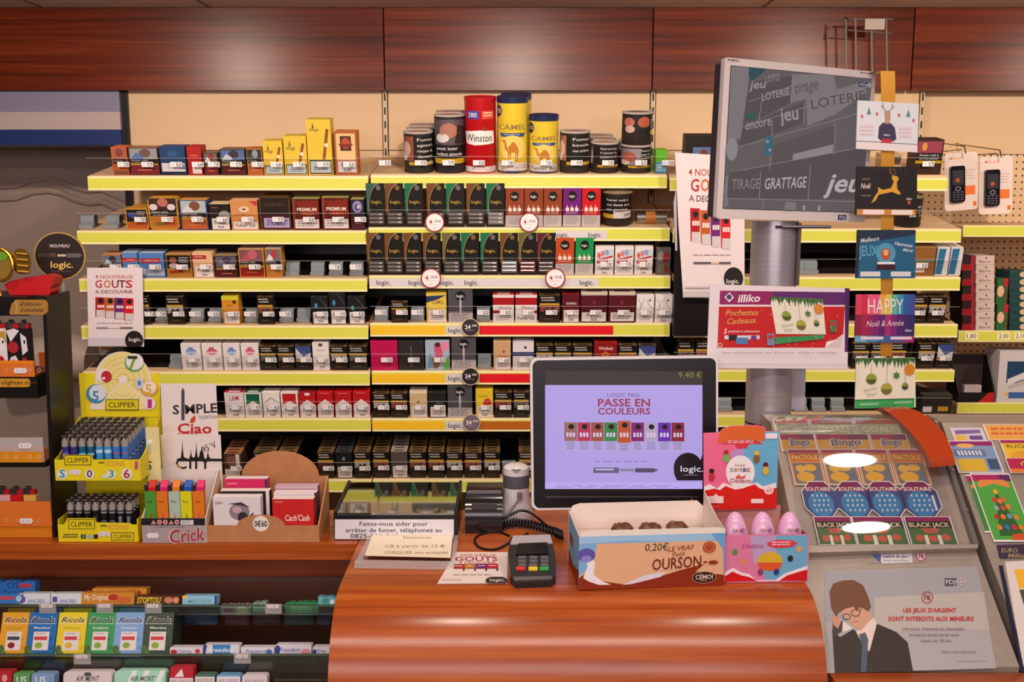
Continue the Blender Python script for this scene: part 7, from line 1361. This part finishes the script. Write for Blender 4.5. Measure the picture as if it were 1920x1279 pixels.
def xmas(d, P, small=False):
    """P maps 0..1 sheet fractions to the drawing's own units"""
    q = lambda pts: [P(*p) for p in pts]
    R = random.Random(4)
    for k in range(26):
        x = .03 + .94 * k / 25; l = R.uniform(.12, .26); s_ = R.uniform(-.04, .04); d.poly(q([(x - .03, .0), (x + .03, .0), (x + s_, l)]), ('#2c5c2c', '#3c7038', '#4c6c30')[k % 3])
    def ball(x, y, rx, ry, c1, c2):
        d.poly(q(ellpts(x, y, rx, ry, 18)), c1); d.poly(q([(a, b) for a, b in ellpts(x, y + ry * .1, rx * .96, ry * .9, 14, 0, 180)]), c2); d.line(q([(x, .12), (x, y - ry)]), abs(P(.006, 0)[0] - P(0, 0)[0]), '#a89880')
    ball(.26, .5, .09, .13, '#8c9c30', '#4c5c20'); ball(.52, .74, .095, .14, '#a8a440', '#6c6c2c'); ball(.83, .68, .055, .09, '#8c8c48', '#3a442a'); d.poly(q(ellpts(.9, .28, .09, .14, 18)), '#d08428')
    st = []
    for k in range(12): a = math.tau * k / 12; r = 1 if k % 2 == 0 else .5; st.append((.68 + .07 * r * math.sin(a), .42 + .11 * r * math.cos(a)))
    d.poly(q(st), '#4c7c30')
    t = P(.24, .82); h_ = abs(P(0, .08)[1] - P(0, 0)[1]); w_ = abs(P(.24, 0)[0] - P(0, 0)[0]); d.text('Joyeuses', t[0], t[1] - h_, h_, '#9cb088', w_, 12, .3, 0); d.text('Fêtes!', t[0] + w_ * .1, t[1] + h_ * .6, h_, '#9cb088', w_ * .7, 12, .3, 0)
c4 = [(1443, 556), (1542, 561), (1548, 627), (1455, 626)]
def P4(x, y):
    a = [c4[0][i] + (c4[1][i] - c4[0][i]) * x for i in (0, 1)]; b = [c4[3][i] + (c4[2][i] - c4[3][i]) * x for i in (0, 1)]; return (a[0] + (b[0] - a[0]) * y, a[1] + (b[1] - a[1]) * y)
d.poly(c4, '#e4dccc'); xmas(d, P4); d.poly([(1452, 632), (1543, 627), (1542, 635), (1452, 645)], '#3c8c50')
for x, y, c_ in ((1444, 637, '#7c84a8'), (1561, 612, '#5c7048')): d.rect(x - 7, y - 12, x + 7, y + 10, c_); d.rect(x - 5, y - 9, x + 5, y - 2, '#b03440')
R_ = random.Random(2)
for k in range(30): d.ell(R_.uniform(1380, 1575), R_.uniform(580, 650), 1, 1, '#e8b0b0', 6)
d.text('Jeu disponible en France. Offre valable.', 1460, 660, 3.5, '#8a7c84', 216, 0, 0, 0)
d.line([(1327, 681), (1588, 683)], .8, '#b8a8b0')
solo('lottery_card', mb, 'wide white card with red and purple gift pocket advertisement on the pole', 'card', fr)
# golden ribbon and five gift sleeves
DR = 1.985
fr = Fr(1664, 460, D=DR); u_ = lambda x, y, yy=0: fr.u(x, y, yy)
GOLD, nt, b = nodemat('gold_ribbon'); b.inputs['Base Color'].default_value = hexc('#dc9c38'); b.inputs['Metallic'].default_value = .55; b.inputs['Roughness'].default_value = .35
mb = MB(); N = 60; L_pts = []
for k in range(N + 1):
    y = 133 + (668 - 133) * k / N; xl_, xr_ = 1651 - 1 * (y - 133) / 535, 1678 - 7 * (y - 133) / 535; bul = -.004 * abs(math.sin(math.pi * (y - 133) / 118)); L_pts.append((u_(xl_, y), u_(xr_, y), bul))
vs = []; fs = []
for a, b2, q in L_pts: vs += [(a[0], q, a[1]), (b2[0], q, b2[1]), (b2[0], q + .0006, b2[1]), (a[0], q + .0006, a[1])]
for k in range(N):
    i = 4 * k
    for e in range(4): fs.append((i + e, i + (e + 1) % 4, i + 4 + (e + 1) % 4, i + 4 + e))
mb.raw(vs, fs, GOLD, True); a, b2, q = L_pts[0]; mb.raw([(a[0], q, a[1]), (b2[0], q, b2[1]), (b2[0] - .005, .08, b2[1] + .004), (a[0] - .012, .08, a[1] + .004)], [(0, 1, 2, 3)], GOLD)
solo('gold_ribbon', mb, 'long golden ribbon hanging from the corner of the grey monitor', 'ribbon', fr)
def sleeve(pts, look, body, draw):
    """pts TL,TR,BR,BL"""
    f = frame_axes(at_D(*pts[3], DR - .012), at_D(*pts[2], DR - .012) - at_D(*pts[3], DR - .012), at_D(*pts[0], DR - .006) - at_D(*pts[3], DR - .012)); mb = MB(); mb.prism([f.u(*p) for p in reversed(pts)], 0, .003, body, body); d = Dr(mb, f); draw(d, lambda x, y: (pts[0][0] + (pts[1][0] - pts[0][0]) * x + (pts[3][0] - pts[0][0]) * y, pts[0][1] + (pts[1][1] - pts[0][1]) * x + (pts[3][1] - pts[0][1]) * y)); solo('gift_sleeve', mb, look, 'gift card sleeve', f, 'gift sleeves on the golden ribbon')
def s1(d, P):
    q = lambda pts: [P(*p) for p in pts]
    d.poly(q([(0, .83), (1, .83), (1, .845), (0, .845)]), '#5c5060'); d.poly(q([(.0, .845), (1, .845), (1, 1), (0, 1)]), '#e8dcdc')
    for x, y, c_ in ((.08, .33, '#c8687c'), (.32, .26, '#c8687c'), (.68, .26, '#c8687c'), (.92, .35, '#c8687c')): d.poly(q([(x, y - .05), (x + .025, y), (x, y + .05), (x - .025, y)]), c_)
    for x in (.19, .83): d.poly(q([(x, .12), (x + .035, .28), (x - .035, .28)]), '#4c8ca0')
    d.poly(q([(.36, .52), (.42, .43), (.55, .43), (.62, .52), (.65, .75), (.6, .8), (.4, .8), (.35, .75)]), '#3c3454'); d.poly(q([(.44, .2), (.5, .17), (.54, .22), (.54, .35), (.52, .45), (.46, .45), (.45, .3)]), '#b89478'); d.poly(q([(.42, .76), (.56, .76), (.58, .84), (.4, .84)]), '#c43038')
    for sx_ in (-1, 1): d.line(q([(.49 + .02 * sx_, .2), (.49 + .07 * sx_, .12), (.49 + .08 * sx_, .02)]), 1.2, '#8c6c5c'); d.line(q([(.49 + .06 * sx_, .14), (.49 + .11 * sx_, .08)]), 1, '#8c6c5c')
    a = P(.49, .68); d.text('illiko', a[0], a[1], 4, '#e8e0e8', 12, 0, .2); d.fine(*P(.04, .5), *P(.32, .72), 3, '#e8ccd4', .6); d.fine(*P(.68, .5), *P(.95, .72), 3, '#e8ccd4', .6)
sleeve([(1608, 188), (1723, 195), (1720, 283), (1605, 279)], 'white gift sleeve with a deer in a navy jumper, topmost on the ribbon', '#dfe0e6', s1)
def s2(d, P):
    q = lambda pts: [P(*p) for p in pts]
    d.poly(q([(.03, .88), (1, .88), (1, 1), (.03, 1)]), '#c8843c'); d.poly(q([(.13, .89), (.48, .89), (.48, .985), (.13, .985)]), '#ecdcd8'); d.poly(q([(.6, .89), (.95, .89), (.95, .985), (.6, .985)]), '#ecdcd8')
    d.poly(q([(.36, .42), (.44, .48), (.58, .44), (.62, .3), (.58, .24), (.6, .18), (.68, .2), (.7, .26), (.67, .32), (.68, .46), (.74, .54), (.72, .58), (.6, .52), (.45, .56), (.38, .58), (.33, .7), (.26, .76), (.32, .6), (.37, .52)]), '#d8a030')
    d.line(q([(.6, .18), (.55, .1), (.56, .03)]), 1.2, '#a87830'); d.line(q([(.63, .18), (.64, .08), (.6, .04)]), 1.2, '#a87830'); a = P(.16, .26); d.text('JOYEUX', a[0], a[1], 4, '#a87c5c', 16); a = P(.16, .4); d.text('Noël', a[0], a[1], 10, '#e8dcd8', 18, 0, .2); a = P(.17, .6); d.text('BONNE ANNÉE', a[0], a[1], 2.5, '#b89c80', 18); a = P(.88, .66); d.text('illiko', a[0], a[1], 4, '#e8e0e0', 11, 0, .2); d.ell(a[0], a[1] + 7, 3, 4, '#b04c30', 10)
    for k in range(8): b_ = P(.3 + .07 * k, .06 + .02 * (k % 3)); d.ell(*b_, 2.5, 2.5, '#3c2418', 8)
sleeve([(1606, 312), (1720, 313), (1719, 403), (1603, 403)], 'black gift sleeve with a leaping golden reindeer, second on the ribbon', '#1a1214', s2)
def s3(d, P):
    q = lambda pts: [P(*p) for p in pts]
    d.poly(q([(.0, .0), (1, 0), (1, .1), (.0, .3)]), '#1c2c44'); d.poly(q([(0, .0), (.06, 0), (.04, 1), (0, 1)]), '#1a2434'); d.poly(q([(.08, .86), (.42, .86), (.42, .96), (.08, .96)]), '#d8d0d4'); d.poly(q([(.6, .86), (.94, .86), (.94, .96), (.6, .96)]), '#d8d0d4')
    a = P(.22, .2); d.text('Meilleurs', a[0], a[1], 8, '#d8dce4', 36, 8, .3, 1); a = P(.2, .43); d.text('JEUX', a[0], a[1], 19, '#5c9cbc', 36, 3, 0, 2); a = P(.8, .3); d.text('Heureuse', a[0], a[1], 7, '#d8dce4', 34, -8, .3); a = P(.88, .42); d.text('Mère!', a[0], a[1], 6, '#d8dce4', 20, -6, .3)
    d.ell(*P(.5, .48), 19, 19, '#4c94b4', 24); d.ell(*P(.5, .5), 9, 11, '#b84c34', 16); d.ell(*P(.5, .47), 5, 6, '#d8b070', 12); d.poly(q([(.36, .7), (.66, .7), (.68, .82), (.34, .82)]), '#3c1420'); d.poly(q([(.36, .66), (.66, .66), (.66, .71), (.36, .71)]), '#e0dce4')
sleeve([(1607, 431), (1717, 431), (1716, 522), (1604, 522)], 'deep blue gift sleeve with a snow globe, third on the ribbon', '#1c5c80', s3)
def s4(d, P):
    q = lambda pts: [P(*p) for p in pts]
    cs_ = ['#d83c5c', '#c8284c', '#e05c70', '#d8508c', '#e0a040', '#d8c050', '#5cb09c', '#3c8cb0', '#2c5ca0', '#3c4c98']
    for k, c_ in enumerate(cs_): d.poly(q([(.1 * k, 0), (.1 * k + .101, 0), (.1 * k + .101, .45), (.1 * k, .45)]), c_)
    for k, c_ in enumerate(['#8c1c44', '#a01c48', '#8c2058', '#781c68', '#5c1c68', '#a02870', '#7c2070', '#4c2064', '#3c2468', '#2c2860']): d.poly(q([(.1 * k, .42), (.1 * k + .101, .42), (.1 * k + .101, .86), (.1 * k, .86)]), c_)
    for k, c_ in enumerate(['#6ca8b8', '#4c7cac', '#3c5c9c', '#4c4c94', '#8c2c70']): d.poly(q([(.2 * k, .86), (.2 * k + .2, .86), (.2 * k + .2, 1), (.2 * k, 1)]), c_)
    d.poly(q([(.1, .88), (.48, .88), (.48, .94), (.1, .94)]), '#e0ccd8'); d.poly(q([(.6, .88), (.96, .88), (.96, .94), (.6, .94)]), '#e0ccd8')
    a = P(.5, .24); d.text('HAPPY', a[0], a[1], 28, '#f0e4e0', 66, 0, 0, 0); a = P(.5, .6); d.text('Noël & Année', a[0], a[1], 11, '#f0d8e0', 70, 2, .3, 0); a = P(.9, .75); d.text('illiko', a[0], a[1], 4.5, '#e8d8e8', 13)
sleeve([(1605, 552), (1716, 552), (1714, 643), (1602, 642)], 'multicoloured red to blue gift sleeve reading happy, fourth on the ribbon', '#8c2058', s4)
def s5(d, P):
    q = lambda pts: [P(*p) for p in pts]
    d.poly(q([(0, .84), (1, .82), (1, 1), (0, 1)]), '#3ca058'); d.poly(q([(0, .825), (1, .805), (1, .83), (0, .85)]), '#2c6c40'); d.poly(q([(.08, .9), (.4, .89), (.4, .93), (.08, .94)]), '#8cc498'); d.poly(q([(.66, .87), (.96, .86), (.96, .9), (.66, .91)]), '#8cc498')
    xmas(d, lambda x, y: P(x, y * .82))
sleeve([(1605, 672), (1716, 671), (1717, 764), (1603, 766)], 'cream gift sleeve with green baubles and pine, lowest on the ribbon', '#e8e0cc', s5)

# ================================================================ TICKET CONSOLES
XC0, XC1, XC2 = .502, .815, 1.5
K0, K1, K2 = (1.885, 1.158), (1.662, .967), (1.504, .846)
def console(xa, xb, look):
    fr = frame_at(((xa + xb) / 2, 1.7, 0)); root = thing('ticket_console', look, 'ticket display', fr, 'ticket consoles'); w = (xb - xa) / 2
    cv = lambda k: (k[0] - 1.7, k[1])
    ol = [cv(K0), (K1[0] - 1.7 + .075, K1[1] + .0655 + .006), cv(K1), cv(K2), (K2[0] - 1.7, .05), (.26, .05), (.26, K0[1])]
    ol = [cv(K0), cv(K1), cv(K2), (K2[0] - 1.7, .05), (.26, .05), (.26, K0[1])]
    mb = MB().prismx(ol, -w, w, GREYMET); part('body', mb, root); return root, fr
c1, cf1 = console(XC0, XC1, 'grey metal console sloping beside the wooden desk, filled with scratch tickets')
c2, cf2 = console(XC1 + .018, XC2, 'second grey metal console with a fir tree ticket beyond the wooden arch')
fu = frame_axes((.65, K1[0], K1[1]), (1, 0, 0), (0, K0[0] - K1[0], K0[1] - K1[1]))
fl = frame_axes((.65, K2[0], K2[1]), (1, 0, 0), (0, K1[0] - K2[0], K1[1] - K2[1]))
def con_part(name, pts, f, y0, y1, mat, par, parf, label=None, draw=None):
    mb = MB(); mb.prism([f.u(*p) for p in pts], y0, y1, mat)
    if draw: d = Dr(mb, f, y=y0); draw(d)
    o = part(name, mb, par, label); o.matrix_local = parf.I @ f.M; return o
# side rails and lip of console one
con_part('side_rail', [(1745, 790), (1752, 790), (1832, 1028), (1822, 1028)], fu, -.012, -.0005, 'P:#6a625e', c1, cf1)
for x, y in ((1695, 812), (1723, 842), (1754, 881), (1782, 933), (1806, 996)): pass
mb = MB()
for x, y in ((1751, 800), (1764, 842), (1782, 890), (1808, 965)): a = fu.u(x, y); mb.lathe([(.003, 0), (.003, .004), (0, .005)], 'M:#d8d0c8', 10) if False else mb.prism(ellpts(a[0], a[1], .0025, .0025, 10), -.016, -.0125, 'M:#d8d0c8')
o = part('rivet', mb, c1); o.matrix_local = cf1.I @ fu.M
con_part('front_lip', [(1508, 1045), (1828, 1036), (1827, 1029), (1507, 1032)], fu, -.016, -.0005, GREYMET, c1, cf1)
def lab(d):
    d.poly([(1640, 1037), (1709, 1031), (1711, 1055), (1653, 1057), (1651, 1051)], '#cfc8cc'); d.poly([(1628, 1036), (1652, 1040), (1651, 1056)], '#4c5c8c'); d.text('restez', 1664, 1036, 4, '#7a70a0', 18); d.text('maitre du jeu !', 1680, 1043, 6, '#4c3c68', 50, 0, 0, 2); d.text('Nous vous aidons', 1680, 1051, 4, '#5c7ca0', 48)
    d.ell(1727, 1043, 9.5, 9.5, '#b0344c', 20); d.ell(1727, 1043, 7.8, 7.8, '#c8bcc0', 20); d.text('18', 1727, 1043, 8, '#4c3c68', 9, bold=2); d.line([(1721, 1037), (1733, 1049)], 1.4, '#b0344c')
con_part('lip_label', [(1630, 1057), (1738, 1055), (1736, 1032), (1628, 1035)], fl, -.0012, -.0004, GREYMET, c1, cf1, draw=lab)
def poster(d):
    d.poly([(1546, 1073), (1832, 1064), (1850, 1160), (1547, 1165)], '#9a989e'); d.poly([(1640, 1120), (1845, 1110), (1855, 1180), (1640, 1185)], '#b0a8a4')
    # jacket, shirt, tie, head, hair, spectacles
    d.poly([(1560, 1180), (1575, 1195), (1600, 1180), (1608, 1187), (1640, 1168), (1680, 1185), (1702, 1205), (1712, 1259), (1565, 1262)], '#352a28'); d.poly([(1560, 1158), (1580, 1165), (1578, 1185), (1562, 1195)], '#44383c')
    d.poly([(1605, 1185), (1638, 1158), (1644, 1170), (1630, 1222), (1618, 1210)], '#d8c4bc'); d.poly([(1610, 1190), (1622, 1186), (1628, 1200), (1624, 1260), (1614, 1260), (1616, 1210)], '#4c5668'); d.poly([(1580, 1165), (1598, 1178), (1581, 1186)], '#d8ccc4')
    d.poly([(1566, 1132), (1612, 1122), (1632, 1145), (1634, 1160), (1614, 1184), (1598, 1172), (1580, 1152)], '#c49478'); d.poly([(1559, 1158), (1568, 1152), (1578, 1164), (1571, 1179), (1562, 1172)], '#bc8c70')
    d.poly([(1555, 1110), (1562, 1095), (1580, 1089), (1600, 1088), (1618, 1098), (1628, 1120), (1633, 1138), (1628, 1148), (1614, 1138), (1606, 1146), (1600, 1138), (1585, 1142), (1572, 1150), (1568, 1158), (1558, 1140)], '#6c4630')
    d.ring(1587, 1157, 8, 6, 1.6, '#3c2c30', 16, ty=1.6); d.ring(1604, 1150, 9, 7, 1.6, '#3c2c30', 16, ty=1.6); d.line([(1612, 1146), (1618, 1136)], 1.6, '#3c2c30'); d.line([(1600, 1168), (1610, 1165)], 1.2, '#a05c4c')
    d.rect(1771, 1085, 1793, 1099, '#484450'); d.text('FDJ', 1782, 1092, 8, '#c8c4cc', 18); d.poly([(1792, 1092), (1802, 1083), (1812, 1092), (1802, 1100)], '#b8b0b8'); d.ring(1802, 1091, 5, 4.5, 1.2, '#7a4450', 14, ty=1.2)
    d.ring(1738, 1121, 11, 11.5, 1.6, '#b04440', 24, ty=1.6); d.text('18', 1738, 1121, 9, '#6c4448', 11); d.line([(1731, 1113), (1746, 1129)], 1.6, '#b04440')
    d.text("LES JEUX D'ARGENT", 1743, 1145, 7.5, '#c02c2c', 100, 0, 0, 2); d.text('SONT INTERDITS AUX MINEURS', 1745, 1161, 8, '#c02c2c', 160, 0, 0, 2)
    for t, x, y, w_ in (("Une pièce d'identité est demandée", 1749, 1180, 116), ("lorsqu'un jeune paraît avoir", 1752, 1191, 94), ('moins de 18 ans.', 1755, 1202, 58)): d.text(t, x, y, 5, '#7a6c70', w_)
    d.text('Jouons à jeu responsable', 1797, 1223, 4, '#7a6c70', 66, 0, .2); d.fine(1795, 1240, 1852, 1242, 1, '#948c8c')
con_part('poster', [(1548, 1263), (1868, 1254), (1832, 1063), (1545, 1072)], fl, -.0012, -.0003, '#a4a0a2', c1, cf1, 'grey notice with a person in a dark suit and glasses', poster)
# wood ledge under the posters
mb = MB().box(-.49, .49, 0, .12, 0, .03, WOOD_TOP); p = at_D(1700, 1258, 1.5); solo('wooden_ledge', mb, 'narrow wooden ledge under the grey minors notice', 'ledge', frame_at((XC0 + .495, 1.375, p.z - .026 - .005)))
tick_n = {}
def ticket(xa, xb, yt, yb, row, look, body, ops, oct=False, grp=None, f=None):
    f = f or fu; a, b = f.u(xa, yb), f.u(xb, yb); zt_ = f.u((xa + xb) / 2, yt)[1]; z0 = (a[1] + b[1]) / 2; W, H = b[0] - a[0], zt_ - z0
    y = -.0014 - .0014 * row; g = frame_axes(f.M @ Vector(((a[0] + b[0]) / 2, y, z0)), (f.R.to_3x3() @ Vector((1, 0, 0))), (f.R.to_3x3() @ Vector((0, 0, 1))))
    mb = MB(); ol = [(-W / 2, 0), (W / 2, 0), (W / 2, H), (-W / 2, H)]
    if oct: c_ = .28; ol = [(-W / 2 + c_ * W, 0), (W / 2 - c_ * W, 0), (W / 2, c_ * H), (W / 2, H - c_ * H), (W / 2 - c_ * W, H), (-W / 2 + c_ * W, H), (-W / 2, H - c_ * H), (-W / 2, c_ * H)]
    mb.prism(ol, 0, .0006, '#e8e0e0', '#e8e0e0'); d = Dr(mb, WH=(W, H), e=.00004)
    s_ = .95; d.poly([(.5 + x / W * s_, 1 - (H / 2 + (z - H / 2) * s_) / H) for x, z in ol], body)
    for op in ops: {'r': d.rect, 't': d.text, 'e': d.ell, 'p': d.poly, 'f': d.fine}[op[0]](*op[1:])
    solo('scratch_ticket', mb, look, 'scratch ticket', g, grp)
HD = '#a01c5c'
for i, (xa, xb) in enumerate(((1455, 1522), (1524, 1606), (1608, 1690))):
    ticket(xa, xb, 787, 817, 0, f'red and green ball game ticket, {ORD[i]} of the top row', '#a8b89c', [('r', .03, .03, .97, .3, '#a84c50'), ('t', 'GOAL!', .5, .62, .34, '#e8dcc8', .7), ('f', .1, .85, .9, .98, 1, '#8cac80')], grp='ball game tickets')
for i, (xa, xb, lk) in enumerate(((1466, 1533, 'first'), (1533, 1637, 'widest'), (1638, 1708, 'last'))):
    ticket(xa, xb, 815, 848, 1, f'{lk} orange ticket with blue bubble lettering in the second row', '#e0a848', [('r', .03, .03, .97, .34, HD), ('r', .6, .03, .97, .34, '#6c1c60'), ('t', 'Bingo', .55, .46, .42, '#e8e8f0', .6, 3, .1, 2), ('t', 'Bingo', .55, .47, .36, '#1c5c9c', .56, 3, .1, 2), ('f', .3, .8, .8, .86, 1, '#8c6430')], grp='orange tickets')
for i, (xa, xb) in enumerate(((1489, 1550), (1552, 1616), (1618, 1681), (1683, 1747))):
    ticket(xa, xb, 844, 912, 2, f'golden ticket with orange banner, {ORD[i]} of the third row', '#d88c3c', [('r', .03, .03, .97, .12, HD), ('r', .06, .14, .94, .34, '#c8602c'), ('t', 'PACTOLE', .5, .24, .12, '#f0d468', .8, 0, 0, 2), ('r', .08, .4, .92, .95, '#6c7480'), ('e', .3, .55, .16, .1, '#e0b048', 12), ('e', .6, .53, .2, .1, '#e0b048', 12), ('e', .4, .78, .28, .14, '#e0a83c', 14)], grp='golden tickets')
for i, (xa, xb) in enumerate(((1512, 1578), (1574, 1643), (1633, 1706), (1698, 1772))):
    ops = [('p', [(.3, .03), (.7, .03), (.95, .28), (.05, .28)], '#7c1c54'), ('t', 'SOLITAIRE', .5, .22, .1, '#e8dcd0', .72, 0, 0, 2), ('e', .5, .62, .36, .34, '#3c80b4', 24)]
    R_ = random.Random(i)
    for a in range(4):
        for b in range(4): ops.append(('e', .3 + .13 * a + .03 * (b % 2), .4 + .13 * b, .03, .035, '#c8ccd8', 7))
    if i == 3: ops.append(('r', .8, .4, .86, .8, '#e0d8dc'))
    ticket(xa, xb, 905, 975, 3, f'eight sided blue and purple ticket, {ORD[i]} of the fourth row', '#3c4c84', ops, True, 'eight sided tickets')
for i, (xa, xb) in enumerate(((1534, 1606), (1607, 1705), (1707, 1796))):
    ticket(xa, xb, 972, 1026, 4, f'green card game ticket with purple top, {ORD[i]} of the lowest row', '#4c6c40', [('r', .03, .03, .97, .18, '#8c1c5c'), ('r', .03, .18, .97, .42, '#2c2418'), ('t', 'BLACK JACK', .5, .3, .16, '#e8dcb8', .86, 0, 0, 1), ('p', [(.3, .42), (.7, .42), (.62, .6), (.38, .6)], '#b85c4c'), ('e', .22, .76, .09, .12, '#c85c48', 10), ('e', .5, .78, .09, .12, '#c85c48', 10), ('e', .78, .74, .09, .12, '#c85c48', 10), ('r', .32, .66, .4, .98, '#e0dcc8'), ('r', .6, .66, .68, .98, '#e0dcc8')], grp='card game tickets')
# clear cover over console one
mb = MB(); z1 = fu.u(1600, 786)[1]; zb0 = fu.u(1600, 1028)[1]; arc = lambda o: [(o - .016 * 4 * (k / 24) * (1 - k / 24), zb0 + (z1 - zb0) * k / 24) for k in range(25)]; mb.prismx(arc(-.0125) + arc(-.0115)[::-1], XC0 - .65 + .004, XC1 - .65 - .03, clear_mat('console_cover', (.97, .97, .97, 1), .09, .04), True); o = part('clear_cover', mb, c1); o.matrix_local = cf1.I @ fu.M
# console two
ticket(1862, 1940, 890, 1018, 2, 'green ticket with decorated fir tree and orange banner', '#4c9c3c', [('r', .02, .02, .98, .12, HD), ('r', .7, .02, .98, .12, '#5c1c60'), ('p', [(.1, .16), (.2, .1), (.8, .1), (.9, .16), (.88, .22), (.5, .16), (.12, .22)], '#d88440'), ('p', [(.48, .24), (.2, .92), (.8, .92)], '#2c5c2c')] +
       [('e', x, y, .06, .04, c_, 10) for x, y, c_ in ((.48, .28, '#d8a030'), (.38, .4, '#c83c30'), (.5, .42, '#d8742c'), (.6, .4, '#c86030'), (.36, .52, '#8ca4a8'), (.52, .52, '#c84430'), (.66, .5, '#d87c30'), (.28, .65, '#b82428'), (.44, .65, '#d8742c'), (.6, .64, '#6c8cb0'), (.76, .66, '#d87c30'), (.26, .8, '#d87848'), (.44, .8, '#3c6cb0'), (.62, .8, '#c02c38'), (.78, .8, '#d8742c'))] + [('p', [(.5, .9), (.9, .88), (.95, .98), (.45, .98)], '#c84c28')], f=fu)
ticket(1846, 1861, 892, 1000, 1, 'narrow strip of a second fir tree ticket behind the first', '#3c7c3c', [('r', .02, .02, .98, .12, HD), ('p', [(.2, .2), (.98, .12), (.98, .2), (.3, .26)], '#d88440')], f=fu)
ticket(1797, 1882, 828, 888, 1, 'blue and purple ticket with white bar row beside the arch foot', '#7c94b8', [('r', .02, .02, .98, .16, '#8c1c60'), ('e', .35, .16, .2, .07, '#e0a860', 14), ('r', .05, .28, .75, .5, '#5c749c')] + [('p', [(.12 + .08 * k, .32), (.16 + .08 * k, .32), (.18 + .08 * k, .46), (.14 + .08 * k, .46)], '#e8dce0') for k in range(7)] + [('r', .05, .58, .66, .96, '#d0a82c'), ('r', .72, .58, .95, .9, '#3c4c70')])
ticket(1790, 1850, 803, 828, 0, 'purple and yellow ticket at the top of the second console', '#c8bcd0', [('p', [(.1, .2), (.9, .15), (.9, .4), (.1, .5)], '#7c5c98'), ('r', .05, .55, .4, .95, '#d8b040'), ('r', .5, .6, .9, .9, '#6c3c84')])
ticket(1888, 1955, 826, 868, 1, 'yellow ticket with round beehive drawing', '#e0b42c', [('r', .02, .02, .98, .16, HD), ('t', 'RUCHE', .5, .3, .16, '#4c3414', .7), ('e', .5, .75, .34, .26, '#d89c28', 20)])
ticket(1853, 1950, 797, 826, 0, 'orange ticket with flame pattern at the console top', '#e0a048', [('f', .1, .2, .9, .8, 2, '#c86428')])
ticket(1893, 1965, 862, 890, 3, 'magenta ticket with rounded white lettering', '#b01c4c', [('e', .6, .4, .25, .22, '#e0c070', 16), ('t', 'MOTS', .6, .4, .24, '#3c2418', .4), ('r', .02, .72, .98, .98, '#d8743c')])
def em(d): d.text('EURO', 1893, 1032, 8, '#a89468', 30, 0, 0, 1); d.text('Millions', 1912, 1042, 8, '#a89468', 44, 0, .2, 1)
con_part('name_plate', [(1874, 1048), (1950, 1046), (1945, 1022), (1868, 1024)], fu, -.004, -.0008, '#3c2c44', c2, cf2, draw=em)
def yp(d): d.poly([(1901, 1068), (1980, 1064), (1985, 1100), (1911, 1104)], '#e8b02c'); d.poly([(1911, 1106), (1980, 1104), (1985, 1130), (1920, 1136)], '#4c4c40')
con_part('poster', [(1918, 1252), (1990, 1250), (1960, 1050), (1884, 1054)], fl, -.0012, -.0003, '#d8ccc8', c2, cf2, 'white poster with yellow square', yp)
con_part('dark_side', [(1914, 1262), (1920, 1262), (1879, 1062), (1872, 1062)], fl, -.003, -.0003, 'P:#23283c', c2, cf2)
fr = frame_at(at_D(1830, 815, 1.87)); solo('black_rail', MB().tube([(-.1, 0, 0), (.3, 0, 0)], .004, 'P:#1a1614', 8), 'thin black rail above the tickets of the second console', 'rail', fr)
# wooden arch
fr = Fr(1720, 820, D=1.775); fb_ = 1.8
pth = [((1652, 764), (1700, 763)), ((1672, 778), (1722, 771)), ((1692, 795), (1742, 783)), ((1708, 811), (1757, 797)), ((1724, 830), (1770, 812)), ((1737, 850), (1780, 832)), ((1748, 874), (1788, 852)), ((1750, 876), (1793, 872))]
mb = MB(); n = len(pth); vs = []; fs = []
for k, (a, b) in enumerate(pth):
    yy = .13 - .15 * k / (n - 1)
    p, q = fr.u(*a, yy), fr.u(*b, yy); vs += [(p[0], yy, p[1]), (q[0], yy, q[1]), (q[0] + .004, yy + .045, q[1] - .012), (p[0] + .004, yy + .045, p[1] - .012)]
for k in range(n - 1):
    for e in range(4): fs.append((4 * k + e, 4 * k + (e + 1) % 4, 4 * k + 4 + (e + 1) % 4, 4 * k + 4 + e))
fs += [(3, 2, 1, 0), (4 * n - 4, 4 * n - 3, 4 * n - 2, 4 * n - 1)]
mb.raw(vs, fs, ARMW, True); solo('wooden_arch', mb, 'curved orange brown wooden arch between the two ticket consoles', 'arch', fr)
